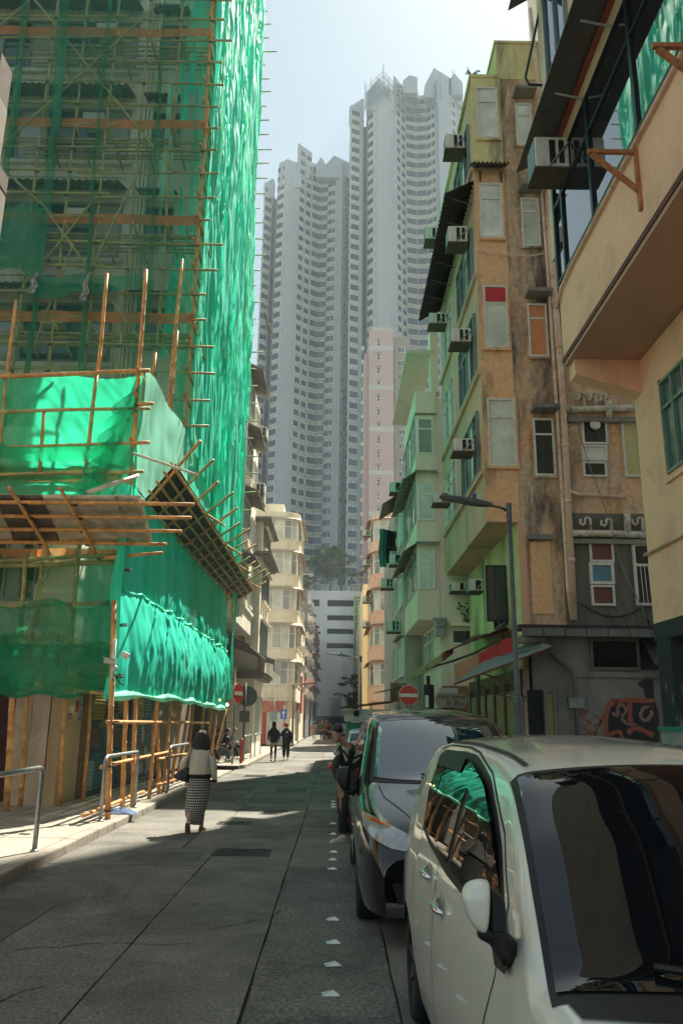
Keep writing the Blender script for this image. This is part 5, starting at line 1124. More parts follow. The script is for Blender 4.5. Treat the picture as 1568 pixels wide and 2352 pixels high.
round_bay_building('corner_building', 'cream corner block with rounded glazed bays and wavy tin awnings', -1, PY_, -2.78, -6.6, zsC, 0.35, CREAM, mat('cream_tin', (0.42,0.38,0.28), 0.7, 0.15, 2, stain=(0.26,0.2,0.14), ssc=2), WFR, 66, zc_(1175))
PCH = mat('peach_wall', (0.60,0.40,0.29), 0.85, 0.06, 0.7, stain=(0.42,0.26,0.17), ssc=0.9, samt=0.35)
zp = lambda y: on(870, y, 1, PY_).z
zsP = [(zp(1573), zp(1522)), (zp(1482), zp(1438)), (zp(1402), zp(1354)), (zp(1316), zp(1270)), (zp(1240), zp(1192))]
round_bay_building('corner_building', 'peach corner block with rounded glazed bays and brown tin awnings', 1, PY_, 2.62, 6.0, zsP, 0.35, PCH, mat('brown_tin', (0.28,0.17,0.10), 0.7, 0.2, 2, stain=(0.2,0.1,0.06), ssc=2), WFR, 66, zp(1180))
for k, y in enumerate((1232, 1300, 1385, 1442)): acp = on(850, y, 1, 60.5); aircon(acp.x - 0.55, 60.5, acp.z, 0.6, 0.5, 0.5, ['air conditioner beside the top bay of the peach block', 'second air conditioner down the peach block', 'air conditioner halfway down the peach block', 'lowest air conditioner on the peach block'][k])
# yellow slab behind it, pink tower
b = MB(); p0 = on(834, 1400, 1, 70); b.box(p0.x, 6, 70, 84, 0.1, on(840, 1342, 1, 70).z); ys_ = thing('apartment_building', 'thin pale yellow block squeezed beside the peach corner block', 'building', (4, 70, 0)); b.build('wall', mat('pale_yellow_wall', (0.60,0.54,0.34), 0.85, 0.06, 0.5, stain=(0.42,0.37,0.22), ssc=0.4, samt=0.4, streak=1), ys_)
b = MB(); q = on(853, 1500, 1, 69.9); b.tube([(q.x, 69.85, 0.2), (q.x, 69.85, 16)], 0.09, 8); b.build('drain_pipe', RUST, ys_, True)
pk = thing('apartment_building', 'slender pinkish apartment slab with pale bands in front of the tall towers', 'building', (9, 130, 0))
PKW = mat('pinkish_tile_wall', (0.42,0.31,0.29), 0.8, 0.04, 0.3); PKL = mat('pale_band_tile', (0.56,0.54,0.49), 0.8, 0.04)
PKY = 128.0; p0 = on(847, 1000, 1, PKY).x; p1 = on(904, 1000, 1, PKY).x; p2 = on(945, 1000, 1, PKY).x; zk = lambda y: on(875, y, 1, PKY).z
b = MB(); b.box(p0, p1, PKY, PKY + 12, 0, zk(760)); b.build('wall', PKW, pk)
b = MB(); b.box(p1, p2, PKY + 1.5, PKY + 12, 0, zk(765)); b.box(p1 + 0.2, p1 + 1.0, PKY + 1, PKY + 1.5, 0, zk(790)); b.build('side_wing', mat('grey_pink_wall', (0.33,0.30,0.27), 0.85, 0.1, 0.3), pk)
b = MB(); b.box(p0 - 0.8, p0, PKY + 2, PKY + 12, 0, zk(800)); b.build('rear_wing', PKW, pk)
b = MB(); b.box(p0 + 0.6, p1 - 0.1, PKY + 0.5, PKY + 11, zk(760), zk(749)); b.build('roof_box', PKL, pk)
for y in (799, 890, 985, 1085, 1180): b = MB(); b.box(p0 - 0.02, p1 + 0.02, PKY - 0.04, PKY, zk(y + 6), zk(y - 5)); b.build('pale_band', PKL, pk)
y = 780.0; pc = on(869, 900, 1, PKY).x
while y < 1330:
    z1, z0 = zk(y), zk(y + 16); win(pk, pc - 0.33, pc + 0.33, z0, z1, PKY, 1, mf=WFR, mg=GLSB, fw=0.08, dep=0.05, transom=0.5)
    b = MB(); b.box(pc - 0.5, pc + 0.5, PKY - 0.4, PKY, z1 + 0.1, z1 + 0.2); b.build('hood_slab', PKL, pk); 
    xw = on(921, 900, 1, PKY + 1.5).x; win(pk, xw - 0.5, xw + 0.6, z0 - 0.4, z1 - 0.6, PKY + 1.5, 2, mf=WFR, mg=[GLS, GLSB], fw=0.08, dep=0.05)
    b = MB(); b.box(p0 - 1.3, p0 - 0.8, PKY + 1.9, PKY + 2.6, z0 + 0.3, z0 + 0.9); b.build('balcony_unit', ACM, pk)
    y += 31.5 + (y - 780) * 0.004
# car park
CP = 122.0; k0, k1 = on(714, 1500, 1, CP).x, on(836, 1500, 1, CP).x; zk = lambda y: on(775, y, 1, CP).z
cpk = thing('car_park', 'bluish white car park block with long black slots closing off the street', 'building', (0, CP, 0)); CPW = mat('bluish_white_wall', (0.50,0.53,0.54), 0.85, 0.05, 0.15, stain=(0.36,0.38,0.39), ssc=0.15, samt=0.5, streak=1)
slots = [(1378, 1393), (1413, 1425), (1444, 1456), (1477, 1489)]; sx0 = on(751, 1430, 1, CP).x; sx1 = on(812, 1430, 1, CP).x; lx = on(733.5, 1385, 1, CP).x
edges = [1357] + [v for s in slots for v in s] + [1700]
b = MB(); b.box(k0 - 3, sx0, CP, CP + 0.6, -0.2, zk(1357)); b.box(sx1, k1 + 3, CP, CP + 0.6, -0.2, zk(1357)); b.build('side_pier', CPW, cpk)
for i in range(0, len(edges), 2): b = MB(); b.box(sx0, sx1, CP, CP + 0.6, zk(edges[i+1]), zk(edges[i])); b.build('wall_band', CPW, cpk)
b = MB(); b.box(k0 - 3, k1 + 3, CP + 2.5, CP + 16, -0.2, zk(1357) - 0.3); b.build('dark_interior', DARK, cpk)
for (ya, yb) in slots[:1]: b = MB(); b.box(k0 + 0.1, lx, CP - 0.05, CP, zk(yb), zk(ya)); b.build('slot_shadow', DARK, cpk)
for (ya, yb) in slots: b = MB(); b.box(sx0, sx1, CP + 0.7, CP + 2.5, zk(yb) - 0.25, zk(yb) - 0.05); b.build('deck_slab', CPW, cpk)
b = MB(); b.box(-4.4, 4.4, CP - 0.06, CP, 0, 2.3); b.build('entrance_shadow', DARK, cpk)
b = MB(); b.box(on(777,1620,1,CP).x - 1.2, on(777,1620,1,CP).x + 0.4, CP - 0.1, CP, 2.6, 5.0); b.build('grille_panel', STEEL, cpk)
b = MB(); b.box(on(683,1340,1,CP).x, on(718,1340,1,CP).x, CP + 3, CP + 9, zk(1357), on(700, 1316, 1, CP + 3).z); b.build('plant_room', mat('bright_white_wall', (0.68,0.66,0.58), 0.8, 0.05), cpk)
rl = thing('railing', 'grey roof railing along the top edge of the car park', 'railing', (0, CP, zk(1357)))
b = MB()
for z in (zk(1345), zk(1351)): b.tube([(k0, CP + 0.3, z), (k1, CP + 0.3, z)], 0.07, 5)
b.build('top_rail', STEEL, rl)
for k in range(11): x = k0 + (k1 - k0) * k / 10; b = MB(); b.box(x - 0.06, x + 0.06, CP + 0.24, CP + 0.36, zk(1358), zk(1345)); b.build('post', STEEL, rl)
# green netting scaffold on the car park
gs = thing('bamboo_scaffold', 'tall thin scaffold in dark green net climbing the car park wall', 'scaffold', (3, CP - 2, 0)); g0, g1 = on(811, 1500, 1, CP - 2).x, on(836, 1500, 1, CP - 2).x
sheet('net_sheet', lambda u, v: (g0 + (g1 - g0 + 0.8) * u, CP - 2 - 0.15 * nz(u*4, v*12), 0.8 + (on(820, 1370, 1, CP - 2).z - 0.8) * v), 10, 60, net_mat('net_teal_far', (0.01,0.24,0.18), 0.8, 0.4, 0.15, 0.3), gs)
for k in range(4): x = g0 + (g1 - g0) * k / 3; b = MB(); b.tube([(x, CP - 2.3, 0), (x + 0.1, CP - 2.3, on(820, 1362, 1, CP - 2).z)], 0.07, 5); b.build('bamboo_pole', BAMB2, gs)
for k in range(20): z = 1.5 + k * 1.12; b = MB(); b.tube([(g0 - 0.5, CP - 2.35, z), (g1 + 0.4, CP - 2.35, z + 0.05)], 0.06, 5); b.build('ledger_pole', BAMB2, gs)

# ---------- trees
def tree(name, label, base, h, cr, mtl, nclump=40, nleaf=60, ls=0.16, trunk_r=0.18, flat=0.7, group=None, gap=0.8, lean=0.0, crown_z=0.62):
    base = Vector(base); t = thing(name, label, 'tree', base, group); b = MB(); l = MB()
    top = base + Vector((lean, 0, h * crown_z)); b.tube([base, base.lerp(top, 0.5) + Vector((0.04*h, 0, 0)), top], [trunk_r, trunk_r * 0.8, trunk_r * 0.5], 8)
    for k in range(nclump):
        a = rnd.uniform(0, 6.283); rr = cr * math.sqrt(rnd.random()) * (1.0); zz = (rnd.random() ** 0.8) * 2 - 1
        lim = math.sqrt(max(0.05, 1 - zz * zz)); c = base + Vector((lean + math.cos(a) * rr * lim, math.sin(a) * rr * lim, h * crown_z + (h * (1 - crown_z)) * 0.5 + zz * h * (1 - crown_z) * 0.55 * (0.8 + 0.4 * rnd.random())))
        if rnd.random() < 0.55: b.tube([top - Vector((0,0,h*0.1)), top.lerp(c, 0.5) + Vector((0,0,-0.03*h)), c], [trunk_r * 0.35, trunk_r * 0.2, trunk_r * 0.06], 5)
        s = cr * rnd.uniform(0.14, 0.30) * gap
        for j in range(nleaf):
            v = Vector((rnd.gauss(0, 1), rnd.gauss(0, 1), rnd.gauss(0, 1))).normalized() * s * rnd.uniform(0.6, 1.1); v.z *= flat; leaf(l, c + v, ls * rnd.uniform(0.6, 1.3))
    b.build('trunk', BARK, t); l.build('crown', mtl, t); return t
rz = zk(1357)
tp = on(752, 1345, 1, CP + 3); tree('broadleaf_tree', 'big bushy tree growing on the car park roof', (tp.x + 0.3, CP + 3, rz), on(750, 1262, 1, CP + 3).z - rz, 3.4, LEAF, 90, 90, 0.17, 0.25, 0.8, crown_z=0.42)
tree('broadleaf_tree', 'low rounded shrub tree at the left end of the car park roof', (on(706,1350,1,CP + 2).x, CP + 2, rz - 0.2), 2.6, 1.6, LEAF, 30, 50, 0.14, 0.1, crown_z=0.25)
def palm(label, x, Y, z, h):
    t = thing('palm_tree', label, 'palm tree', (x, Y, z), 'palms on the car park roof'); b = MB(); b.tube([(x, Y, z), (x + 0.1, Y, z + h)], [0.13, 0.09], 6); b.build('trunk', BARK, t); l = MB()
    for k in range(16):
        a = k * 2.4; el = rnd.uniform(-0.2, 1.0); L = 1.5; prev = Vector((x + 0.1, Y, z + h)); d = Vector((math.cos(a), math.sin(a), 0))
        for s in range(6):
            q = prev + d * L / 6 * 1.0 + Vector((0, 0, (el - s * 0.35) * L / 6)); w = 0.16 * (1 - s / 7)
            sd_ = Vector((-d.y, d.x, 0)) * w; l.add([prev - sd_, q - sd_ + Vector((0,0,-0.08)), q, prev], [(0,1,2,3)]); l.add([prev + sd_, q + sd_ + Vector((0,0,-0.08)), q, prev], [(0,1,2,3)]); prev = q
    l.build('crown', LEAFD, t)
palm('left of the two palms on the car park roof', on(806, 1350, 1, CP + 4).x, CP + 4, rz - 0.4, 3.6); palm('right of the two palms by the top of the green scaffold', on(829, 1350, 1, CP + 4).x, CP + 4, rz - 0.4, 4.0)
tree('street_tree', 'dark spreading tree at the far end of the street against the white wall', (2.6, 104, 0.1), on(790, 1557, 1, 104).z, 2.5, LEAFD, 46, 50, 0.15, 0.16, 0.35, gap=0.9, crown_z=0.48)

# ================================================================= MIDDLE DISTANCE, left row
STN = mat('cream_stone_cladding', (0.50,0.46,0.37), 0.8, 0.08, 0.8, stain=(0.30,0.27,0.21), ssc=0.8, samt=0.5, streak=1)
DBR = mat('dark_brick', (0.09,0.085,0.085), 0.85, 0.2, 2.0)
sa = thing('apartment_building', 'off-white block with oblique window hoods just past the green netting', 'building', (-4.4, 34, 0))
ztop_ = on(566, 815, 0, -4.35).z
b = MB(); b.box(-12, -4.35, 33.2, 41.3, 5.9, ztop_); b.build('wall', OFFW, sa)
b = MB(); b.box(-12, -5.2, 33.0, 41.3, 0.1, 5.9); b.build('lower_wall', DBR, sa)
b = MB(); b.tube([(-4.22, 34.0, 6), (-4.22, 34.0, ztop_ + 0.6), (-4.5, 34.0, ztop_ + 0.75)], 0.11, 8); b.build('drain_pipe', WHITE, sa, True)
z = 7.2; k = 0
while z < ztop_ - 1.5:
    winx(sa, 35.0, 38.2, z, z + 1.7, -4.35, 4, mf=WFR, mg=[GLS, GLSC, GLSB], transom=0.3)
    b = MB(); b.hexa([(-4.35, 34.8, z + 1.95), (-3.6, 34.8, z + 1.6), (-3.6, 38.6, z + 1.6), (-4.35, 38.6, z + 1.95), (-4.35, 34.8, z + 2.0), (-3.6, 34.8, z + 1.65), (-3.6, 38.6, z + 1.65), (-4.35, 38.6, z + 2.0)]); b.build('window_hood', GRYC, sa)
    winx(sa, 39.2, 40.8, z, z + 1.5, -4.35, 2, mf=WFR, mg=[GLS, GLSC])
    b = MB(); b.box(-4.35, -4.25, 33.2, 41.3, z - 0.35, z - 0.2); b.build('string_course', OFFW, sa)
    z += 3.0; k += 1
for k, z in enumerate((ztop_ - 2.6, ztop_ - 5.6, 12.2)): aircon(-4.35, 38.4, z, 0.7, 0.7, 0.6, ['highest air conditioner on the block past the netting', 'second air conditioner on the block past the netting', 'third air conditioner on the block past the netting'][k], group='air conditioners on the left-hand facades')
# stone building with cornices
sb = thing('apartment_building', 'cream stone-clad building with heavy cornices at the far corner pavement', 'building', (-4.1, 41.5, 0))
zs_ = lambda y: on(595, y, 0, -4.0).z
b = MB(); b.box(-10, -4.0, 41.6, 46.8, zs_(1555), zs_(1165)); b.build('wall', STN, sb)
b = MB(); b.box(-10, -4.15, 41.8, 46.8, 0.1, zs_(1555)); b.build('lower_wall', mat('pale_lower_stone', (0.60,0.58,0.50), 0.8, 0.05, 1, stain=(0.38,0.35,0.28), ssc=0.8, samt=0.4), sb)
for (za, d, h) in ((zs_(1555), 0.45, 0.28), (zs_(1262), 0.6, 0.2), (zs_(1170), 0.5, 0.15)):
    b = MB(); b.box(-10, -4.0 + d, 41.6 - d, 47.0, za, za + h * 0.5); b.box(-10, -4.0 + d * 0.6, 41.6 - d * 0.6, 46.9, za - h * 0.5, za); b.build('cornice', GRYC, sb)
for i in range(5):   # stone courses on the corner and face
    za = zs_(1555) + 0.3 + i * (zs_(1270) - zs_(1555)) / 5
    for k in range(3):
        b = MB(); b.box(-5.0 + k * 0.33 + 0.01, -4.68 + k * 0.33, 41.57, 41.6, za, za + 1.0); b.build('cladding_slab', STN, sb)
for (z0, z1) in ((zs_(1505), zs_(1420)), (zs_(1370), zs_(1290)), (zs_(1235), zs_(1180))):
    for y in (42.5, 43.9, 45.3):
        winx(sb, y, y + 0.9, z0, z1, -4.0, 2, mf=SFRAME, mg=[GLS], transom=0.25)
        b = MB(); b.box(-4.0, -3.8, y - 0.05, y + 0.95, z0 - 0.14, z0); b.build('sill', STN, sb); b = MB(); b.box(-4.0, -3.75, y - 0.08, y + 0.98, z1, z1 + 0.1); b.build('lintel', STN, sb)
for y in (42.4, 43.5, 44.6, 45.7): winx(sb, y, y + 0.5, 3.9, 4.4, -4.15, 1, mf=WFR, mg=GLSB)
for y in (42.4, 43.8, 45.2): winx(sb, y, y + 0.9, 0.9, 3.0, -4.15, 1, mf=WFR, mg=GLSG)
b = MB(); b.tube([(-4.75, 41.5, 5.3), (-4.75, 41.5, 13)], 0.06, 6); b.build('drain_pipe', STEEL, sb)
b = MB(); b.hexa([(-4.1, 41.0, 5.05), (-3.1, 41.0, 4.6), (-3.1, 46.5, 4.6), (-4.1, 46.5, 5.05), (-4.1, 41.0, 5.15), (-3.1, 41.0, 4.7), (-3.1, 46.5, 4.7), (-4.1, 46.5, 5.15)]); b.build('shop_awning', mat('grey_awning', (0.30,0.29,0.26), 0.8), sb)
b = MB(); b.box(-3.12, -3.08, 41.0, 46.5, 4.15, 4.7); b.build('awning_valance', mat('grey_valance', (0.10,0.10,0.10), 0.8), sb)
# cafe
cf = thing('cafe', 'dark open-fronted cafe with slatted wooden sign beside the red post', 'shop', (-5.2, 34, 0))
b = MB(); b.box(-5.2, -5.15, 33.3, 41.5, 0.1, 3.0); b.build('open_front', DARK, cf)
WOOD = mat('slat_wood', (0.42,0.22,0.10), 0.6, 0.2, 4)
for k in range(11):
    z = 3.0 + k * 0.125; b = MB(); b.box(-5.15, -5.05, 33.6, 38.6, z, z + 0.075); b.build('sign_slat', WOOD, cf)
b = MB(); b.hexa([(-5.2, 33.0, 5.3), (-3.5, 33.0, 4.65), (-3.5, 40.5, 4.65), (-5.2, 40.5, 5.3), (-5.2, 33.0, 5.38), (-3.5, 33.0, 4.73), (-3.5, 40.5, 4.73), (-5.2, 40.5, 5.38)]); b.build('shop_awning', bpy.data.materials['grey_valance'], cf)
b = MB(); b.box(-5.15, -4.85, 39.3, 39.9, 0.1, 4.2); b.build('stone_pier', STN, cf)
for k in range(7): b = MB(); b.box(-5.16, -4.84, 39.29, 39.91, 0.6 + k * 0.5, 0.62 + k * 0.5); b.build('pier_joint', GRYC, cf)
def text(s, size, loc, rot, mtl, name='lettering', parent=None, ext=0.006, align='CENTER', label=None):
    cu = bpy.data.curves.new(name, 'FONT'); cu.body = s; cu.size = size; cu.extrude = ext; cu.align_x = align; cu.align_y = 'CENTER'; cu.resolution_u = 2
    cu.materials.append(mtl); o = bpy.data.objects.new(name, cu); COL.objects.link(o)
    if parent is not None: o.parent = parent; o.location = Vector(loc) - Vector(parent['_o'])
    else: o.location = loc
    o.rotation_euler = rot
    bpy.context.view_layer.update(); dg = bpy.context.evaluated_depsgraph_get()
    me = bpy.data.meshes.new_from_object(o.evaluated_get(dg)); n_ = bpy.data.objects.new(name, me); COL.objects.link(n_)
    n_.parent = o.parent; n_.location = o.location; n_.rotation_euler = rot; bpy.data.objects.remove(o); return n_
text('IBICIX', 0.30, (-5.03, 35.2, 3.3), (R(90), 0, R(90)), mat('sign_red', (0.5,0.04,0.03), 0.5), parent=cf)
text('RE HBBR', 0.5, (-5.03, 36.4, 3.95), (R(90), 0, R(90)), BLACKM, parent=cf)
for k, (y, z) in enumerate(((35.0, 2.55), (37.4, 2.4))):
    t = thing('bulb_lamp', ['bare glowing bulb hanging at the cafe front, nearer one', 'bare glowing bulb hanging deeper along the cafe front'][k], 'lamp', (-4.9, y, z)); b = MB(); b.lathe([(0.01,-0.07),(0.05,-0.03),(0.05,0.02),(0.015,0.07)], (-4.9, y, z), 10); b.build('bulb', mat('bulb_glow', (1,0.7,0.3), 0.5, emis=((1.0,0.62,0.25), 9)) if k == 0 else bpy.data.materials['bulb_glow'], t, True)
    b = MB(); b.tube([(-4.9, y, z + 0.07), (-4.9, y, z + 0.6)], 0.008, 4); b.build('flex', BLACKM, t)
# red shopfront at the foot of the cream round-bay block
rs = thing('shopfront', 'small shop with orange-red fascia under the cream rounded block', 'shop', (-5, 57.8, 0))
q = on(610, 1640, 1, 57.6); FAS = mat('orange_red_fascia', (0.45,0.12,0.06), 0.6, 0.3, 3, stain=(0.6,0.28,0.15), ssc=2, samt=0.7)
b = MB(); b.box(-5.4, on(655,1640,1,57.6).x, 57.5, 57.65, on(630,1636,1,57.6).z, on(630,1610,1,57.6).z); b.build('fascia', FAS, rs)
b = MB(); b.box(-5.4, on(612,1640,1,57.6).x, 57.55, 57.65, 0.1, on(630,1636,1,57.6).z); b.build('red_door', mat('red_door_paint', (0.45,0.05,0.03), 0.5), rs)
b = MB(); b.box(on(613,1640,1,57.6).x, on(634,1640,1,57.6).x, 57.5, 57.66, 0.1, on(630,1637,1,57.6).z); b.build('painted_brick', mat('pale_painted_brick', (0.55,0.53,0.47), 0.85, 0.2, 20), rs)
b = MB(); b.box(on(636,1640,1,57.6).x, on(652,1640,1,57.6).x, 57.5, 57.66, 0.1, on(630,1637,1,57.6).z); b.build('white_panel', WHITE, rs)
# further blocks, left
def far_block(name, label, x1, Y0, Y1, ytop, wall, nfl, winm=(GLS, GLSC), seed=0, ac=True, pxref=700, prot=None, base=0.1, zstart=3.4):
    t = thing(name, label, 'building', (x1, Y0, 0)); z1 = on(pxref, ytop, 1, Y0).z
    b = MB(); b.box(x1 - 8, x1, Y0, Y1, base, z1); b.build('wall', wall, t); dz = (z1 - zstart) / nfl
    for i in range(nfl):
        z = zstart + i * dz + 0.4
        nwin = max(1, int((Y1 - Y0) / 3.2))
        for k in range(nwin):
            y = Y0 + 0.5 + k * (Y1 - Y0) / nwin; winx(t, y, y + 1.9, z, z + dz * 0.5, x1, 2, mf=WFR, mg=[winm[(i + k) % 2], GLSC])
            if prot: b = MB(); b.box(x1, x1 + rnd.uniform(0.3, 0.7), y, y + 1.9, z - 0.15, z - 0.05); b.build('ledge', prot, t)
            if ac and rnd.random() < 0.7: b = MB(); b.box(x1, x1 + 0.5, y - 0.4, y + 0.15, z + 0.1, z + 0.55); b.build('air_conditioner', ACM, t)
        win(t, x1 - 1.1, x1 - 0.3, z, z + dz * 0.45, Y0, 1, mf=WFR, mg=GLSC)
    return t
far_block('apartment_building', 'low cream block with green windows after the rounded corner block', -2.9, 66.4, 76, 1418, CREAM, 4, pxref=670)
b = MB(); b.box(-3.2, -2.65, 66.2, 70, 2.3, 5.2); tag(b.build('salmon_signboard', mat('salmon_paint', (0.55,0.25,0.20), 0.7)), 'salmon pink panel above the far left shop', 'signboard')
far_block('apartment_building', 'sooty dark grey block with cables halfway to the car park', -2.75, 77, 88, 1352, mat('soot_grey_wall', (0.15,0.15,0.15), 0.9, 0.3, 0.5, stain=(0.32,0.32,0.3), ssc=0.3, samt=0.5), 6, prot=STEEL, pxref=705)
far_block('apartment_building', 'navy block with dark red ledges next to the car park', -2.6, 89, 118, 1400, mat('navy_wall', (0.055,0.065,0.09), 0.85, 0.2, 0.5), 6, (GLS, GLS), prot=mat('dark_red_ledge', (0.14,0.035,0.035), 0.7), ac=False, pxref=722)
b = MB(); b.lathe([(0.02,0),(0.42,0),(0.42,0.08),(0.02,0.08)], (0,0,0), 20); o = b.build('round_sign', mat('pink_disc', (0.62,0.35,0.33), 0.5), None, True); o.location = (-2.35, 75.5, 5.1); o.rotation_euler = (R(90), 0, 0); tag(o, 'round pink hanging sign on the far left row', 'sign')
for (y0_, y1_, l_) in ((42.2, 48.6, 'tall plain block rising behind the tenement, nearer one'), (54.4, 60.5, 'tall plain block behind the tenement row, farther one')):  # invented blocks, hidden from view, added to cast shade bands across the road
    b = MB(); b.box(8.1 if y0_ < 50 else 11.0, 13.1 if y0_ < 50 else 24, y0_, y1_, 0.1, 39.8); bb_ = thing('apartment_building', l_, 'building', (12, y0_, 0)); b.build('wall', CREAM2, bb_)
    for k in range(12):
        for j in range(3): win(bb_, (8.6 + j * 1.5) if y0_ < 50 else 11.5 + j * 4, (9.6 + j * 1.5) if y0_ < 50 else 13 + j * 4, 3 + k * 2.9, 4.5 + k * 2.9, y0_, 2, mf=WFR, mg=GLSC)
b = MB(); b.box(13.15, 28, 31, 46.1, 0.1, 62); bb_ = thing('apartment_building', 'high tower block standing behind the peach building at the right', 'building', (20, 31, 0)); b.build('wall', CREAM2, bb_)  # unseen tower added only to keep the sun off the near road
for k in range(18):
    for j in range(4): win(bb_, 13.8 + j * 3.4, 15.3 + j * 3.4, 3 + k * 3.1, 4.6 + k * 3.1, 31, 2, mf=WFR, mg=GLSC)
# right row infill beyond the peach block and side street, and blocks behind that shade the street
b = MB(); b.box(3.0, 9, 86, 118, 0.1, 14); bb_ = thing('apartment_building', 'plain block hidden behind the yellow slab', 'building', (4, 86, 0)); b.build('wall', CREAM2, bb_)
# ================================================================= TOWERS
TW = mat('tower_wall', (0.36,0.39,0.40), 0.85, 0.05, 0.05, stain=(0.42,0.42,0.40), ssc=0.06, samt=0.5, streak=1)
TWD = mat('tower_wall_grey', (0.30,0.32,0.33), 0.85, 0.05, 0.05)
TFR = mat('tower_bay_frame', (0.55,0.54,0.50), 0.7); TGL = glass('tower_glass', (0.035,0.05,0.07), 0.08, 0.6, sc=0.4); TMU = mat('tower_mullion', (0.05,0.055,0.06), 0.5)
def bay_window_mesh(w, h, d, n=3, ac=True):
    b = MB()
    b.box(-w/2, w/2, -d, 0.02, -0.12, 0.0, 0); b.box(-w/2, w/2, -d, 0.02, h, h + 0.12, 0); b.box(-w/2, -w/2 + 0.08, -d, 0.02, 0, h, 0); b.box(w/2 - 0.08, w/2, -d, 0.02, 0, h, 0)
    b.box(-w/2 + 0.08, w/2 - 0.08, -d + 0.06, -d + 0.10, 0, h, 1)
    for k in range(1, n): x = -w/2 + w * k / n; b.box(x - 0.035, x + 0.035, -d + 0.0, -d + 0.06, 0, h, 2)
    b.box(-w/2 + 0.08, w/2 - 0.08, -d + 0.01, -d + 0.06, h * 0.62, h * 0.62 + 0.06, 2); b.box(-w/2 + 0.08, w/2 - 0.08, -d + 0.01, -d + 0.06, 0, 0.07, 2); b.box(-w/2 + 0.08, w/2 - 0.08, -d + 0.01, -d + 0.06, h - 0.07, h, 2)
    b.add([(-w/2, -d, -0.12), (w/2, -d, -0.12), (w/2 + 0.1, 0, -0.55), (-w/2 - 0.1, 0, -0.55)], [(0,1,2,3)], 0)
    if ac: b.box(-w*0.12, w*0.14, -d * 0.7, 0.02, h + 0.2, h + 0.62, 3); b.box(-w*0.1, w*0.0, -d * 0.72, -d*0.7, h + 0.26, h + 0.55, 2)
    return b.mesh('tower_window', [TFR, TGL, TMU, ACM])
WM = {'wide': bay_window_mesh(2.5, 1.55, 0.55, 4), 'mid': bay_window_mesh(1.9, 1.5, 0.45, 3), 'bay': bay_window_mesh(3.0, 1.7, 0.9, 4), 'small': bay_window_mesh(0.8, 1.2, 0.25, 1, False), 'slim': bay_window_mesh(1.5, 1.5, 0.3, 2)}
def tower(name, label, plan, ztop, cols, fh=2.9, zmin=20, tops=None, maxparts=296, depth=34):
    """plan: list of (x, y) facing vertices from left to right; each run a facade. cols: (segment, fraction, kind)"""
    x0, x1 = plan[0][0], plan[-1][0]; yb = max(p[1] for p in plan) + depth
    t = thing(name, label, 'tower block', ((x0 + x1) / 2, plan[0][1], 0))
    zt = tops or [ztop] * (len(plan) - 1); cnt = 0; over = []
    for i in range(len(plan) - 1):
        a, c = plan[i], plan[i+1]; b = MB(); hh = zt[i]
        b.prism([a, c, (c[0] + 0.0, yb), (a[0], yb)], -0.2, hh)
        if hh == 0: continue
        b.build('wall', TWD if cols and any(s == i and k == 'grey' for s, f, k in cols) else TW, t)
    for (s, f, kind) in cols:
        if kind == 'grey': continue
        a, c = Vector(plan[s]), Vector(plan[s+1]); p = a.lerp(c, f); d = (c - a).normalized(); ang = math.atan2(d.y, d.x)
        z = zt[s] - fh * 1.25
        while z > zmin:
            if cnt < maxparts:
                inst('window', WM[kind], t, (p.x, p.y, z), (0, 0, ang))
                cnt += 1
            else: over.append((kind, p, z, ang))
            z -= fh
    if over:
        b = MB()
        for kind, p, z, ang in over:
            me = WM[kind]; mtx = Matrix.Translation((p.x, p.y, z)) @ Matrix.Rotation(ang, 4, 'Z')
            base = len(b.v); b.v += [tuple(mtx @ v.co) for v in me.vertices]
            for pl in me.polygons: b.f.append(tuple(base + q for q in pl.vertices)); b.m.append(pl.material_index)
        o = b.build('window_bank', [TFR, TGL, TMU, ACM], t); o['kind'] = 'stuff'
    return t
TY = 180.0
def tx(x, y, Y): p = on(x, y, 1, Y); return (p.x, Y)
def tz(x, y, Y): return on(x, y, 1, Y).z
# right tower: plan traced on the photo at mid height, given real setbacks
yr = 600
P_ = [tx(801, yr, TY), tx(832, yr, TY + 1.5), tx(833, yr, TY + 6), tx(843, yr, TY + 6), tx(843, yr, TY + 1.0), tx(866, yr, TY - 2.0), tx(896, yr, TY - 2.0), tx(906, yr, TY - 1.0), tx(930, yr, TY + 3.5), tx(957, yr, TY + 4.5), tx(984, yr, TY + 4), tx(1004, yr, TY + 2), tx(1014, yr, TY - 1), tx(1036, yr, TY), tx(1052, yr, TY + 3), tx(1075, yr, TY + 5), tx(1120, yr, TY + 8)]
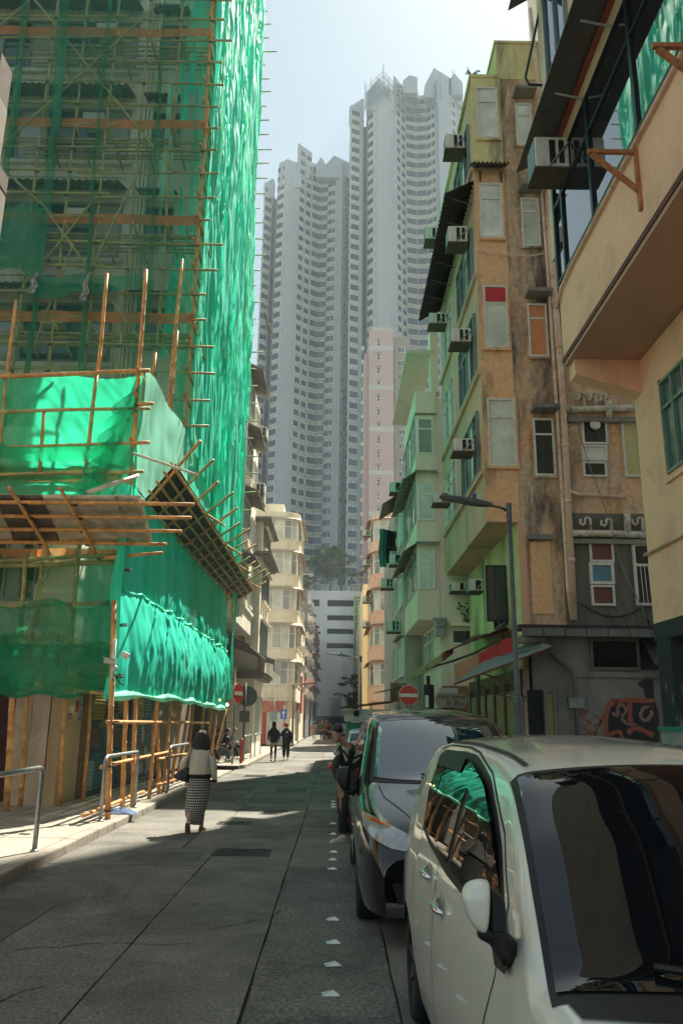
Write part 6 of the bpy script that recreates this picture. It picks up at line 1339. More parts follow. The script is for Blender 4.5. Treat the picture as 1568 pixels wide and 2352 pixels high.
# tops by segment
H1 = tz(820, 240, TY); H2 = tz(880, 205, TY - 1); H3 = tz(950, 230, TY + 8); H4 = tz(1010, 190, TY); H5 = tz(1040, 190, TY)
tops = [H1, H1, H1 - 2, H2, H2, H2, H2 - 1, H3, H3 - 2, H3 - 2, H3 + 1, H4, H4, H5, H5 - 2, H5 - 3]
tower('tower_block', 'taller right-hand residential tower with scaffolded crown and hundreds of bay windows', P_, H1,
      [(0, 0.35, 'wide'), (2, 0.5, 'grey'), (4, 0.45, 'wide'), (7, 0.30, 'mid'), (7, 0.78, 'mid'), (8, 0.5, 'bay'), (9, 0.5, 'bay'), (10, 0.35, 'mid'), (10, 0.85, 'slim'), (13, 0.7, 'mid'), (14, 0.7, 'mid')], tops=tops, zmin=24)
YL = TY + 6
P_ = [tx(601, yr, YL + 1), tx(621, yr, YL + 3), tx(622, yr, YL + 6), tx(632, yr, YL + 6), tx(633, yr, YL), tx(656, yr, YL - 2), tx(676, yr, YL - 1), tx(711, yr, YL + 3), tx(730, yr, YL + 4.5), tx(750, yr, YL + 4), tx(766, yr, YL + 3), tx(784, yr, YL), tx(793, yr, YL + 3), tx(806, yr, YL + 5)]
L1 = tz(620, 410, YL); L2 = tz(660, 375, YL); L3 = tz(730, 395, YL + 7); L4 = tz(775, 372, YL)
tops = [L1, L1, L1 - 2, L2, L2, L2 - 0.5, L3 + 3, L3, L3, L4 - 2, L4, L4 - 1, L4 - 2]
tower('tower_block', 'lower left-hand residential tower of the pale pair above the street', P_, L1,
      [(0, 0.35, 'wide'), (2, 0.5, 'grey'), (4, 0.4, 'wide'), (6, 0.3, 'mid'), (6, 0.75, 'mid'), (7, 0.5, 'bay'), (8, 0.5, 'bay'), (9, 0.4, 'mid'), (9, 0.85, 'slim'), (11, 0.5, 'small'), (12, 0.3, 'small')], tops=tops, zmin=24)
# pointed roof walls on both towers
def gable(x0, x1, y0, ypk, y1, Y, parent_label, th=2.5, frac=0.5):
    a = on(x0, y0, 1, Y); c = on(x1, y1, 1, Y); pk_ = on(x0 + (x1 - x0) * frac, ypk, 1, Y); zb = min(a.z, c.z) - 4
    b = MB(); b.extr([(a.x, Y, zb), (c.x, Y, zb), (c.x, Y, c.z), (pk_.x, Y, pk_.z), (a.x, Y, a.z)], (0, th, 0)); return b
gt_ = thing('roof_gables', 'jagged pointed parapets topping the taller tower', 'parapet', (20, TY, H1))
for (x0, x1, y0, ypk, y1, f) in ((802, 836, 246, 226, 228, 0.9), (842, 905, 212, 178, 225, 0.45), (925, 958, 185, 172, 178, 0.5), (975, 1035, 195, 156, 180, 0.35), (1030, 1062, 185, 168, 190, 0.4)):
    gable(x0, x1, y0, ypk, y1, TY - 1.9 if x0 == 842 else TY + 1, '', frac=f).build('parapet_wall', TW, gt_)
gt_ = thing('roof_gables', 'jagged pointed parapets topping the lower left tower', 'parapet', (-10, YL, L1))
for (x0, x1, y0, ypk, y1, f) in ((606, 630, 424, 410, 412, 0.8), (644, 692, 384, 370, 400, 0.35), (684, 712, 378, 364, 380, 0.45), (726, 748, 378, 360, 378, 0.5), (748, 802, 378, 357, 374, 0.35)):
    gable(x0, x1, y0, ypk, y1, YL - 1.5 if x0 == 644 else YL + 1, '', frac=f).build('parapet_wall', TW, gt_)
# roof scaffold on the taller tower
rf = thing('roof_scaffold', 'spidery scaffolding wrapped round the crown of the taller tower', 'scaffold', (20, TY - 3, H2))
RN = net_mat('net_grey_far', (0.25,0.34,0.36), 0.45, 0.1, 0.2, 0.4)
pp = [on(838, 240, 1, TY - 2), on(880, 200, 1, TY - 3.5), on(930, 255, 1, TY + 2), on(975, 255, 1, TY + 4), on(1012, 215, 1, TY - 1)]
dzb = 5.5
for i in range(len(pp) - 1):
    a, c = pp[i], pp[i+1]
    o = sheet('net_sheet', lambda u, v: (a.x + (c.x - a.x) * u, a.y + (c.y - a.y) * u, a.z + (c.z - a.z) * u - 2 + (dzb + 1) * v), 2, 2, RN, rf)
    n_ = max(3, int((c - a).length / 1.8))
    for k in range(n_ + 1):
        p = a.lerp(c, k / n_); b = MB(); b.tube([(p.x, p.y - 0.3, p.z - 2.5), (p.x, p.y - 0.3, p.z + dzb + rnd.uniform(-1, 2))], 0.09, 4); b.build('pole', STEEL, rf)
    for k in range(5):
        dz = -2 + k * 1.7; b = MB(); b.tube([(a.x, a.y - 0.3, a.z + dz), (c.x, c.y - 0.3, c.z + dz)], 0.08, 4); b.build('pole', STEEL, rf)
a = on(1040, 215, 1, TY + 1); c = on(1062, 235, 1, TY + 2)
for k in range(6): p = a.lerp(c, k / 5); b = MB(); b.tube([(p.x, p.y, p.z - 3), (p.x, p.y, p.z + rnd.uniform(5, 8))], 0.08, 4); b.build('pole', STEEL, rf)
for k in range(4): b = MB(); b.tube([(a.x, a.y, a.z + k * 1.8), (c.x, c.y, c.z + k * 1.8)], 0.08, 4); b.build('pole', STEEL, rf)
# ================================================================= VEHICLES
from mathutils.bvhtree import BVHTree
def paint(name, col, fl=0.0, rough=0.32, coat=1.0, metal=0.0):
    mt = bpy.data.materials.new(name); mt.use_nodes = True; n = mt.node_tree; b = n.nodes['Principled BSDF']; L = n.links.new
    b.inputs['Roughness'].default_value = rough; b.inputs['Coat Weight'].default_value = coat; b.inputs['Coat Roughness'].default_value = 0.02; b.inputs['Metallic'].default_value = metal; b.inputs['Coat IOR'].default_value = 1.5; b.inputs['Specular IOR Level'].default_value = 0.25
    tc = n.nodes.new('ShaderNodeTexCoord'); nn = n.nodes.new('ShaderNodeTexNoise'); nn.inputs['Scale'].default_value = 3.0; nn.inputs['Detail'].default_value = 10; L(tc.outputs['Object'], nn.inputs['Vector'])
    r = n.nodes.new('ShaderNodeValToRGB'); r.color_ramp.elements[0].position = 0.3; r.color_ramp.elements[1].position = 0.75; r.color_ramp.elements[0].color = _c(tuple(x * 0.93 for x in col)); r.color_ramp.elements[1].color = _c(col)
    L(nn.outputs['Fac'], r.inputs['Fac']); L(r.outputs['Color'], b.inputs['Base Color'])
    return mt
CARW = paint('pearl_white_paint', (0.80,0.78,0.68), metal=0.05); CARB = paint('black_car_paint', (0.008,0.008,0.012), rough=0.15); CARR = paint('red_car_paint', (0.50,0.03,0.02)); CARS = paint('silver_blue_paint', (0.30,0.38,0.42), metal=0.5); CARG = paint('pale_green_paint', (0.25,0.36,0.32), metal=0.3)
CGL = mat('car_glass', (0.006,0.007,0.009), 0.01, 0.1, 1, spec=0.5, ior=1.55)
CGS = mat('car_side_glass', (0.008,0.008,0.009), 0.015, 0.1, 1, spec=0.6, ior=1.55)
CHR = mat('chrome', (0.75,0.75,0.75), 0.06, 0.05, metal=1.0); SEAL = mat('rubber_seal', (0.012,0.012,0.013), 0.5, 0.1); RIM = mat('alloy_rim', (0.22,0.22,0.23), 0.3, 0.1, metal=0.8)
LENS = mat('headlamp_lens', (0.42,0.44,0.44), 0.05, 0.2, 9, spec=1.0, ior=1.8, col2=(0.22,0.23,0.23)); AMB = mat('amber_lens', (0.5,0.14,0.02), 0.1, 0.2)
def lerp_tab(t, tab):
    if t <= tab[0][0]: return tab[0][1]
    for (a, va), (c, vc) in zip(tab[:-1], tab[1:]):
        if t <= c: return va + (vc - va) * (t - a) / (c - a)
    return tab[-1][1]
class Car:
    def __init__(s, t, y0, top, belt, w, xl, inset, tum, axles, wr=0.31, sill=0.24, yaw=0.0, yr=0.0, archr=0.37, pm=None, rr=0.10, crown=0.05):
        """y0: list of station Y; top(Y) table; inset(Y) plan taper table; tum(z) tumblehome table"""
        s.t = t; s.xl = xl; s.w = w; s.yaw = yaw; s.yr = yr; s.axles = axles; s.wr = wr
        secs = []
        for Y in y0:
            zt = lerp_tab(Y, top); ins = lerp_tab(Y, inset); sl_ = sill
            for a in axles:
                d = abs(Y - a)
                if d < archr: sl_ = max(sl_, wr + math.sqrt(archr**2 - d*d))
            ze = zt - crown; r = min(rr, (ze - sl_) * 0.4); zs = ze - r; bt = min(belt, zs - 0.01)
            zz = [sl_ + (bt - sl_) * k / 6 for k in range(7)] + [bt + (zs - bt) * k / 4 for k in range(1, 5)]
            half = []
            for z in zz: half.append((lerp_tab(z, tum) + ins, z))
            x0 = half[-1][0]
            for a in (30, 60, 90): half.append((x0 + r * 1.2 * (1 - math.cos(R(a))), zs + r * math.sin(R(a))))
            xe = half[-1][0]; hw = w / 2
            for k in (0.12, 0.35, 0.65, 1.0): half.append((xe + (hw - xe) * k, ze + crown * (1 - (1 - k) ** 2)))
            L = [(xl + x + yaw * (yr - Y), Y, z) for x, z in half]; Rr = [(xl + w - x + yaw * (yr - Y), Y, z) for x, z in half[:-1]][::-1]
            secs.append(L + Rr)
        b = MB(); n = len(secs[0]); b.v = [p for q in secs for p in q]
        b.f = [(i*n+j, i*n+j+1, (i+1)*n+j+1, (i+1)*n+j) for i in range(len(secs)-1) for j in range(n-1)]
        b.f += [tuple(range(n)), tuple(range((len(secs)-1)*n, len(secs)*n))[::-1]]; b.m = [0] * len(b.f)
        s.body = b.build('body', pm, t, True); subs(s.body, 1)
        bpy.context.view_layer.update(); dg = bpy.context.evaluated_depsgraph_get(); me = s.body.evaluated_get(dg).to_mesh()
        off = Vector(t['_o']); s.off = off
        s.bvh = BVHTree.FromPolygons([tuple(v.co + off) for v in me.vertices], [tuple(p.vertices) for p in me.polygons])
    def side(s, y, z, o=0.0, right=False):
        org = Vector((s.xl - 2, y, z)) if not right else Vector((s.xl + s.w + 2, y, z)); d = Vector((1, 0, 0)) * (-1 if right else 1)
        h, nrm, i, dd = s.bvh.ray_cast(org, d)
        if h is None: return Vector((s.xl + s.w/2, y, z))
        return h - d * o
    def down(s, x, y, o=0.0):
        h, nrm, i, dd = s.bvh.ray_cast(Vector((x, y, 4)), Vector((0, 0, -1)))
        return (h + (nrm if nrm.z > 0 else -nrm) * o) if h is not None else Vector((x, y, 1))
    def front(s, x, z, o=0.0, d=1):
        h, nrm, i, dd = s.bvh.ray_cast(Vector((x, -5 if d > 0 else 60, z)), Vector((0, d, 0)))
        return h - Vector((0, d * o, 0)) if h is not None else Vector((x, 0, z))
    def patch(s, name, lo, hi, mtl, o=0.004, mode='side', right=False, nu=24, nv=10, parent=None, grow=0.0):
        """surface patch between two polylines given as (y,z) for side, (x,y) for top, (x,z) for front"""
        def rs(P, u):
            L = [0]
            for a, c in zip(P[:-1], P[1:]): L.append(L[-1] + math.hypot(c[0]-a[0], c[1]-a[1]))
            q = u * L[-1]
            for i in range(len(P) - 1):
                if q <= L[i+1] + 1e-9: t = (q - L[i]) / max(1e-9, L[i+1] - L[i]); return (P[i][0] + (P[i+1][0]-P[i][0])*t, P[i][1] + (P[i+1][1]-P[i][1])*t)
            return P[-1]
        cx = sum(p[0] for p in lo + hi) / len(lo + hi); cy = sum(p[1] for p in lo + hi) / len(lo + hi)
        def f(u, v):
            a, c = rs(lo, u), rs(hi, u); x, y = a[0] + (c[0]-a[0])*v, a[1] + (c[1]-a[1])*v
            if grow: d = math.hypot(x - cx, y - cy) or 1; x += (x - cx) / d * grow; y += (y - cy) / d * grow
            return tuple(s.side(x, y, o, right) if mode == 'side' else s.down(x, y, o) if mode == 'top' else s.front(x, y, o) if mode == 'front' else s.front(x, y, o, -1))
        b = MB(); b.grid(f, nu, nv); return b.build(name, mtl, parent or s.t, True)
    def line(s, name, P, wdt, mtl, o=0.003, mode='side', right=False, parent=None):
        Q = []
        for a, c in zip(P[:-1], P[1:]):
            k = max(1, int(math.hypot(c[0]-a[0], c[1]-a[1]) / 0.04))
            for i in range(k): Q.append((a[0] + (c[0]-a[0])*i/k, a[1] + (c[1]-a[1])*i/k))
        Q.append(P[-1]); vs = []
        for i, q in enumerate(Q):
            a, c = Q[max(0, i-1)], Q[min(len(Q)-1, i+1)]; d = math.hypot(c[0]-a[0], c[1]-a[1]) or 1; nx, ny = -(c[1]-a[1]) / d * wdt/2, (c[0]-a[0]) / d * wdt/2
            for sg in (1, -1):
                x, y = q[0] + nx*sg, q[1] + ny*sg; vs.append(s.side(x, y, o, right) if mode == 'side' else s.down(x, y, o) if mode == 'top' else s.front(x, y, o))
        b = MB(); b.add(vs, [(2*i, 2*i+1, 2*i+3, 2*i+2) for i in range(len(Q)-1)]); return b.build(name, mtl, parent or s.t)
    def wheels(s, tw=0.19, ins=0.03, spokes=7):
        for a in s.axles:
            for rgt in (False, True):
                xo = s.xl + ins + s.yaw * (s.yr - a) if not rgt else s.xl + s.w - ins + s.yaw * (s.yr - a); sg = 1 if not rgt else -1; R_ = s.wr
                prof = [(R_*0.66, 0.012), (R_*0.72, 0.0), (R_*0.93, 0.0), (R_*0.985, 0.02), (R_, 0.05), (R_, tw-0.05), (R_*0.97, tw-0.01), (R_*0.7, tw)]
                n = 36; vs = []
                for (r, x) in prof:
                    for j in range(n): th = 2*math.pi*j/n; vs.append((xo + sg*x, a + r*math.cos(th), R_ + r*math.sin(th)))
                b = MB(); b.add(vs, [(i*n+j, i*n+(j+1) % n, (i+1)*n+(j+1) % n, (i+1)*n+j) for i in range(len(prof)-1) for j in range(n)]); w = b.build('wheel', RUBBER, s.t, True)
                d = MB(); dv = []
                for (r, x) in ((R_*0.68, 0.012), (R_*0.64, 0.03), (R_*0.5, 0.075), (0.001, 0.08)):
                    for j in range(n): th = 2*math.pi*j/n; dv.append((xo + sg*x, a + r*math.cos(th), R_ + r*math.sin(th)))
                d.add(dv, [(i*n+j, i*n+(j+1) % n, (i+1)*n+(j+1) % n, (i+1)*n+j) for i in range(3) for j in range(n)]); 
                dd = d.build('rim_back', SEAL, w, True)
                r_ = MB()
                for k in range(spokes):
                    th = 2*math.pi*k/spokes + 0.3; c_, s__ = math.cos(th), math.sin(th); pc = lambda r, off, x: (xo + sg*x, a + r*c_ - off*s__, R_ + r*s__ + off*c_)
                    r_.hexa([pc(0.03,-0.03,0.03), pc(R_*0.67,-0.018,0.012), pc(R_*0.67,0.018,0.012), pc(0.03,0.03,0.03), pc(0.03,-0.03,0.06), pc(R_*0.67,-0.018,0.04), pc(R_*0.67,0.018,0.04), pc(0.03,0.03,0.06)])
                r_.build('rim', RIM, w)
    def under(s, y0, y1, z1=0.62):
        b = MB(); b.box(s.xl + 0.24, s.xl + s.w - 0.24, y0, y1, 0.16, z1); b.build('underbody', SEAL, s.t)
def stations(a, c, dense, n=26):
    Y = [a + (c - a) * k / n for k in range(n + 1)]
    for d in dense: Y += [d + q for q in (-0.37,-0.34,-0.28,-0.2,-0.1,0,0.1,0.2,0.28,0.34,0.37)]
    Y += [a + 0.02, a + 0.06, c - 0.02, c - 0.06]; Y = sorted(set(round(y, 3) for y in Y if a <= y <= c)); o = [Y[0]]
    for y in Y[1:]:
        if y - o[-1] > 0.012: o.append(y)
    return o

# ---------------------------------------------------------------- white MPV (foreground)
wt = thing('parked_car', 'pearl white people carrier parked closest to the camera with chrome door handles', 'car', (1.35, 4.2, 0), 'cars parked along the right side')
YF, YB = 1.95, 6.32
wc = Car(wt, stations(YF, YB, (2.95, 5.58)), [(1.95, 0.72), (2.0, 0.86), (2.15, 0.97), (2.40, 1.06), (2.62, 1.10), (3.05, 1.43), (3.40, 1.64), (3.8, 1.70), (4.6, 1.735), (5.3, 1.725), (5.7, 1.69), (5.86, 1.55), (6.1, 1.25), (6.2, 1.05), (6.3, 0.9), (6.32, 0.7)],
         1.06, 1.69, 0.47, [(1.95, 0.20), (2.05, 0.10), (2.3, 0.04), (2.7, 0.0), (5.6, 0.0), (6.0, 0.03), (6.25, 0.09), (6.32, 0.16)], [(0.2, 0.05), (0.4, 0.01), (0.65, 0.0), (0.8, 0.005), (1.02, 0.03), (1.06, 0.045), (1.3, 0.105), (1.5, 0.175), (1.62, 0.24)],
         (2.95, 5.58), yaw=0.028, yr=5.6, pm=CARW, rr=0.075, crown=0.045)
wc.under(2.1, 6.2); wc.wheels()
lo = [(5.19,1.17),(4.85,1.125),(4.0,1.085),(3.55,1.07),(3.12,1.08)]; hi = [(5.24,1.26),(5.32,1.44),(5.42,1.585),(5.25,1.62),(4.62,1.625),(4.33,1.61),(3.84,1.535),(3.5,1.42),(3.3,1.33),(3.12,1.19),(3.09,1.10)]
for rg in (False, True):
    wc.patch('window_seal', lo, hi, SEAL, 0.003, 'side', rg, 40, 14, grow=0.022)
    for k, (u0, u1) in enumerate(((0.0, 0.13), (0.145, 0.50), (0.545, 0.985))):
        def cut(P, a, c):
            X0, X1 = P[0][0], P[-1][0]; out = []
            return P
        def at_y(P, y):
            for p, q in zip(P[:-1], P[1:]):
                if (p[0] - y) * (q[0] - y) <= 0 and p[0] != q[0]: return p[1] + (q[1] - p[1]) * (y - p[0]) / (q[0] - p[0])
            return P[-1][1]
        ya, yb = 5.34 - (5.34 - 3.14) * u0, 5.34 - (5.34 - 3.14) * u1
        ys_ = [ya + (yb - ya) * q / 12 for q in range(13)]
        hmono = [(5.38,1.52),(5.30,1.61),(4.62,1.615),(4.33,1.60),(3.84,1.525),(3.5,1.41),(3.3,1.32),(3.12,1.18)]; lmono = [(5.38,1.44),(5.26,1.30),(5.19,1.19),(4.85,1.14),(4.0,1.095),(3.55,1.08),(3.12,1.09)]
        wc.patch('side_window', [(y, at_y(lmono, y) + 0.012) for y in ys_], [(y, at_y(hmono, y) - 0.012) for y in ys_], CGS, 0.008, 'side', rg, 18, 10)
    # rain visors over the windows
    wc.patch('rain_visor', [(y, at_y(hmono, y) - 0.075) for y in (5.2,5.0,4.8,4.6,4.45)], [(y, at_y(hmono, y) + 0.005) for y in (5.2,5.0,4.8,4.6,4.45)], SEAL, 0.03, 'side', rg, 12, 4)
    wc.patch('rain_visor', [(y, at_y(hmono, y) - 0.085) for y in (4.38,4.2,4.0,3.8,3.6,3.4,3.25)], [(y, at_y(hmono, y) + 0.005) for y in (4.38,4.2,4.0,3.8,3.6,3.4,3.25)], CGS, 0.03, 'side', rg, 16, 4)
    for P in (([(4.47, 1.09), (4.43, 0.8), (4.45, 0.45), (4.52, 0.28)]), ([(3.02, 1.08), (3.05, 0.95), (3.22, 0.72), (3.36, 0.4), (3.42, 0.28)]), ([(5.2, 1.16), (5.24, 0.95), (5.28, 0.72), (5.12, 0.5)])):
        wc.line('panel_gap', P, 0.009, SEAL, 0.0025, 'side', rg)
    wc.line('door_gap', [(3.04, 1.07), (3.03, 1.18), (3.3, 1.38), (3.84, 1.57), (4.3, 1.645), (4.6, 1.66), (5.2, 1.655), (5.45, 1.625)], 0.010, SEAL, 0.0025, 'side', rg)
    for (y, z) in ((4.70, 1.00), (4.22, 0.93)):
        t_ = wc.side(y, z, 0, rg); sg = -1 if not rg else 1; b = MB(); pts = []
        for k in range(9): q = k / 8; p = wc.side(y + 0.10 - 0.20 * q, z + 0.012 - 0.024 * q, 0, rg); pts.append(p + Vector((sg * (0.006 + 0.034 * math.sin(q * math.pi) ** 0.6), 0, 0)))
        b.tube(pts, [0.011, 0.014, 0.016, 0.017, 0.017, 0.017, 0.016, 0.014, 0.011], 8); h_ = b.build('door_handle', CHR, wt, True); h_.scale = (1, 1, 1)
        wc.patch('handle_recess', [(y + 0.07, z - 0.04), (y - 0.07, z - 0.045)], [(y + 0.07, z + 0.045), (y - 0.07, z + 0.04)], mat('recess_shadow', (0.33,0.32,0.28), 0.4) if 'recess_shadow' not in bpy.data.materials else bpy.data.materials['recess_shadow'], 0.0015, 'side', rg, 6, 6)
# roof gutters, windscreen
XC = 0.47 + 0.845
def wx(f, Y): return XC + 0.028 * (5.6 - Y) + f * 0.845
for sg in (-1, 1):
    wc.line('roof_moulding', [(wx(sg * 0.655, y), y) for y in (3.55, 3.9, 4.4, 4.9, 5.4, 5.6)], 0.024, SEAL, 0.006, 'top')
def wsl(o_, fy0=2.54, fy1=3.40, f0=0.885, f1=0.735, bow=0.10, name='windscreen', mtl=CGL, nu=40, nv=20):
    b = MB()
    def f(u, v):
        s_ = 2 * u - 1; fr = (f0 + (f1 - f0) * v); Y = fy0 + (fy1 - fy0) * v - bow * (1 - s_ * s_) * (1 - 0.75 * v) + 0.03; return tuple(wc.down(wx(s_ * fr, Y), Y, o_))
    b.grid(f, nu, nv); return b.build(name, mtl, wt, True)
wsl(0.004, 2.50, 3.44, 0.915, 0.76, 0.12, 'windscreen_seal', SEAL)
wsl(0.010)
# bonnet gap, wipers, dashboard objects
wc.line('bonnet_gap', [(wx(-0.86, 2.40), 2.40), (wx(-0.80, 2.28), 2.28), (wx(-0.74, 2.08), 2.08)], 0.010, SEAL, 0.003, 'top')
wc.patch('cowl', [(wx(-0.86 + 1.72 * k / 10, 2.2), 2.44 - 0.12 * (1 - (2 * k / 10 - 1) ** 2)) for k in range(11)], [(wx(-0.88 + 1.76 * k / 10, 2.3), 2.53 - 0.12 * (1 - (2 * k / 10 - 1) ** 2)) for k in range(11)], SEAL, 0.008, 'top', nu=24, nv=3)
b = MB(); b.tube([wc.down(1.55, 2.42, 0.03), wc.down(1.15, 2.50, 0.035), wc.down(0.95, 2.60, 0.03)], 0.012, 6); b.build('wiper', SEAL, wt)
# door mirror
def mirror(t, cx, cy, cz, mtl, sx=0.12, sy=0.07, sz=0.115, arm=None):
    P = [(-0.55,0.98),(0.35,1.05),(0.62,0.92),(0.55,0.1),(0.42,-0.92),(0.12,-1.05),(-0.45,-0.78),(-0.92,0.05),(-0.95,0.6)]
    c = Vector((cx, cy, cz)); b = MB(); b.rings([[c + Vector((x * sx * k, y_ * sy, z * sz * k)) for x, z in P] for k, y_ in ((0.55, -1.0), (0.88, -0.75), (1.0, -0.1), (1.0, 0.35), (0.94, 0.5))]); o = b.build('door_mirror', mtl, t, True); subs(o, 2)
    g_ = MB(); g_.rings([[c + Vector((x * sx * k + 0.10 * sx, y_ * sy, z * sz * k)) for x, z in P] for k, y_ in ((0.93, 0.2), (0.9, 0.75))]); g_.build('mirror_housing', SEAL, o)
    g_ = MB(); g_.rings([[c + Vector((sx * (0.55 + q * 0.75), y_ * sy, z * sz)) for y_, z in ((-0.7, -0.95), (0.6, -0.95), (0.6, 0.8 - 0.5 * q), (-0.7, 0.75 - 0.5 * q))] for q in (0, 0.5, 1.0)]); bevel(g_.build('mirror_root', SEAL, o), 0.01)
    if arm: a_ = MB(); a_.tube([(cx + sx * 0.1, cy + 0.02, cz - sz * 0.95), (cx + sx * 0.9, cy + 0.04, cz - sz * 1.15), arm], [0.025, 0.035, 0.045], 8); a_.build('mirror_arm', SEAL, o, True)
    return o
mirror(wt, 0.468, 2.76, 1.232, CARW, 0.060, 0.045, 0.078, wc.side(2.9, 1.06, 0.0))
wc.patch('mirror_foot', [(3.12, 1.06), (3.0, 1.0), (2.86, 1.01)], [(3.14, 1.22), (3.0, 1.14), (2.84, 1.03)], SEAL, 0.02, 'side', False, 8, 6)
q = wc.side(2.85, 1.2, 0, True); mirror(wt, q.x + 0.12, 2.74, 1.22, CARW, -0.07, 0.06, 0.086)
b = MB(); b.box(0.9, 1.75, 5.62, 5.78, 1.62, 1.665); bevel(b.build('rear_spoiler', CARW, wt), 0.02)
wc.patch('rear_screen', [(wx(-0.7, 5.9), 1.15), (wx(0.7, 5.9), 1.15)], [(wx(-0.6, 5.9), 1.5), (wx(0.6, 5.9), 1.5)], CGL, 0.006, 'rear', nu=16)
for sg in (-1, 1): wc.patch('headlight', [(wx(sg*0.55, 2), 0.66), (wx(sg*0.9, 2), 0.7)], [(wx(sg*0.6, 2), 0.82), (wx(sg*0.9, 2), 0.90)], LENS, 0.008, 'front', nu=10)

# ---------------------------------------------------------------- black MPV
bt = thing('parked_car', 'glossy black people carrier parked behind the white car', 'car', (1.1, 9.6, 0), 'cars parked along the right side')
bc = Car(bt, stations(7.12, 11.95, (8.22, 11.1)), [(7.12, 0.72), (7.17, 0.84), (7.30, 0.95), (7.55, 1.06), (7.95, 1.20), (8.12, 1.27), (8.5, 1.54), (8.92, 1.83), (9.2, 1.905), (9.8, 1.945), (10.8, 1.955), (11.5, 1.93), (11.72, 1.86), (11.85, 1.4), (11.93, 1.0), (11.95, 0.8)],
         1.12, 1.78, 0.20, [(7.12, 0.22), (7.22, 0.12), (7.5, 0.05), (7.9, 0.01), (8.2, 0.0), (11.6, 0.0), (11.9, 0.06), (11.95, 0.12)], [(0.2, 0.05), (0.4, 0.01), (0.7, 0.0), (0.9, 0.01), (1.12, 0.035), (1.4, 0.09), (1.7, 0.16), (1.86, 0.22)],
         (8.22, 11.1), wr=0.325, yaw=0.0, yr=9, pm=CARB, rr=0.13, archr=0.385)
bc.under(7.3, 11.8, 0.66); bc.wheels()
XB = 0.20 + 0.89
lmono = [(11.7, 1.2), (8.35, 1.13)]; hmono = [(11.7, 1.62), (11.4, 1.70), (9.4, 1.70), (9.1, 1.64), (8.7, 1.42), (8.35, 1.17)]
for rg in (False, True):
    for (ya, yb) in ((11.65, 10.95), (10.9, 9.75), (9.68, 8.4)):
        ys_ = [ya + (yb - ya) * q / 10 for q in range(11)]
        bc.patch('side_window', [(y, at_y(lmono, y) + 0.01) for y in ys_], [(y, at_y(hmono, y)) for y in ys_], CGS, 0.006, 'side', rg, 14, 8)
    bc.line('panel_gap', [(9.72, 1.14), (9.72, 0.3)], 0.009, SEAL, 0.003, 'side', rg); bc.line('panel_gap', [(8.55, 1.14), (8.66, 0.7), (8.7, 0.3)], 0.009, SEAL, 0.003, 'side', rg)
    bc.line('chrome_strip', [(11.6, 1.135), (8.5, 1.105)], 0.014, CHR, 0.006, 'side', rg)
    for y in (9.85, 9.45):
        b = MB(); p = bc.side(y, 1.0, 0, rg); sg = -1 if not rg else 1; b.tube([p + Vector((0, 0.1, 0)), p + Vector((sg*0.035, 0.06, 0)), p + Vector((sg*0.035, -0.06, 0)), p + Vector((0, -0.1, 0))], 0.012, 6); b.build('door_handle', CHR, bt, True)
def bws(o_, fy0, fy1, f0, f1, bow, name, mtl):
    b = MB()
    def f(u, v):
        s_ = 2 * u - 1; fr = f0 + (f1 - f0) * v; Y = fy0 + (fy1 - fy0) * v - bow * (1 - s_ * s_) * (1 - 0.7 * v) + 0.03; return tuple(bc.down(XB + s_ * fr * 0.89, Y, o_))
    b.grid(f, 40, 18); return b.build(name, mtl, bt, True)
bws(0.004, 8.10, 8.96, 0.83, 0.71, 0.14, 'windscreen_seal', SEAL); bws(0.010, 8.15, 8.93, 0.79, 0.675, 0.14, 'windscreen', mat('car_glass_sky', (0.008,0.035,0.045), 0.01, 0.1, 1, spec=0.8, ior=1.85))
bc.line('bonnet_gap', [(XB - 0.66, 8.05), (XB - 0.62, 7.8), (XB - 0.42, 7.42)], 0.012, SEAL, 0.003, 'top'); bc.line('bonnet_gap', [(XB + 0.66, 8.05), (XB + 0.62, 7.8), (XB + 0.42, 7.42)], 0.012, SEAL, 0.003, 'top')
b = MB(); b.tube([bc.down(1.5, 8.02, 0.02), bc.down(1.2, 8.10, 0.03), bc.down(0.85, 8.13, 0.03)], 0.013, 6); b.build('wiper', SEAL, bt)
for sg in (-1, 1):
    X = lambda f: XB + sg * f
    hl = bc.patch('headlight', [(X(0.46), 0.74), (X(0.60), 0.76), (X(0.74), 0.82), (X(0.83), 0.90)], [(X(0.46), 0.87), (X(0.60), 0.93), (X(0.74), 0.98), (X(0.83), 1.0)], LENS, 0.012, 'front', nu=16, nv=8)
    bc.patch('indicator', [(X(0.60), 0.905), (X(0.80), 0.955)], [(X(0.60), 0.935), (X(0.80), 0.985)], AMB, 0.016, 'front', nu=8, nv=3, parent=hl)
    for fx, fz, r_ in ((0.53, 0.81, 0.048), (0.66, 0.865, 0.05)):
        p = bc.front(X(fx), fz, 0.02); b = MB(); b.lathe([(0.002, 0), (r_, 0.0), (r_, 0.012), (r_*0.8, 0.02), (0.002, 0.028)], (0,0,0), 18); o = b.build('lamp_lens', CHR, hl, True); o.location = p - Vector(bt['_o']); o.rotation_euler = (R(90), 0, 0)
    p = bc.front(X(0.60), 0.42, 0.0); b = MB(); b.lathe([(0.002, 0), (0.07, 0.0), (0.07, 0.02), (0.055, 0.03), (0.002, 0.02)], (0,0,0), 18); o = b.build('fog_lamp', LENS, bt, True); o.location = p - Vector((0, 0.02, 0)) - Vector(bt['_o']); o.rotation_euler = (R(90), 0, 0)
bc.patch('lower_grille', [(XB - 0.55, 0.34), (XB + 0.55, 0.34)], [(XB - 0.6, 0.50), (XB + 0.6, 0.50)], SEAL, 0.006, 'front', nu=20)
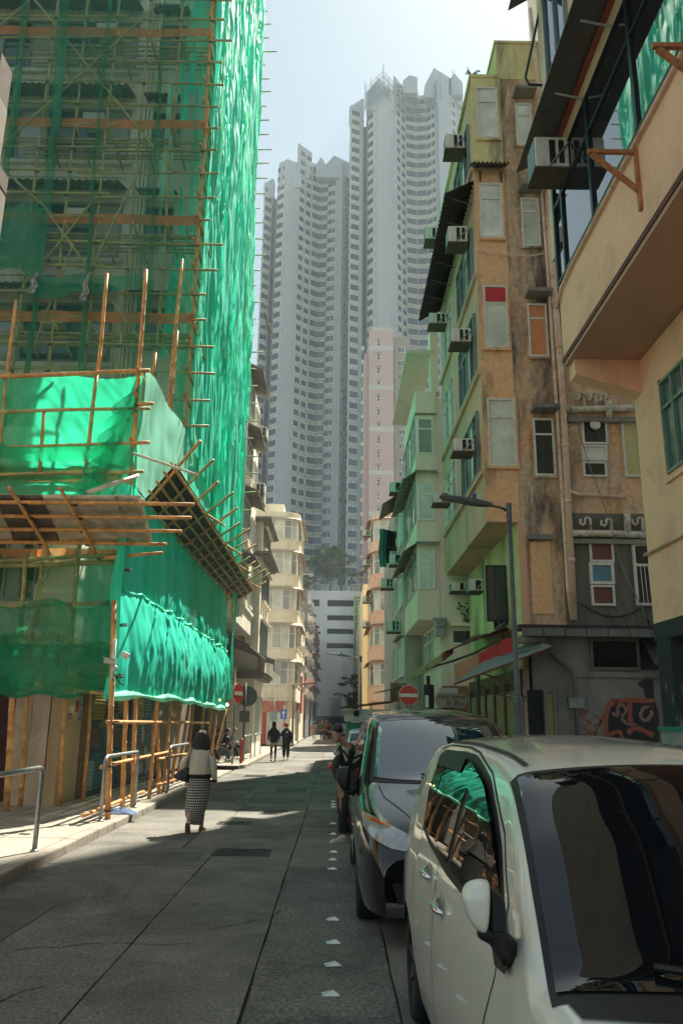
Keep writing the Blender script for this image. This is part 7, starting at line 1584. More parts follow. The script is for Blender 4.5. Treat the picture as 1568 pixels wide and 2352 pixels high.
bc.patch('grille', [(XB - 0.42, 0.70), (XB + 0.42, 0.70)], [(XB - 0.44, 0.84), (XB + 0.44, 0.84)], SEAL, 0.006, 'front', nu=20)
bc.patch('grille_bar', [(XB - 0.43, 0.765), (XB + 0.43, 0.765)], [(XB - 0.43, 0.79), (XB + 0.43, 0.79)], CHR, 0.014, 'front', nu=20, nv=2)
bc.patch('number_plate', [(XB - 0.26, 0.50), (XB + 0.26, 0.50)], [(XB - 0.26, 0.62), (XB + 0.26, 0.62)], WHITE, 0.015, 'front', nu=6, nv=2)
mirror(bt, 0.11, 8.52, 1.22, BLACKM, 0.10, 0.07, 0.12, bc.side(8.62, 1.14, 0.0)); mirror(bt, 2.08, 8.52, 1.20, BLACKM, -0.12, 0.09, 0.13)

# ---------------------------------------------------------------- smaller cars behind
def simple_car(label, x, y, pm, h=1.47, L=4.4, w=1.7, roofsign=False):
    t = thing('parked_car', label, 'car', (x + w/2, y + L/2, 0), 'cars parked along the right side'); ax = (y + 0.85, y + L - 0.9)
    c = Car(t, stations(y, y + L, ax, 20), [(y, 0.6), (y+0.05, 0.72), (y+0.25, 0.82), (y+0.95, 0.97), (y+1.75, h-0.05), (y+2.3, h), (y+3.1, h-0.02), (y+3.9, 1.02), (y+L-0.1, 0.92), (y+L, 0.7)], 0.92, w, x,
            [(y, 0.2), (y+0.3, 0.05), (y+0.8, 0.0), (y+L-0.6, 0.0), (y+L, 0.15)], [(0.2, 0.04), (0.5, 0), (0.8, 0.01), (0.95, 0.04), (h, 0.27)], ax, wr=0.3, pm=pm, rr=0.09, archr=0.35)
    c.under(y + 0.2, y + L - 0.2, 0.5); c.wheels(); xc_ = x + w/2
    for rg in (False, True):
        for (ya, yb) in ((y+3.3, y+2.35), (y+2.25, y+1.35)):
            c.patch('side_window', [(ya, 0.98), (yb, 0.98)], [(ya - (0.15 if ya > y+3 else 0), h - 0.14), (yb + (0.45 if yb < y+2 else 0), h - 0.14)], CGS, 0.006, 'side', rg, 10, 5)
    b = MB(); b.grid(lambda u, v: tuple(c.down(xc_ + (2*u-1) * (0.70 - 0.12*v), y + 1.02 + 0.68 * v - 0.1 * (1 - (2*u-1)**2) * (1-v), 0.008)), 16, 8); b.build('windscreen', CGL, t, True)
    for sg in (-1, 1): c.patch('headlight', [(xc_ + sg*0.5, 0.58), (xc_ + sg*0.76, 0.6)], [(xc_ + sg*0.5, 0.70), (xc_ + sg*0.76, 0.76)], LENS, 0.008, 'front', nu=6, nv=3)
    mirror(t, x - 0.09, y + 1.4, 1.0, pm, 0.09, 0.06, 0.07)
    return t
simple_car('red saloon half hidden behind the black people carrier and the stooping man', 0.06, 13.3, CARR)
simple_car('pale blue-grey car parked behind the red one', 0.15, 19.0, CARS, 1.62)
simple_car('pale green car third behind the black people carrier', 0.25, 24.8, CARG, 1.55)
simple_car('dark hatchback parked far down the street near the tea stall', -0.1, 70, CARB, 1.5)
# ================================================================= STREET FURNITURE, SIGNS, AWNINGS
LAMPG = mat('lamp_post_grey', (0.11,0.12,0.12), 0.5, 0.15, 5, metal=0.3, stain=(0.10,0.10,0.09), ssc=4, samt=0.5)
def lamp_post(label, x, y, zt, arm, lw=0.9, r=0.075, base=True, solar=True, group=None):
    t = thing('street_lamp', label, 'street lamp', (x, y, 0.13), group); b = MB()
    b.tube([(x, y, 0.13), (x, y, 1.9), (x, y, 2.0), (x - 0.01, y, zt)], [r * 1.25, r * 1.2, r, r * 0.72], 14); b.build('post', LAMPG, t, True)
    if base:
        b = MB(); b.lathe([(r*2.3, 0), (r*2.3, 0.25), (r*2.0, 1.25), (r*2.2, 1.3), (r*2.2, 1.38), (r*1.6, 1.5), (r*1.5, 1.95), (r*1.75, 2.0), (r*1.2, 2.12)], (x, y, 0.13), 14); b.build('base_casing', LAMPG, t, True)
    b = MB(); b.lathe([(r*1.05, 0), (r*1.05, 0.34), (r*0.8, 0.36)], (x - 0.01, y, zt - 0.32), 12)
    for k in range(3): b.tube([(x - 0.11, y - 0.09, zt - 0.25 + 0.1 * k), (x - 0.11, y - 0.06, zt - 0.25 + 0.1 * k)], 0.012, 5)
    b.build('sleeve', LAMPG, t)
    b = MB(); b.tube([(x, y, zt - 0.13), (x - arm * 0.45, y, zt - 0.05), (x - arm, y, zt - 0.01)], 0.028, 8); b.build('arm', LAMPG, t, True)
    hx = x - arm; h = thing('tmp', 'tmp', 'tmp'); bpy.data.objects.remove(h)
    def sec(px, w, th, dz): return [(px, y - w, zt + dz), (px, y - w * 0.7, zt + dz + th), (px, y + w * 0.7, zt + dz + th), (px, y + w, zt + dz), (px, y + w * 0.8, zt + dz - th * 0.5), (px, y - w * 0.8, zt + dz - th * 0.5)]
    b = MB(); b.rings([sec(hx + 0.05, 0.05, 0.05, -0.01), sec(hx - 0.1, 0.08, 0.07, 0.0), sec(hx - 0.35 * lw, 0.12, 0.08, 0.03), sec(hx - 0.6 * lw, 0.14, 0.05, 0.09), sec(hx - 0.95 * lw, 0.12, 0.04, 0.14), sec(hx - lw, 0.06, 0.02, 0.14)]); hd = b.build('lamp_head', LAMPG, t); bevel(hd, 0.01)
    b = MB(); b.hexa([(hx - 0.93 * lw, y - 0.1, zt + 0.095), (hx - 0.5 * lw, y - 0.11, zt + 0.03), (hx - 0.5 * lw, y + 0.11, zt + 0.03), (hx - 0.93 * lw, y + 0.1, zt + 0.095), (hx - 0.93 * lw, y - 0.1, zt + 0.12), (hx - 0.5 * lw, y - 0.11, zt + 0.06), (hx - 0.5 * lw, y + 0.11, zt + 0.06), (hx - 0.93 * lw, y + 0.1, zt + 0.12)]); b.build('led_panel', mat('lamp_lens_grey', (0.10,0.10,0.11), 0.2) if 'lamp_lens_grey' not in bpy.data.materials else bpy.data.materials['lamp_lens_grey'], hd)
    if solar: b = MB(); b.lathe([(0.045, 0), (0.045, 0.1), (0.03, 0.12)], (hx - 0.3 * lw, y, zt + 0.1), 10); b.build('photo_cell', mat('blue_cap', (0.03,0.09,0.22), 0.4) if 'blue_cap' not in bpy.data.materials else bpy.data.materials['blue_cap'], hd)
    return t
lp_ = on(1173, 1160, 1, 14.6); lamp_post('tall grey street lamp standing before the orange tenement, arm over the road', on(1190, 1650, 1, 14.6).x, 14.6, lp_.z, 0.38, 0.95, 0.052)
lp_ = on(828, 1637, 1, 44); lamp_post('small far street lamp leaning over the road beside the peach block', on(830, 1640, 1, 44).x - 0.05, 44, on(829, 1620 - 0, 1, 44).z + 2.6, 0.7, 1.2, 0.07, False)
lamp_post('slender street lamp on the left pavement before the salmon panel', on(674, 1600, 1, 53).x, 53, on(674, 1572, 1, 53).z, -0.6, -0.9, 0.06, False, False)
# ---- signs
SRED = mat('sign_red_enamel', (0.62,0.05,0.02), 0.35, 0.05); SWH = mat('sign_white_enamel', (0.72,0.72,0.66), 0.4, 0.05); SBL = mat('sign_blue_enamel', (0.03,0.12,0.45), 0.4, 0.05); SBK = mat('sign_black_backing', (0.03,0.02,0.03), 0.6)
def disc(b, c, r, y0, y1, n=40): b.extr([(c.x + r * math.cos(2*math.pi*k/n), y0, c.z + r * math.sin(2*math.pi*k/n)) for k in range(n)], (0, y1 - y0, 0))
NEY = 23.0; c = on(938, 1597, 1, NEY); r_ = (on(961, 1597, 1, NEY).x - c.x)
t = thing('no_entry_sign', 'round red no-entry sign with white bar above the black car roof', 'road sign', (c.x, NEY, 0.13))
b = MB(); disc(b, c, r_, NEY - 0.01, NEY + 0.01); b.build('rim', SWH, t); b = MB(); disc(b, c, r_ * 0.955, NEY - 0.016, NEY - 0.0105); b.build('disc', SRED, t)
b = MB(); b.box(c.x - r_ * 0.88, c.x + r_ * 0.88, NEY - 0.021, NEY - 0.0165, c.z - r_ * 0.18, c.z + r_ * 0.18); b.build('bar', SWH, t)
b = MB(); b.tube([(c.x + 0.05, NEY + 0.06, 0.13), (c.x + 0.05, NEY + 0.06, c.z + r_ * 1.25)], 0.035, 10); b.build('pole', STEEL, t, True)
b = MB(); b.box(c.x - 0.02, c.x + 0.12, NEY + 0.01, NEY + 0.1, c.z + r_ * 1.0, c.z + r_ * 1.28); b.build('bracket', STEEL, t)
# street name plate
KY = 22.6; L_, Rr_, = on(997, 1608, 1, KY), on(1077, 1608, 1, KY); zt_, zb2 = on(1035, 1592, 1, KY).z, on(1035, 1625, 1, KY).z; zm = (zt_ + zb2) / 2
t = thing('street_name_sign', 'arrow-ended King Street name plate with Chinese characters and house numbers', 'street sign', (L_.x, KY, 0.13))
b = MB(); e = 0.12; b.extr([(L_.x, KY, zm), (L_.x + e * 0.7, KY, zb2), (Rr_.x - e, KY, zb2), (Rr_.x, KY, zm), (Rr_.x - e, KY, zt_), (L_.x + e * 0.7, KY, zt_)], (0, 0.03, 0)); b.build('plate', mat('sign_plate_tan', (0.34,0.30,0.25), 0.5, 0.08), t)
xm = (L_.x + Rr_.x) / 2; hh = zt_ - zb2
def ztext(s, size, x, y, z, mtl, parent, align='CENTER', name='lettering', ext=0.003): return text(s, size, (x, y, z), (R(90), 0, 0), mtl, name, parent, ext, align)
INK = mat('sign_ink', (0.03,0.02,0.03), 0.6)
ztext('King Street', hh * 0.42, xm, KY - 0.004, zm + hh * 0.23, INK, t); ztext('京 街', hh * 0.44, xm + 0.02, KY - 0.004, zm - hh * 0.23, INK, t); ztext('24▸17', hh * 0.26, xm + 0.33, KY - 0.004, zm - hh * 0.25, INK, t)
b = MB(); px = on(984, 1600, 1, KY + 0.05).x; b.box(px - 0.05, px + 0.05, KY + 0.03, KY + 0.13, 0.13, on(984, 1552, 1, KY).z); b.build('post', SBK, t)
b = MB(); b.box(px - 0.12, px + 0.16, KY + 0.13, KY + 0.18, 1.6, on(984, 1572, 1, KY).z); b.build('back_board', SBK, t)
b = MB(); b.box(px - 0.11, px - 0.01, KY - 0.01, KY + 0.02, on(985, 1625, 1, KY).z, on(985, 1597, 1, KY).z); b.build('paper_strip', SWH, t)
t2 = thing('shop_sign', 'dark hanging shop board with two white Chinese characters under the street name plate', 'sign', (3.3, KY + 1, 2)); q0, q1 = on(1000, 1626, 1, KY + 1), on(1042, 1650, 1, KY + 1)
b = MB(); b.box(q0.x, q1.x, KY + 1, KY + 1.05, q1.z - 0.5, q0.z); b.build('board', SBK, t2); ztext('甲 谷', 0.27, (q0.x + q1.x) / 2, KY + 0.995, q0.z - 0.16, SWH, t2)
# black arrow backing right of plate
# ---- tea stall far right row
ty = 34.0; s0, s1 = on(785, 1640, 1, ty), on(850, 1640, 1, ty)
ts = thing('street_stall', 'white and green market stall with a slanting tin roof beyond the parked cars', 'stall', (1.3, ty, 0.1))
zr0, zr1 = on(788, 1627, 1, ty).z, on(858, 1615, 1, ty).z
b = MB(); b.box(s0.x + 0.2, s1.x + 0.8, ty, ty + 2.2, 0.1, on(800, 1657, 1, ty).z); b.build('green_cabin', mat('stall_green', (0.04,0.22,0.13), 0.6, 0.2, 4), ts)
b = MB(); b.box(s0.x + 0.12, s1.x + 0.8, ty - 0.05, ty + 2.3, on(800, 1657, 1, ty).z, zr0 - 0.02); b.build('white_fascia', WHITE, ts)
b = MB(); b.hexa([(s0.x - 0.1, ty - 0.3, zr0), (s1.x + 1, ty - 0.3, zr1 + 0.05), (s1.x + 1, ty + 2.5, zr1 + 0.05), (s0.x - 0.1, ty + 2.5, zr0), (s0.x - 0.1, ty - 0.3, zr0 + 0.05), (s1.x + 1, ty - 0.3, zr1 + 0.12), (s1.x + 1, ty + 2.5, zr1 + 0.12), (s0.x - 0.1, ty + 2.5, zr0 + 0.05)]); b.build('tin_roof', RUST, ts)
def signboard(label, x0, y0, x1, y1, Y, s, boardm, inkm, size=None):
    a, c = on(x0, y0, 1, Y), on(x1, y1, 1, Y); t = thing('shop_sign', label, 'sign', (a.x, Y, c.z)); b = MB(); b.box(a.x, c.x, Y, Y + 0.03, c.z, a.z); b.build('board', boardm, t)
    ztext(s, size or (a.z - c.z) * 0.8, (a.x + c.x) / 2, Y - 0.002, (a.z + c.z) / 2, inkm, t); return t
TAN_ = mat('sign_cream', (0.60,0.55,0.40), 0.6); GOLD = mat('ink_ochre', (0.42,0.20,0.05), 0.6); INR = mat('ink_red', (0.5,0.04,0.03), 0.6)
signboard('upper stall sign with ochre Chinese characters', 790, 1633, 812, 1643, ty - 0.09, '炳記茶檔', TAN_, GOLD)
signboard('lower stall sign with red Chinese characters', 806, 1651, 826, 1660, ty - 0.09, '炳記茶', SWH, INR)
b = MB(); a = on(813, 1632, 1, ty - 0.2); c = on(824, 1645, 1, ty - 0.2); b.box(a.x, c.x, ty - 0.2, ty - 0.05, c.z, a.z); tag(b.build('vent_box', DARK), 'black square vent between the two stall signs', 'vent')
# ---- awnings over the right pavement
AR = mat('red_awning_cloth', (0.14,0.03,0.025), 0.8, 0.2, 3, stain=(0.05,0.02,0.02), ssc=2); ARD = mat('red_awning_bright', (0.42,0.03,0.03), 0.7, 0.15, 3); ATN = mat('tan_awning_cloth', (0.34,0.22,0.10), 0.8, 0.2, 2, stain=(0.20,0.12,0.06), ssc=2); AGY = mat('grey_canvas', (0.17,0.19,0.19), 0.8, 0.1, 2); APK = mat('pale_orange_canvas', (0.38,0.20,0.12), 0.6, 0.2, 2)
def wq(x, y, Y): return on(x, y, 1, Y)
def cloth(name, pts, mtl, label, cat='awning', th=0.02, group=None):
    """pts: four world corners"""
    b = MB(); P = [Vector(p) for p in pts]
    b.grid(lambda u, v: tuple((P[0] * (1-u) + P[1] * u) * (1-v) + (P[3] * (1-u) + P[2] * u) * v + Vector((0, 0, -0.03 * math.sin(math.pi * v) + 0.008 * math.sin(u * 40)))), 24, 6)
    o = b.build(name, mtl, None, True); shell(o, th); return tag(o, label, cat, group)
# dark red awning with tan valance, reaching from the wall over the pavement
red_aw = cloth('awning', (wq(1018, 1499, 20.0), wq(1160, 1440, 19.2), wq(1175, 1445, 21.0), wq(1085, 1462, 24.5)), AR, 'dark red cloth awning folded over the shop behind the lamp post')
cloth('valance', (wq(948, 1545, 26.0), wq(1016, 1500, 20.5), wq(1015, 1518, 20.45), wq(947, 1563, 25.95)), ATN, 'long tan valance hanging along the awning edge behind the street sign', 'valance')
cloth('valance', (wq(1016, 1500, 20.4), wq(1040, 1490, 20.2), wq(1040, 1500, 20.2), wq(1016, 1520, 20.4)), AR, 'dark red flap at the near end of the tan valance', 'valance')
b = MB(); b.tube([wq(978, 1536, 23.0), wq(1040, 1518, 20.6), wq(1090, 1500, 19.8), wq(1148, 1468, 19.3)], 0.03, 6); b.build('folding_arm', RUST, red_aw)
b = MB(); P = [wq(1042, 1527, 19.6), wq(1146, 1478, 18.9), wq(1148, 1515, 18.9), wq(1045, 1565, 19.6)]; b.extr(P, (0, 0.02, 0)); 
rp = thing('shop_fascia', 'red and pale orange plastic shop fascia under the folded awning', 'shop sign', (P[0].x, 19, 3)); b.build('pale_panel', APK, rp)
b = MB(); P2 = [wq(1098, 1502, 18.95), wq(1145, 1478, 18.8), wq(1147, 1508, 18.8), wq(1099, 1536, 18.95)]; b.extr(P2, (0, 0.02, 0)); b.build('red_panel', ARD, rp)
b = MB(); P2 = [wq(1149, 1470, 18.6), wq(1185, 1462, 18.4), wq(1186, 1492, 18.4), wq(1149, 1508, 18.6)]; b.extr(P2, (0, 0.02, 0)); b.build('red_panel', ARD, rp)
cloth('awning', (wq(1042, 1570, 17.6), wq(1268, 1484, 16.6), wq(1240, 1472, 18.4), wq(1120, 1510, 19.2)), AGY, 'grey canvas awning sloping down from behind the lamp post')
b = MB(); b.tube([wq(1042, 1572, 17.6), wq(1268, 1486, 16.6)], 0.02, 6); tag(b.build('awning_bar', AR), 'thin red edge bar of the grey canvas awning', 'awning bar')
# shop fronts under the awnings
sf = thing('shopfront', 'cluttered dim shopfront with stained glass-like panels under the grey awning', 'shop', (4.4, 19, 0.1))
b = MB(); b.box(4.30, 4.36, 18.9, 26.1, 0.1, 3.0); b.build('shop_wall', mat('brown_shop_wall', (0.16,0.09,0.05), 0.8, 0.3, 3), sf)
for k in range(5):
    y = 19.2 + k * 1.3; b = MB(); b.box(4.22, 4.30, y, y + 0.9, 0.9, 2.5); b.build('panel', mat('tarnished_brass_panel', (0.36,0.26,0.13), 0.4, 0.3, 5, stain=(0.1,0.07,0.05), ssc=4) if k == 0 else bpy.data.materials['tarnished_brass_panel'], sf)
    b = MB(); b.box(4.18, 4.3, y + 0.92, y + 1.0, 0.1, 2.7); b.build('mullion', RUST, sf)
b = MB(); b.box(3.45, 4.3, 26.25, 26.3, 0.1, 2.9); b.build('end_board', mat('orange_brown_board', (0.33,0.15,0.08), 0.7, 0.2, 3), sf)
for k, (x, y, w, h_) in enumerate(((1043, 1640, 0.5, 0.5), (1010, 1580, 0.5, 0.3))):
    p = wq(x, y, 22.9); b = MB(); b.box(p.x, p.x + w, 22.9, 23.3, p.z - h_, p.z); o = b.build('menu_box', WHITE, sf)
for (x0, y0, x1, y1) in ((1098, 1545, 1205, 1575), (1098, 1578, 1212, 1602), (1188, 1500, 1250, 1486), (1120, 1590, 1206, 1610)):
    b = MB(); b.tube([wq(x0, y0, 17.8), wq(x1, y1, 17.3)], 0.018, 6); tag(b.build('awning_strut', RUST), 'thin dark strut under the grey awning ' + {1545: 'just under its edge', 1578: 'in the middle', 1500: 'near its high end', 1590: 'lowest of all'}[y0], 'strut')
b = MB(); p = wq(1098, 1545, 17.8); b.tube([(p.x, 17.8, 0.1), p], 0.03, 6); tag(b.build('awning_post', SBK), 'black upright holding the grey awning beside the street name plate', 'post')
cloth('awning', (wq(858, 1592, 30), wq(918, 1578, 25.5), wq(940, 1572, 26.5), wq(905, 1580, 31)), RUST, 'flat dark shop canopy behind the no-entry sign')
b = MB(); q = wq(890, 1568, 31); b.box(q.x + 0.1, q.x + 0.8, 31, 31.25, q.z - 0.7, q.z + 0.0); tag(b.build('shop_front_box', mat('rusty_orange_box', (0.28,0.16,0.08), 0.8, 0.4, 4)), 'rusty brown shop box under the mint building', 'shop box')
b = MB(); q = wq(1002, 1535, 25.8); 
# ---- left far furniture
def pole_(label, x, yb, yt, r=0.035, mtl=None, Z=0.13, name='sign_post', cat='post'):
    p = on(x, yb, 2, Z); z = on(x - (x - 870) * 0 , yt, 1, p.y).z; t = thing(name, label, cat, (p.x, p.y, Z)); b = MB(); b.tube([(p.x, p.y, Z), (p.x, p.y, z)], r, 10); b.build('pole', mtl or STEEL, t, True); return t, p, z
GP = mat('grey_green_post', (0.16,0.21,0.20), 0.5)
t, p, z = pole_('pole with a no-entry sign seen nearly edge-on by the cafe corner', 533, 1755, 1573, 0.04, GP, name='no_entry_sign', cat='road sign')
c = Vector((p.x + 0.12, p.y - 0.1, on(541, 1593, 1, p.y).z)); rr = 0.40
for nm, m_, ra, o_ in (('rim', SWH, rr, 0.0), ('disc', SRED, rr * 0.95, 0.012)):
    b = MB(); n = 32; ax_ = Vector((0.42, -0.2, 0)).normalized(); ax_ = Vector((0.5, 0.86, 0)); nrm = Vector((0.93, -0.37, 0)); ax_ = Vector((0.37, 0.93, 0)).normalized()
    b.extr([c + ax_ * ra * math.cos(2*math.pi*k/n) + Vector((0,0,1)) * ra * math.sin(2*math.pi*k/n) + nrm * o_ for k in range(n)], nrm * 0.008); b.build(nm, m_, t)
b = MB(); b.extr([c + ax_ * s_ * rr * 0.8 + Vector((0,0,w)) * rr + nrm * 0.022 for s_, w in ((-1,-0.17),(1,-0.17),(1,0.17),(-1,0.17))], nrm * 0.003); b.build('bar', SWH, t)
b = MB(); b.extr([(p.x - 0.15, p.y, z - 0.05), (p.x + 0.05, p.y, z - 0.65), (p.x + 0.05, p.y, z - 0.05)], (0, 0.01, 0)); b.build('white_plate', SWH, t)
t, p, z = pole_('dark post with the back of a round sign, third upright from the cafe', 557, 1747, 1568, 0.05, LAMPG)
b = MB(); disc(b, Vector((p.x + 0.08, 0, z - 0.55)), 0.42, p.y + 0.02, p.y + 0.05); b.build('sign_back', LAMPG, t); b = MB(); b.box(p.x - 0.2, p.x + 0.22, p.y - 0.05, p.y + 0.1, z - 1.6, z - 1.15); b.build('control_box', LAMPG, t)
p = on(553, 1753, 2, 0.13); t = thing('bollard', 'red painted post on the far corner pavement', 'post', (p.x, p.y, 0.13)); b = MB(); b.lathe([(0.06, 0), (0.06, 0.75), (0.085, 0.78), (0.085, 0.83), (0.06, 0.86), (0.03, 0.95)], (p.x, p.y, 0.13), 12); b.build('post', mat('post_red', (0.35,0.03,0.03), 0.6), t, True)
def post_at(label, x, Y, yt, r=0.04, mtl=None, **k):
    px_ = on(x, 1640, 1, Y).x; z = on(x, yt, 1, Y).z; t = thing(k.get('name', 'sign_post'), label, k.get('cat', 'post'), (px_, Y, 0.13)); b = MB(); b.tube([(px_, Y, 0.13), (px_, Y, z)], r, 8); b.build('pole', mtl or GP, t, True); return t, px_, z
t, x_, z = post_at('grey pole with a small plate and hooked top before the red shopfront', 629, 50, 1604); b = MB(); b.box(x_ - 0.25, x_ + 0.2, 49.93, 49.96, z - 1.35, z - 0.75); b.build('plate', GP, t); b = MB(); b.tube([(x_, 50, z), (x_ - 0.4, 50, z)], 0.04, 6); b.build('hook_arm', GP, t)
t, x_, z = post_at('pole with a square blue arrow sign before the red shopfront', 652, 51, 1620, 0.035, STEEL, name='direction_sign', cat='road sign'); c = on(651.5, 1640, 1, 51)
b = MB(); w = 0.19; b.box(c.x - w, c.x + w, 50.9, 50.93, c.z - 0.30, c.z + 0.28); b.build('blue_plate', SBL, t)
b = MB(); b.extr([(c.x - 0.03, 50.895, c.z - 0.22), (c.x + 0.03, 50.895, c.z - 0.22), (c.x + 0.03, 50.895, c.z + 0.05), (c.x + 0.12, 50.895, c.z + 0.05), (c.x, 50.895, c.z + 0.21), (c.x - 0.12, 50.895, c.z + 0.05), (c.x - 0.03, 50.895, c.z + 0.05)], (0, 0.004, 0)); b.build('arrow', SWH, t)
b = MB(); disc(b, Vector((c.x + 0.08, 0, c.z - 0.65)), 0.13, 50.9, 50.93); b.build('small_red_disc', SRED, t)
post_at('thin grey post with a meter box at the far left kerb', 685, 60, 1632, 0.04)
# CCTV cameras on the corner pole
cm = thing('security_camera', 'pair of white security cameras strapped high on the corner bamboo pole', 'camera', (c0.x, c0.y, 3.2)); q = on(262, 1500, 1, c0.y - 0.1)
b = MB(); b.tube([(q.x + 0.0, q.y, q.z + 0.25), (q.x, q.y, q.z - 0.45)], 0.035, 8); b.build('bracket', WHITE, cm, True)
def camb(ax, ay, cx, cy, nm):
    a, c = on(ax, ay, 1, q.y - 0.15), on(cx, cy, 1, q.y - 0.05); d = (c - a).normalized(); s = Vector((0, 1, 0)) * 0.05; u = d.cross(Vector((0, 1, 0))).normalized() * 0.045
    b = MB(); b.hexa([a - s - u, c - s - u, c + s - u, a + s - u, a - s + u, c - s + u, c + s + u, a + s + u]); o = b.build(nm, WHITE, cm); bevel(o, 0.012); h = MB(); a2 = a - d * 0.03; h.hexa([a2 - s*1.15 + u, c - s*1.15 + u, c + s*1.15 + u, a2 + s*1.15 + u, a2 - s*1.15 + u*1.25, c - s*1.15 + u*1.25, c + s*1.15 + u*1.25, a2 + s*1.15 + u*1.25]); h.build('sun_hood', WHITE, o)
camb(240, 1517, 266, 1521, 'camera_body'); camb(296, 1508, 281, 1500, 'camera_body')
b = MB(); b.lathe([(0.001, -0.07), (0.045, -0.045), (0.06, 0.0), (0.06, 0.03), (0.03, 0.06)], tuple(on(262, 1535, 1, q.y)), 12); b.build('dome', WHITE, cm, True)
b = MB(); b.tube([on(262, 1545, 1, q.y), on(268, 1560, 1, q.y), on(278, 1570, 1, q.y), on(285, 1575, 1, q.y)], 0.01, 5); b.build('cable', BLACKM, cm)
# cloth heap under the railing
ch = MB(); p = on(280, 1868, 2, 0.135)
def hp(u, v):
    a = u * 6.283; r = 0.26 * (1 - v) * (1 + 0.35 * nz(math.cos(a) * 2, math.sin(a) * 2, 4)); return (p.x + 1.15 * r * math.cos(a) + 0.02 * nz(a, v*4), p.y + 0.7 * r * math.sin(a), 0.13 + 0.11 * (1 - (1 - v) ** 2) * (0.6 + 0.8 * abs(nz(math.cos(a) * 3, math.sin(a) * 3, v * 3))))
ch.grid(hp, 40, 10); tag(ch.build('cloth_heap', mat('blue_printed_cloth', (0.04,0.08,0.22), 0.85, 0.6, 14, col2=(0.16,0.22,0.34)), None, True), 'crumpled blue printed cloth lying at the foot of the railing', 'cloth')
# strips of cloth tied on the front net
for (x, y0, y1, l_) in ((80, 625, 672, 'ragged dark and white cloth strip tied at the left end of the swag'), (198, 628, 690, 'ragged dark and white cloth strip tied at the middle of the swag')):
    a, c = on(x + 3, y0, 1, UY - 0.6), on(x - 5, y1, 1, UY - 0.6); o = sheet('cloth_strip', lambda u, v: (a.x + (c.x - a.x) * v + (u - 0.5) * 0.10 * (1 + v) + 0.03 * math.sin(v * 12), UY - 0.6 + 0.03 * math.sin(u*5 + v*6), a.z + (c.z - a.z) * v), 5, 18, mat('black_white_rag', (0.5,0.5,0.48), 0.9, 0.5, 10, col2=(0.03,0.03,0.04)) if x == 80 else bpy.data.materials['black_white_rag']); tag(o, l_, 'rag')
# weathered eaves poking in at the left edge
le = thing('timber_edged_building', 'weathered timber-edged building corner poking in at the upper left edge', 'building', (-3.5, 7, 5)); EV = mat('weathered_timber', (0.10,0.075,0.06), 0.9, 0.4, 6)
EY = 9.0
for (x1, ya, yb, m_) in ((4, 115, 215, EV), (-8, 205, 375, GRYC), (-6, 365, 408, EV), (-13, 408, 605, GRYC)):
    a, c = on(x1, ya, 1, EY), on(x1, yb, 1, EY); b = MB(); b.box(a.x - 1.5, a.x, EY, EY + 0.4, c.z, a.z); bevel(b.build('weathered_block', m_, le), 0.02)
b = MB(); a = on(-15, 300, 1, EY); b.box(-12, a.x - 1.2, EY - 4, EY + 0.35, 0.1, 16); b.build('wall', BEIGE, le)
# television aerial beyond the scaffold
ae = thing('aerial', 'thin television aerial standing beside the scaffold edge', 'aerial', (-6, 46, 20)); a, c = on(607, 716, 1, 46), on(618, 765, 1, 46)
b = MB(); b.tube([a, c], 0.03, 5); b.build('boom', BLACKM, ae)
for k in range(14): q = a.lerp(c, k / 13); b = MB(); b.tube([q - Vector((0.28, 0, -0.05)), q + Vector((0.28, 0, -0.05))], 0.012, 4); b.build('element', BLACKM, ae)
b = MB(); b.tube([on(565, 745, 1, 46), on(622, 745, 1, 46)], 0.02, 4); b.build('support_arm', STEEL, ae)
# ================================================================= PEOPLE
SKIN = mat('skin', (0.42,0.25,0.17), 0.6, 0.08, 6); SKINL = mat('skin_light', (0.50,0.32,0.24), 0.6, 0.08, 6); HAIR = mat('black_hair', (0.012,0.010,0.010), 0.45, 0.3, 30, bump=0.4, bsc=80)
KNIT = mat('cream_knit', (0.66,0.63,0.54), 0.95, 0.2, 30, bump=1.0, bsc=120); BLK = mat('black_cloth', (0.018,0.017,0.02), 0.9, 0.3, 8); JKT = mat('dark_olive_jacket', (0.025,0.030,0.022), 0.7, 0.2, 6); DEN = mat('dark_denim', (0.03,0.04,0.07), 0.9, 0.2, 20); TSH = mat('white_tshirt', (0.55,0.55,0.52), 0.9); LEA = mat('black_leather', (0.02,0.018,0.022), 0.4); SOLE = mat('brown_sole', (0.20,0.10,0.06), 0.8); SHOEW = mat('white_shoe', (0.6,0.58,0.5), 0.6)
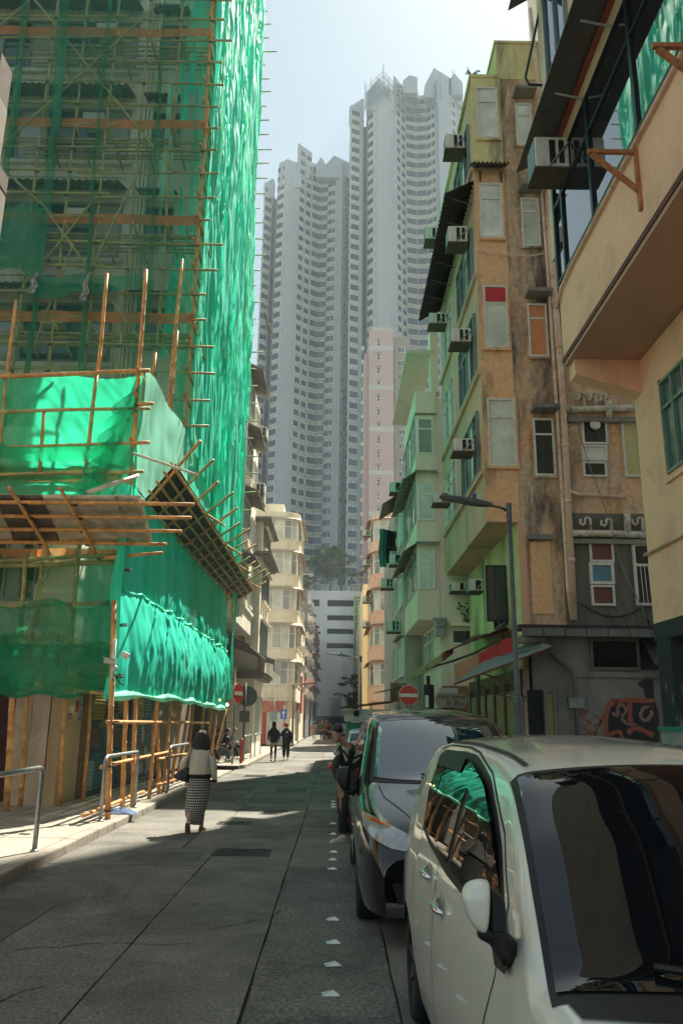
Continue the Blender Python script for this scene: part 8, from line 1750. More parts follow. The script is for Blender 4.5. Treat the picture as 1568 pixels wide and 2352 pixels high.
def gingham():
    mt = bpy.data.materials.new('black_white_check'); mt.use_nodes = True; n = mt.node_tree; b = n.nodes['Principled BSDF']; L = n.links.new; b.inputs['Roughness'].default_value = 0.9
    uv = n.nodes.new('ShaderNodeUVMap'); sp = n.nodes.new('ShaderNodeSeparateXYZ'); L(uv.outputs[0], sp.inputs[0]); fs = []
    for ax, sc in (('X', 32), ('Y', 26)):
        m1 = n.nodes.new('ShaderNodeMath'); m1.operation = 'MULTIPLY'; m1.inputs[1].default_value = sc; L(sp.outputs[ax], m1.inputs[0])
        m2 = n.nodes.new('ShaderNodeMath'); m2.operation = 'FRACT'; L(m1.outputs[0], m2.inputs[0]); m3 = n.nodes.new('ShaderNodeMath'); m3.operation = 'GREATER_THAN'; m3.inputs[1].default_value = 0.5; L(m2.outputs[0], m3.inputs[0]); fs.append(m3)
    ad = n.nodes.new('ShaderNodeMath'); ad.operation = 'ADD'; L(fs[0].outputs[0], ad.inputs[0]); L(fs[1].outputs[0], ad.inputs[1])
    hf = n.nodes.new('ShaderNodeMath'); hf.operation = 'MULTIPLY'; hf.inputs[1].default_value = 0.5; L(ad.outputs[0], hf.inputs[0])
    r = n.nodes.new('ShaderNodeValToRGB'); r.color_ramp.interpolation = 'CONSTANT'; e = r.color_ramp.elements; e[0].position = 0; e[0].color = (0.015,0.015,0.02,1); e[1].position = 0.4; e[1].color = (0.09,0.09,0.09,1); q = e.new(0.8); q.color = (0.62,0.60,0.52,1)
    L(hf.outputs[0], r.inputs['Fac']); L(r.outputs['Color'], b.inputs['Base Color']); return mt
CHK = gingham()
def skin_body(name, joints, bones, mtl, parent, lv=2):
    """joints: name -> (x,y,z,r) in the person's frame"""
    names = list(joints); me = bpy.data.meshes.new(name); off = Vector(parent['_o'])
    me.from_pydata([Vector(joints[k][:3]) for k in names], [(names.index(a), names.index(c)) for a, c in bones], [])
    o = bpy.data.objects.new(name, me); COL.objects.link(o); o.parent = parent
    md = o.modifiers.new('skin', 'SKIN'); md.use_smooth_shade = True
    for i, k in enumerate(names): sv = me.skin_vertices[0].data[i]; r = joints[k][3]; sv.radius = (r, r) if not hasattr(r, '__len__') else r; sv.use_root = (k == 'pelvis')
    subs(o, lv); me.materials.append(mtl)
    bpy.context.view_layer.update(); dg = bpy.context.evaluated_depsgraph_get(); m2 = bpy.data.meshes.new_from_object(o.evaluated_get(dg)); m2.materials.clear(); m2.materials.append(mtl)
    o.modifiers.clear(); o.data = m2; m2.polygons.foreach_set('use_smooth', [True] * len(m2.polygons)); return o
def hand(prefix, J, B, wrist, palm_end, side, curl=0.5, s=1.0):
    """five bent fingers grown from the palm into the joint table"""
    w, p = Vector(J[wrist][:3]), Vector(palm_end); d = (p - w).normalized(); sv = Vector(side).normalized(); nrm = d.cross(sv).normalized()
    J[prefix + 'palm'] = (*p, (0.034 * s, 0.017 * s)); B.append((wrist, prefix + 'palm'))
    for k, (off, ln) in enumerate(((-0.028, 0.068), (-0.010, 0.078), (0.009, 0.073), (0.027, 0.058))):
        a = p + sv * off * s + d * 0.022 * s; m_ = a + (d * math.cos(curl * 0.6) + nrm * math.sin(curl * 0.6)) * ln * 0.5 * s; e = m_ + (d * math.cos(curl * 1.5) + nrm * math.sin(curl * 1.5)) * ln * 0.5 * s
        for q, pt, r in ((0, a, 0.0095), (1, m_, 0.0088), (2, e, 0.0075)): J[f'{prefix}f{k}{q}'] = (*pt, r * s)
        B += [(prefix + 'palm', f'{prefix}f{k}0'), (f'{prefix}f{k}0', f'{prefix}f{k}1'), (f'{prefix}f{k}1', f'{prefix}f{k}2')]
    th = w.lerp(p, 0.5) - sv * 0.036 * s + nrm * 0.008 * s; e = th + (d * 0.8 - sv * 0.35 + nrm * 0.4).normalized() * 0.045 * s; J[prefix + 't0'] = (*th, 0.012 * s); J[prefix + 't1'] = (*e, 0.009 * s); B += [(wrist, prefix + 't0'), (prefix + 't0', prefix + 't1')]
def loft(name, rings, mtl, parent, n=20, cap=True, sub=1, uv=False, fold=0.0, seed=0):
    """rings: (center, rx, ry, [axis tilt]) stacked ellipses"""
    b = MB(); RR = []
    for i, rg in enumerate(rings):
        c, rx, ry = Vector(rg[0]), rg[1], rg[2]; X = Vector(rg[3]).normalized() if len(rg) > 3 else Vector((1,0,0)); Y = Vector(rg[4]).normalized() if len(rg) > 4 else Vector((0,1,0))
        RR.append([c + X * rx * (1 + fold * nz(math.cos(2*math.pi*j/n)*2.2, math.sin(2*math.pi*j/n)*2.2, i*0.35 + seed)) * math.cos(2*math.pi*j/n) + Y * ry * (1 + fold * nz(math.cos(2*math.pi*j/n)*2.2, math.sin(2*math.pi*j/n)*2.2, i*0.35 + 9 + seed)) * math.sin(2*math.pi*j/n) for j in range(n)])
    b.rings(RR, 0, cap); me = b.mesh(name, mtl, (0,0,0), True)
    if uv:
        L = me.uv_layers.new(name='UVMap'); idx = 0
        for p in me.polygons:
            js = [v % n for v in p.vertices]; wrap = (0 in js and n - 1 in js)
            for li, v in zip(p.loop_indices, p.vertices):
                j = v % n; u = j / n + (1 if wrap and j == 0 else 0); L.data[li].uv = (u, (v // n) / (len(rings) - 1))
    o = bpy.data.objects.new(name, me); COL.objects.link(o); o.parent = parent
    if sub: subs(o, sub)
    return o
def head_mesh(name, parent, c, s=1.0, yaw=0.0, pitch=0.0, mtl=None, hair=None):
    """face looks along -Y before turning; c is the head centre"""
    b = MB(); n = 20; rings_ = []; prof = [(-0.115, 0.030, 0.045, -0.055), (-0.100, 0.045, 0.060, -0.035), (-0.075, 0.058, 0.075, -0.018), (-0.045, 0.066, 0.085, -0.005), (-0.01, 0.072, 0.092, 0.0), (0.03, 0.076, 0.096, 0.004), (0.065, 0.070, 0.090, 0.006), (0.095, 0.052, 0.068, 0.008), (0.115, 0.022, 0.03, 0.01)]
    M_ = Matrix.Translation(Vector(c)) @ Matrix.Rotation(yaw, 4, 'Z') @ Matrix.Rotation(pitch, 4, 'X')
    for z, rx, ry, yo in prof:
        R_ = []
        for j in range(n):
            a = 2*math.pi*j/n; x, y = rx * math.cos(a), ry * math.sin(a) + yo
            if math.sin(a) < -0.93:
                y -= {-0.045: 0.010, -0.01: 0.024, 0.03: 0.002}.get(z, 0.0)
            if -0.9 < math.sin(a) < -0.6 and z == 0.03: y += 0.008
            R_.append(M_ @ (Vector((x, y, z)) * s))
        rings_.append(R_)
    b.rings(rings_); o = b.build(name, mtl or SKIN, None, True); o.parent = parent; subs(o, 1)
    for sx in (-1, 1):
        e = MB(); e.lathe([(0.001,-0.022),(0.012,-0.02),(0.016,0),(0.014,0.02),(0.001,0.026)], (0,0,0), 8); eo = e.build('ear', mtl or SKIN, None, True); eo.parent = o; eo.matrix_local = M_ @ Matrix.Translation((sx * 0.076 * s, 0.008, 0.0)) @ Matrix.Scale(s, 4)
        if pitch is not None:
            g = MB(); g.lathe([(0.001,-0.004),(0.010,-0.003),(0.011,0.003),(0.001,0.004)], (0,0,0), 8); go = g.build('eye', HAIR, None, True); go.parent = o; go.matrix_local = M_ @ Matrix.Translation((sx * 0.030 * s, -0.084 * s, 0.022 * s)) @ Matrix.Scale(s, 4)
    g = MB(); g.box(-0.022, 0.022, -0.098, -0.088, -0.058, -0.051); go = g.build('mouth', mat('lips', (0.30,0.12,0.10), 0.6) if 'lips' not in bpy.data.materials else bpy.data.materials['lips'], None); go.parent = o; go.matrix_local = M_ @ Matrix.Scale(s, 4)
    return o, M_
def shoe(name, parent, p, d, mtl, s=1.0, pitch=0.0, solem=None):
    """p ankle ground point, d toe direction"""
    d = Vector((d[0], d[1], 0)).normalized(); sd_ = Vector((-d.y, d.x, 0)); up = Vector((0,0,1)); dd = d * math.cos(pitch) - up * math.sin(pitch); uu = up * math.cos(pitch) + d * math.sin(pitch); p = Vector(p); RR = []
    for t, w, h in ((-0.085, 0.026, 0.05), (-0.07, 0.036, 0.085), (-0.02, 0.038, 0.09), (0.04, 0.040, 0.065), (0.10, 0.044, 0.045), (0.15, 0.038, 0.035), (0.178, 0.02, 0.022)):
        c = p + dd * t * s; RR.append([c + sd_ * w * s * math.cos(a) + uu * (h * s * 0.5 + h * s * 0.5 * math.sin(a)) for a in [2*math.pi*k/10 for k in range(10)]])
    b = MB(); b.rings(RR); o = b.build(name, mtl, None, True); o.parent = parent; subs(o, 1)
    q = MB(); RR = []
    for t, w in ((-0.088, 0.03), (-0.03, 0.038), (0.05, 0.042), (0.12, 0.043), (0.18, 0.02)): c = p + dd * t * s; RR.append([c + sd_ * w * s - uu*0.008*s, c - sd_ * w * s - uu*0.008*s, c - sd_ * w * s + uu * 0.014 * s, c + sd_ * w * s + uu * 0.014 * s])
    q.rings(RR); so_ = q.build('sole', solem or SHOEW, None); so_.parent = o; return o

# ---------------------------------------------------------------- the woman in the checked skirt (walking away, +Y)
wp = on(450, 1912, 2, 0.0)
wm = thing('person', 'woman in fluffy cream cardigan and long black and white checked skirt walking away', 'person', (wp.x, wp.y, 0), local=True)
H_ = 1.60
J = dict(pelvis=(0,0,0.90,(0.135,0.10)), waist=(0,0.0,1.02,(0.115,0.085)), chest=(0,0.01,1.20,(0.135,0.095)), neckb=(0,0.015,1.32,(0.06,0.055)), neck=(0.005,0.02,1.38,0.045), headb=(0.01,0.03,1.43,0.05),
         shl=(-0.155,0.01,1.27,0.048), ell=(-0.24,-0.05,1.02,0.038), wrl=(-0.20,0.06,0.90,0.026), shr=(0.16,0.0,1.27,0.048), elr=(0.225,-0.02,1.02,0.038), wrr=(0.245,0.04,0.80,0.026),
         hl=(-0.085,0,0.86,0.085), kl=(-0.085,-0.02,0.48,0.055), al=(-0.10,-0.20,0.15,0.036), hr=(0.085,0,0.86,0.085), kr=(0.075,0.08,0.47,0.055), ar=(0.07,0.09,0.09,0.036))
B_ = [('pelvis','waist'),('waist','chest'),('chest','neckb'),('neckb','neck'),('neck','headb'),('chest','shl'),('shl','ell'),('ell','wrl'),('chest','shr'),('shr','elr'),('elr','wrr'),('pelvis','hl'),('hl','kl'),('kl','al'),('pelvis','hr'),('hr','kr'),('kr','ar')]
hand('r', J, B_, 'wrr', (0.25,0.06,0.73), (0,-1,0), 0.5); hand('l', J, B_, 'wrl', (-0.17,0.11,0.85), (0.3,0,1), 0.8)
skin_body('body', J, B_, SKIN, wm)
h_, M_ = head_mesh('head', wm, (0.012, 0.035, 1.49), 0.98, R(180 - 25), 0.0, SKIN)
# bobbed hair
b = MB(); n = 24; RR = []
for z, rx, ry, yo in ((1.24,0.10,0.06,-0.05),(1.26,0.15,0.09,-0.03),(1.32,0.158,0.11,-0.015),(1.39,0.150,0.12,-0.005),(1.46,0.132,0.125,0.005),(1.52,0.114,0.12,0.01),(1.565,0.09,0.10,0.02),(1.595,0.055,0.065,0.025),(1.605,0.015,0.02,0.03)):
    R_ = []
    for j in range(n):
        a = 2*math.pi*j/n; face = math.cos(a - R(50)); k = 1.0 - (0.38 if (face > 0.8 and z < 1.54) else 0.0); f = 1 + 0.10 * nz(math.cos(a)*5, math.sin(a)*5, z*3) + 0.05 * nz(a*9, z*2)
        R_.append((0.012 + rx * k * f * math.cos(a), 0.02 + yo + ry * k * f * math.sin(a), z + 0.01 * nz(a*3, z)))
    RR.append(R_)
b.rings(RR); o = b.build('hair', HAIR, None, True); o.parent = wm; subs(o, 1)
# cardigan
loft('cardigan', [((0,0.0,0.885),0.205,0.155), ((0,0,0.92),0.205,0.155), ((0,0,1.0),0.185,0.14), ((0,0,1.1),0.18,0.135), ((0,0,1.2),0.185,0.13), ((0,0.0,1.27),0.19,0.115), ((0,0.005,1.315),0.145,0.09), ((0.005,0.01,1.345),0.085,0.07), ((0.005,0.015,1.36),0.06,0.058)], KNIT, wm, 28, True, 1, fold=0.16)
loft('sleeve', [((0.12,0.0,1.27),0.07,0.075,(0.3,0,-1),(0,1,0)), ((0.185,0.0,1.22),0.072,0.075,(0.7,0,-0.5),(0,1,0)), ((0.225,-0.01,1.12),0.062,0.068), ((0.24,-0.01,1.0),0.058,0.064), ((0.25,0.015,0.90),0.054,0.06), ((0.255,0.03,0.83),0.048,0.052), ((0.255,0.035,0.80),0.04,0.045)], KNIT, wm, 16, True, 1, fold=0.15, seed=3)
loft('cuff', [((0.255,0.035,0.812),0.047,0.052), ((0.256,0.04,0.775),0.044,0.048)], BLK, wm, 14, True, 0)
loft('sleeve', [((-0.12,0.0,1.27),0.07,0.075,(0.3,0,1),(0,1,0)), ((-0.19,0.0,1.22),0.072,0.075,(0.7,0,0.5),(0,1,0)), ((-0.245,-0.03,1.12),0.068,0.07), ((-0.265,-0.05,1.03),0.066,0.068), ((-0.24,0.0,0.965),0.06,0.055,(1,0,0.4),(0,0.6,0.8)), ((-0.205,0.06,0.93),0.05,0.045,(1,0,0),(0,0.3,1))], KNIT, wm, 16, True, 1, fold=0.15, seed=5)
loft('cardigan_hem', [((0.01,0.0,0.84),0.19,0.14), ((0.0,0,0.90),0.203,0.152)], BLK, wm, 24, True, 0, fold=0.12)
o = MB(); o.extr([(0.14,-0.10,0.87), (0.25,-0.06,0.80), (0.21,-0.02,0.76), (0.17,-0.06,0.84)], (0,0.01,0)); q = o.build('cardigan_flap', BLK, None); q.parent = wm
# skirt
loft('skirt', [((0.0,0.0,0.93),0.15,0.11), ((0,0,0.86),0.172,0.132), ((0,0,0.76),0.182,0.142), ((-0.005,0,0.64),0.182,0.15), ((-0.01,0.0,0.52),0.183,0.16), ((-0.02,-0.01,0.40),0.178,0.165), ((-0.03,-0.02,0.30),0.163,0.165), ((-0.02,-0.02,0.21),0.142,0.155), ((0.0,-0.01,0.14),0.115,0.13), ((0.01,0.0,0.12),0.10,0.115)], CHK, wm, 30, True, 1, uv=True, fold=0.16, seed=2)
shoe('shoe', wm, (-0.10,-0.23,0.085), (0.05,1), SOLE, 1.0, R(62), SOLE); shoe('shoe', wm, (0.075,0.09,0.012), (0.15,1), SOLE, 1.0, 0.0, SKINL)
loft('sock', [((0.07,0.088,0.06),0.034,0.036), ((0.07,0.085,0.13),0.036,0.038), ((0.072,0.083,0.17),0.038,0.04)], SHOEW, wm, 12, True, 0); loft('sock', [((-0.10,-0.215,0.12),0.034,0.036), ((-0.097,-0.19,0.19),0.038,0.04)], SHOEW, wm, 12, True, 0)
bg_ = thing('shoulder_bag', 'slouchy black shoulder bag hanging at the walking woman\'s left side', 'bag', (wp.x, wp.y, 0), local=True)
loft('pouch', [((-0.255,-0.06,0.79),0.12,0.055,(1,0,-0.25),(0,1,0)), ((-0.262,-0.065,0.82),0.15,0.07,(1,0,-0.2),(0,1,0)), ((-0.262,-0.065,0.88),0.145,0.072,(1,0,-0.15),(0,1,0)), ((-0.235,-0.065,0.95),0.105,0.06,(1,0,0.15),(0,1,0)), ((-0.20,-0.06,1.01),0.05,0.035,(1,0,0.2),(0,1,0))], LEA, bg_, 18, True, 1, fold=0.2)
b = MB(); b.tube([(-0.20,-0.075,1.0), (-0.165,-0.135,1.12), (-0.145,-0.125,1.24), (-0.125,-0.06,1.325), (-0.12,0.02,1.33), (-0.13,0.11,1.2), (-0.2,0.07,1.0)], 0.011, 6); q = b.build('strap', mat('brown_strap', (0.12,0.05,0.03), 0.6), None, True); q.parent = bg_

# ---------------------------------------------------------------- man stooping beside the black car
mp = on(776, 1925, 2, 0.0); mY = 12.95
mn = thing('person', 'man in dark olive jacket and white t-shirt stooping beside the black people carrier', 'person', (0.12, mY, 0), local=True)
hd_ = on(774, 1683, 1, mY - 0.55); hx_, hy_, hz_ = hd_.x - 0.12, -0.52, hd_.z
lh = on(783, 1815, 1, mY - 0.40); lhx, lhz = lh.x - 0.12, lh.z
J = dict(pelvis=(0.22,0.12,0.90,(0.14,0.11)), waist=(0.20,-0.02,1.03,(0.13,0.10)), chest=(0.14,-0.22,1.24,(0.155,0.105)), neckb=(0.08,-0.38,1.40,(0.065,0.06)), neck=(0.04,-0.43,1.46,0.055), headb=(hx_+0.01,hy_+0.04,hz_-0.06,0.055),
         shl=(-0.02,-0.32,1.36,0.055), ell=(-0.10,-0.40,1.10,0.042), wrl=(lhx-0.01,-0.42,lhz+0.07,0.03), shr=(0.30,-0.22,1.34,0.055), elr=(0.36,-0.38,1.12,0.042), wrr=(0.34,-0.50,1.02,0.03),
         hl=(0.13,0.12,0.86,0.09), kl=(0.06,-0.02,0.48,0.062), al=(0.02,0.10,0.09,0.04), hr=(0.31,0.12,0.86,0.09), kr=(0.33,0.0,0.48,0.062), ar=(0.34,0.15,0.09,0.04))
B_ = [('pelvis','waist'),('waist','chest'),('chest','neckb'),('neckb','neck'),('neck','headb'),('chest','shl'),('shl','ell'),('ell','wrl'),('chest','shr'),('shr','elr'),('elr','wrr'),('pelvis','hl'),('hl','kl'),('kl','al'),('pelvis','hr'),('hr','kr'),('kr','ar')]
hand('l', J, B_, 'wrl', (lhx, -0.42, lhz), (0.9,-0.4,0), 0.25, 1.1); hand('r', J, B_, 'wrr', (0.34,-0.57,1.0), (1,0,0), 0.6, 1.05)
skin_body('body', J, B_, SKIN, mn)
h_, M_ = head_mesh('head', mn, (hx_, hy_, hz_), 1.05, R(18), R(38), SKIN)
b = MB(); n = 20; RR = []
for z, rx, ry, yo in ((0.0,0.078,0.045,0.045),(0.035,0.080,0.075,0.028),(0.065,0.078,0.095,0.008),(0.10,0.070,0.090,-0.006),(0.135,0.050,0.06,-0.012),(0.145,0.02,0.03,-0.012)):
    RR.append([M_ @ Vector((1.05*rx*math.cos(2*math.pi*j/n)*(1+0.05*nz(j,z*9)), 1.05*(yo+ry*math.sin(2*math.pi*j/n)), 1.05*z)) for j in range(n)])
b.rings(RR); o = b.build('hair', HAIR, None, True); o.parent = mn; subs(o, 1)
X_ = (1,0.1,0)
loft('jacket', [((0.22,0.10,0.86),0.20,0.16), ((0.215,0.03,0.98),0.20,0.155,X_,(0,1,0.3)), ((0.18,-0.10,1.12),0.21,0.15,X_,(0,0.9,0.5)), ((0.14,-0.21,1.24),0.22,0.14,X_,(0,0.8,0.6)), ((0.12,-0.29,1.33),0.215,0.12,X_,(0,0.75,0.65)), ((0.09,-0.36,1.40),0.13,0.09,X_,(0,0.7,0.7)), ((0.07,-0.385,1.43),0.085,0.075,X_,(0,0.7,0.7))], JKT, mn, 26, True, 1, fold=0.16)
loft('sleeve', [((0.03,-0.28,1.36),0.07,0.08,(0.5,0,0.8),(0,1,0)), ((-0.04,-0.33,1.32),0.075,0.08,(0.8,0,0.5),(0,1,0)), ((-0.085,-0.38,1.20),0.066,0.07), ((-0.10,-0.40,1.08),0.062,0.064), ((-0.07,-0.415,0.98),0.056,0.058), ((lhx-0.015,-0.42,lhz+0.10),0.05,0.05)], JKT, mn, 16, True, 1, fold=0.18, seed=3)
loft('sleeve', [((0.25,-0.20,1.35),0.07,0.08,(0.5,0,-0.8),(0,1,0)), ((0.32,-0.24,1.29),0.075,0.08,(0.8,0,-0.5),(0,1,0)), ((0.36,-0.36,1.15),0.062,0.066), ((0.355,-0.46,1.05),0.052,0.055,(1,0,0),(0,0.5,0.8))], JKT, mn, 16, True, 1, fold=0.18, seed=6)
loft('tshirt', [((0.07,-0.345,1.18),0.02,0.03,X_,(0,1,0.4)), ((0.062,-0.37,1.26),0.035,0.045,X_,(0,1,0.5)), ((0.058,-0.395,1.33),0.052,0.05,X_,(0,0.8,0.6)), ((0.056,-0.42,1.40),0.06,0.05,X_,(0,0.7,0.7)), ((0.05,-0.42,1.435),0.06,0.055,X_,(0,0.7,0.7))], TSH, mn, 18, True, 1)
b = MB(); b.tube([(-0.04,-0.40,1.40), (0.03,-0.465,1.33), (0.12,-0.46,1.22), (0.22,-0.36,1.08)], 0.016, 6); q = b.build('bag_strap', BLK, None, True); q.parent = mn
for nm, a, k, l_ in (('trouser_leg', J['hl'], J['kl'], J['al']), ('trouser_leg', J['hr'], J['kr'], J['ar'])):
    a, k, l_ = Vector(a[:3]), Vector(k[:3]), Vector(l_[:3]); loft(nm, [(a + Vector((0,0,0.06)),0.11,0.12), (a.lerp(k,0.4),0.092,0.10), (k,0.072,0.078), (k.lerp(l_,0.6),0.062,0.068), (l_ + Vector((0,0,0.0)),0.058,0.065)], BLK, mn, 16, True, 1, fold=0.12)
shoe('shoe', mn, (0.00,0.02,0.012), (-0.75,-0.6), SHOEW, 1.1, 0, SHOEW); shoe('shoe', mn, (0.34,0.12,0.012), (-0.3,-1), SHOEW, 1.1, 0, SHOEW)
for k in range(3): b = MB(); b.extr([(-0.055 - 0.02*k, -0.005 - 0.02*k, 0.03), (-0.065 - 0.02*k, -0.012 - 0.02*k, 0.03), (-0.045 - 0.02*k, -0.04 - 0.02*k, 0.075), (-0.035 - 0.02*k, -0.033 - 0.02*k, 0.075)], (-0.003, -0.003, 0)); q = b.build('shoe_stripe', BLK, None); q.parent = mn

# ---------------------------------------------------------------- generic walkers and sitters further off
def walker(label, x, y, h, top, bottom, hair='short', face=0, stride=0.12, coat=0.0, group=None, bag=None, legw=1.0, sk=None, wide=1.0):
    """stands at (x, y), h tall; face 0 walks away from the camera"""
    t = thing('person', label, 'person', (x, y, 0.0 if abs(x) < 3.3 else 0.13), group, local=True); k = h / 1.65; sk = sk or SKIN
    J = dict(pelvis=(0,0,0.92,(0.13,0.09)), chest=(0,0.0,1.25,(0.14,0.09)), neck=(0,0.01,1.42,0.05), headb=(0,0.02,1.48,0.05), shl=(-0.17,0,1.32,0.05), ell=(-0.22,-0.03,1.06,0.038), wrl=(-0.22,0.04,0.84,0.03), hdl=(-0.22,0.06,0.76,0.032), shr=(0.17,0,1.32,0.05), elr=(0.22,-0.03,1.06,0.038), wrr=(0.22,0.04,0.84,0.03), hdr=(0.22,0.06,0.76,0.032),
             hl=(-0.09,0,0.86,0.08), kl=(-0.09,stride*0.6,0.48,0.055), al=(-0.09,stride,0.10,0.04), hr=(0.09,0,0.86,0.08), kr=(0.09,-stride*0.3,0.48,0.055), ar=(0.09,-stride,0.10,0.04))
    J = {q: (v[0]*k, v[1]*k, v[2]*k, tuple(r*k for r in v[3]) if hasattr(v[3], '__len__') else v[3]*k) for q, v in J.items()}
    skin_body('body', J, [('pelvis','chest'),('chest','neck'),('neck','headb'),('chest','shl'),('shl','ell'),('ell','wrl'),('wrl','hdl'),('chest','shr'),('shr','elr'),('elr','wrr'),('wrr','hdr'),('pelvis','hl'),('hl','kl'),('kl','al'),('pelvis','hr'),('hr','kr'),('kr','ar')], sk, t, 1)
    hz = 1.55 * k
    RR = [((0,0.02,hz-0.12*k),0.04*k,0.05*k), ((0,0.02,hz-0.06*k),0.065*k,0.075*k), ((0,0.02,hz),0.075*k,0.09*k), ((0,0.02,hz+0.06*k),0.068*k,0.085*k), ((0,0.02,hz+0.10*k),0.03*k,0.04*k)]; loft('head', RR, sk, t, 14)
    if hair == 'long': loft('hair', [((0,-0.05*k,hz-0.36*k),0.06*k,0.03*k), ((0,-0.055*k,hz-0.2*k),0.085*k,0.05*k), ((0,-0.02*k,hz-0.05*k),0.092*k,0.085*k), ((0,0.0,hz+0.04*k),0.088*k,0.10*k), ((0,0.01,hz+0.11*k),0.06*k,0.07*k), ((0,0.01,hz+0.13*k),0.015,0.02)], HAIR, t, 16)
    else: loft('hair', [((0,-0.03*k,hz-0.06*k),0.07*k,0.06*k), ((0,-0.01*k,hz),0.084*k,0.09*k), ((0,0.0,hz+0.07*k),0.078*k,0.092*k), ((0,0.01,hz+0.12*k),0.035*k,0.04*k)], HAIR if hair == 'short' else hair, t, 16)
    w = wide; bot = (0.86 - coat) * k
    loft('jacket', [((0,0,bot),0.185*k*w,0.13*k*w), ((0,0,max(bot+0.05, 0.95*k)),0.165*k*w,0.12*k*w), ((0,0,1.15*k),0.165*k*w,0.12*k), ((0,0,1.30*k),0.185*k,0.11*k), ((0,0.005,1.39*k),0.12*k,0.08*k), ((0,0.01,1.43*k),0.06*k,0.055*k)], top, t, 20, fold=0.12)
    for sx, s_ in ((-1,'l'),(1,'r')): loft('sleeve', [((sx*0.14*k,0,1.33*k),0.06*k,0.07*k,(0.4,0,-sx),(0,1,0)), ((sx*0.20*k,0,1.26*k),0.062*k*w,0.066*k), ((sx*0.225*k,-0.03*k,1.06*k),0.055*k*w,0.058*k), ((sx*0.225*k,0.03*k,0.86*k),0.045*k*w,0.048*k)], top, t, 12, fold=0.12)
    if bottom is not None:
        for s_ in ('l', 'r'):
            a, q, l_ = [Vector(J[z_ + s_][:3]) for z_ in 'hka']; loft('trouser_leg', [(a + Vector((0,0,0.05)),0.095*k*legw,0.10*k*legw), (q,0.068*k*legw,0.075*k*legw), (l_ + Vector((0,0,0.02)),0.055*k*legw,0.06*k*legw)], bottom, t, 12, fold=0.1)
    for s_ in ('l', 'r'):
        a = J['a' + s_]; shoe('shoe', t, (a[0], a[1], 0.012 if a[1] > 0 else 0.03), (0, 1), SHOEW if bag == 'pack' or bag is None else BLK, 1.0 * k)
    if face: t.rotation_euler = (0, 0, face)
    if bag == 'tote': 
        g_ = thing('tote_bag', 'white cloth tote hanging from the long-haired walker\'s shoulder', 'bag', (x + 0.26, y, 0), local=True); b = MB(); b.hexa([(-0.03,-0.14,0.72),(0.03,-0.14,0.72),(0.03,0.14,0.72),(-0.03,0.14,0.72),(-0.02,-0.12,1.05),(0.02,-0.12,1.05),(0.02,0.12,1.05),(-0.02,0.12,1.05)]); q = b.build('pouch', TSH, None); q.parent = g_; q.rotation_euler = (0, 0, R(60)); bevel(q, 0.03); b = MB(); b.tube([(0,-0.05,1.04), (-0.1,0,1.36), (0,0.05,1.04)], 0.01, 5); q = b.build('strap', TSH, None); q.parent = g_
    if bag == 'pack':
        g_ = thing('backpack', 'small black backpack on the shorter walker in the long coat', 'bag', (x, y, 0), local=True); loft('pouch', [((0,-0.17,0.98*k),0.10,0.05), ((0,-0.18,1.05*k),0.12,0.065), ((0,-0.18,1.2*k),0.115,0.065), ((0,-0.16,1.28*k),0.07,0.04)], LEA, g_, 16)
    return t
p = on(627, 1750, 2, 0); walker('long-haired walker in black blazer and slim trousers with a white tote', p.x, p.y, 1.70, BLK, BLK, 'long', 0, 0.05, 0.12, bag='tote', legw=0.75)
p = on(656, 1747, 2, 0); walker('stout walker in a long black coat with white-soled shoes and backpack', p.x, p.y, 1.63, BLK, BLK, mat('brown_hair', (0.06,0.03,0.02), 0.5), 0, 0.06, 0.32, bag='pack', legw=1.25, wide=1.2)
GF = 'pedestrians far down the street'
TANJ = mat('tan_jacket', (0.30,0.16,0.10), 0.9); GRNS = mat('green_striped_top', (0.08,0.10,0.05), 0.9, 0.6, 4); REDJ = mat('red_jacket', (0.45,0.06,0.03), 0.9); GRYJ = mat('grey_top', (0.2,0.22,0.24), 0.9)
for (x, y, h_, tp_, bt_, hr_, lb) in ((720, 1701, 1.62, TANJ, None, 'long', 'distant walker in a tan jacket and dark skirt'), (739, 1701, 1.75, GRNS, BLK, 'short', 'distant walker in a green striped top with a tan bag'), (749, 1694, 1.68, REDJ, BLK, 'short', 'distant walker in a bright red-orange jacket'),
        (700, 1690, 1.62, REDJ, BLK, 'long', 'distant walker with a brick red pack beside the left wall'), (712, 1689, 1.65, GRYJ, BLK, 'short', 'distant walker in grey just left of the tan jacket'), (757, 1703, 1.62, BLK, BLK, 'short', 'distant dark-clad walker just beside the stooping man')):
    p = on(x, y, 2, 0); walker(lb, p.x, p.y, h_, tp_, bt_, hr_, 0 if h_ != 1.75 else R(180), 0.14, 0.0 if bt_ else 0.25, GF)
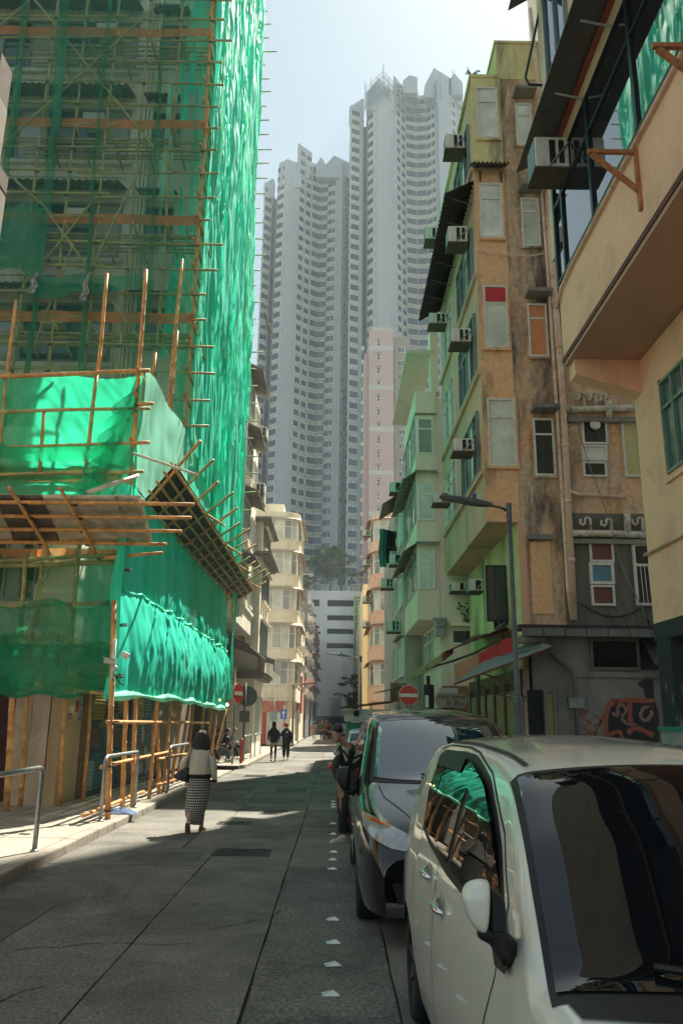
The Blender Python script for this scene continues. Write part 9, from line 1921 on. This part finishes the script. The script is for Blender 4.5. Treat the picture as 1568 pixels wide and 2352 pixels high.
def sitter(label, x, y, top, bottom, face, hair='short', group='people sitting outside the cafe'):
    t = thing('person', label, 'person', (x, y, 0.13), group, local=True)
    J = dict(pelvis=(0,0,0.50,(0.13,0.10)), chest=(0,0.06,0.85,(0.14,0.09)), neck=(0,0.10,1.02,0.05), headb=(0,0.13,1.08,0.05), shl=(-0.17,0.06,0.92,0.05), ell=(-0.2,0.16,0.68,0.038), wrl=(-0.08,0.34,0.66,0.03), hdl=(-0.04,0.40,0.68,0.032), shr=(0.17,0.06,0.92,0.05), elr=(0.2,0.16,0.68,0.038), wrr=(0.08,0.34,0.66,0.03), hdr=(0.04,0.40,0.68,0.032), hl=(-0.09,0.06,0.50,0.08), kl=(-0.11,0.46,0.50,0.058), al=(-0.11,0.52,0.10,0.04), hr=(0.09,0.06,0.50,0.08), kr=(0.11,0.46,0.50,0.058), ar=(0.12,0.60,0.10,0.04))
    skin_body('body', J, [('pelvis','chest'),('chest','neck'),('neck','headb'),('chest','shl'),('shl','ell'),('ell','wrl'),('wrl','hdl'),('chest','shr'),('shr','elr'),('elr','wrr'),('wrr','hdr'),('pelvis','hl'),('hl','kl'),('kl','al'),('pelvis','hr'),('hr','kr'),('kr','ar')], SKINL, t, 1)
    loft('head', [((0,0.15,1.05),0.04,0.05), ((0,0.15,1.11),0.065,0.075), ((0,0.15,1.17),0.075,0.09), ((0,0.15,1.23),0.068,0.085), ((0,0.15,1.27),0.03,0.04)], SKINL, t, 14)
    loft('hair', [((0,0.06,1.0 if hair == 'long' else 1.12),0.07,0.05), ((0,0.10,1.14),0.088,0.085), ((0,0.13,1.22),0.08,0.092), ((0,0.14,1.285),0.035,0.04)], HAIR, t, 16)
    loft('jacket', [((0,-0.01,0.46),0.18,0.15), ((0,0.01,0.62),0.17,0.13), ((0,0.05,0.84),0.18,0.12), ((0,0.08,0.96),0.14,0.09), ((0,0.10,1.03),0.06,0.055)], top, t, 18, fold=0.12)
    for sx, s_ in ((-1,'l'),(1,'r')):
        e_, w_ = Vector(J['el'+s_][:3]), Vector(J['wr'+s_][:3]); loft('sleeve', [((sx*0.15,0.06,0.94),0.06,0.065), ((sx*0.2,0.09,0.84),0.06,0.06), (e_,0.052,0.055), (w_,0.042,0.045,(1,0,0),(0,0,1))], top, t, 12)
        a, q, l_ = [Vector(J[z_ + s_][:3]) for z_ in 'hka']; loft('trouser_leg', [(a,0.09,0.09,(1,0,0),(0,0,1)), (a.lerp(q,0.6),0.082,0.082,(1,0,0),(0,0,1)), (q + Vector((0,0.02,0)),0.07,0.075,(1,0,0),(0,0.5,0.8)), (q.lerp(l_,0.5),0.058,0.06), (l_,0.05,0.055)], bottom, t, 12); shoe('shoe', t, (l_.x, l_.y, 0.012), (0,1), SHOEW)
    t.rotation_euler = (0, 0, face)
    bn = thing('stool', 'low dark stool under the ' + ' '.join(label.split()[:9]), 'stool', (x, y, 0.13), 'stools outside the cafe', local=True); b = MB(); b.box(-0.2, 0.2, -0.18, 0.2, 0.37, 0.41); q = b.build('seat', RUST, None); q.parent = bn
    for sx in (-1, 1):
        for sy in (-1, 1): b = MB(); b.box(sx*0.17-0.02, sx*0.17+0.02, sy*0.15-0.01, sy*0.15+0.03, 0, 0.37); q = b.build('leg', RUST, None); q.parent = bn
    return t
BLU = mat('blue_grey_jeans', (0.12,0.15,0.2), 0.9)
sitter('sitter in black hoodie bent over a phone at the cafe', -4.75, 33.2, BLK, BLU, R(-70)); sitter('sitter with long hair and pale sleeves facing the street at the cafe', -4.45, 36.0, GRYJ, BLK, R(-100), 'long')
sitter('sitter in a black and white jacket at the cafe kerb', -4.6, 34.8, BLK, BLK, R(-60)); sitter('sitter half hidden by the bamboo posts at the cafe', -5.0, 31.9, BLK, BLK, R(-80), 'long')
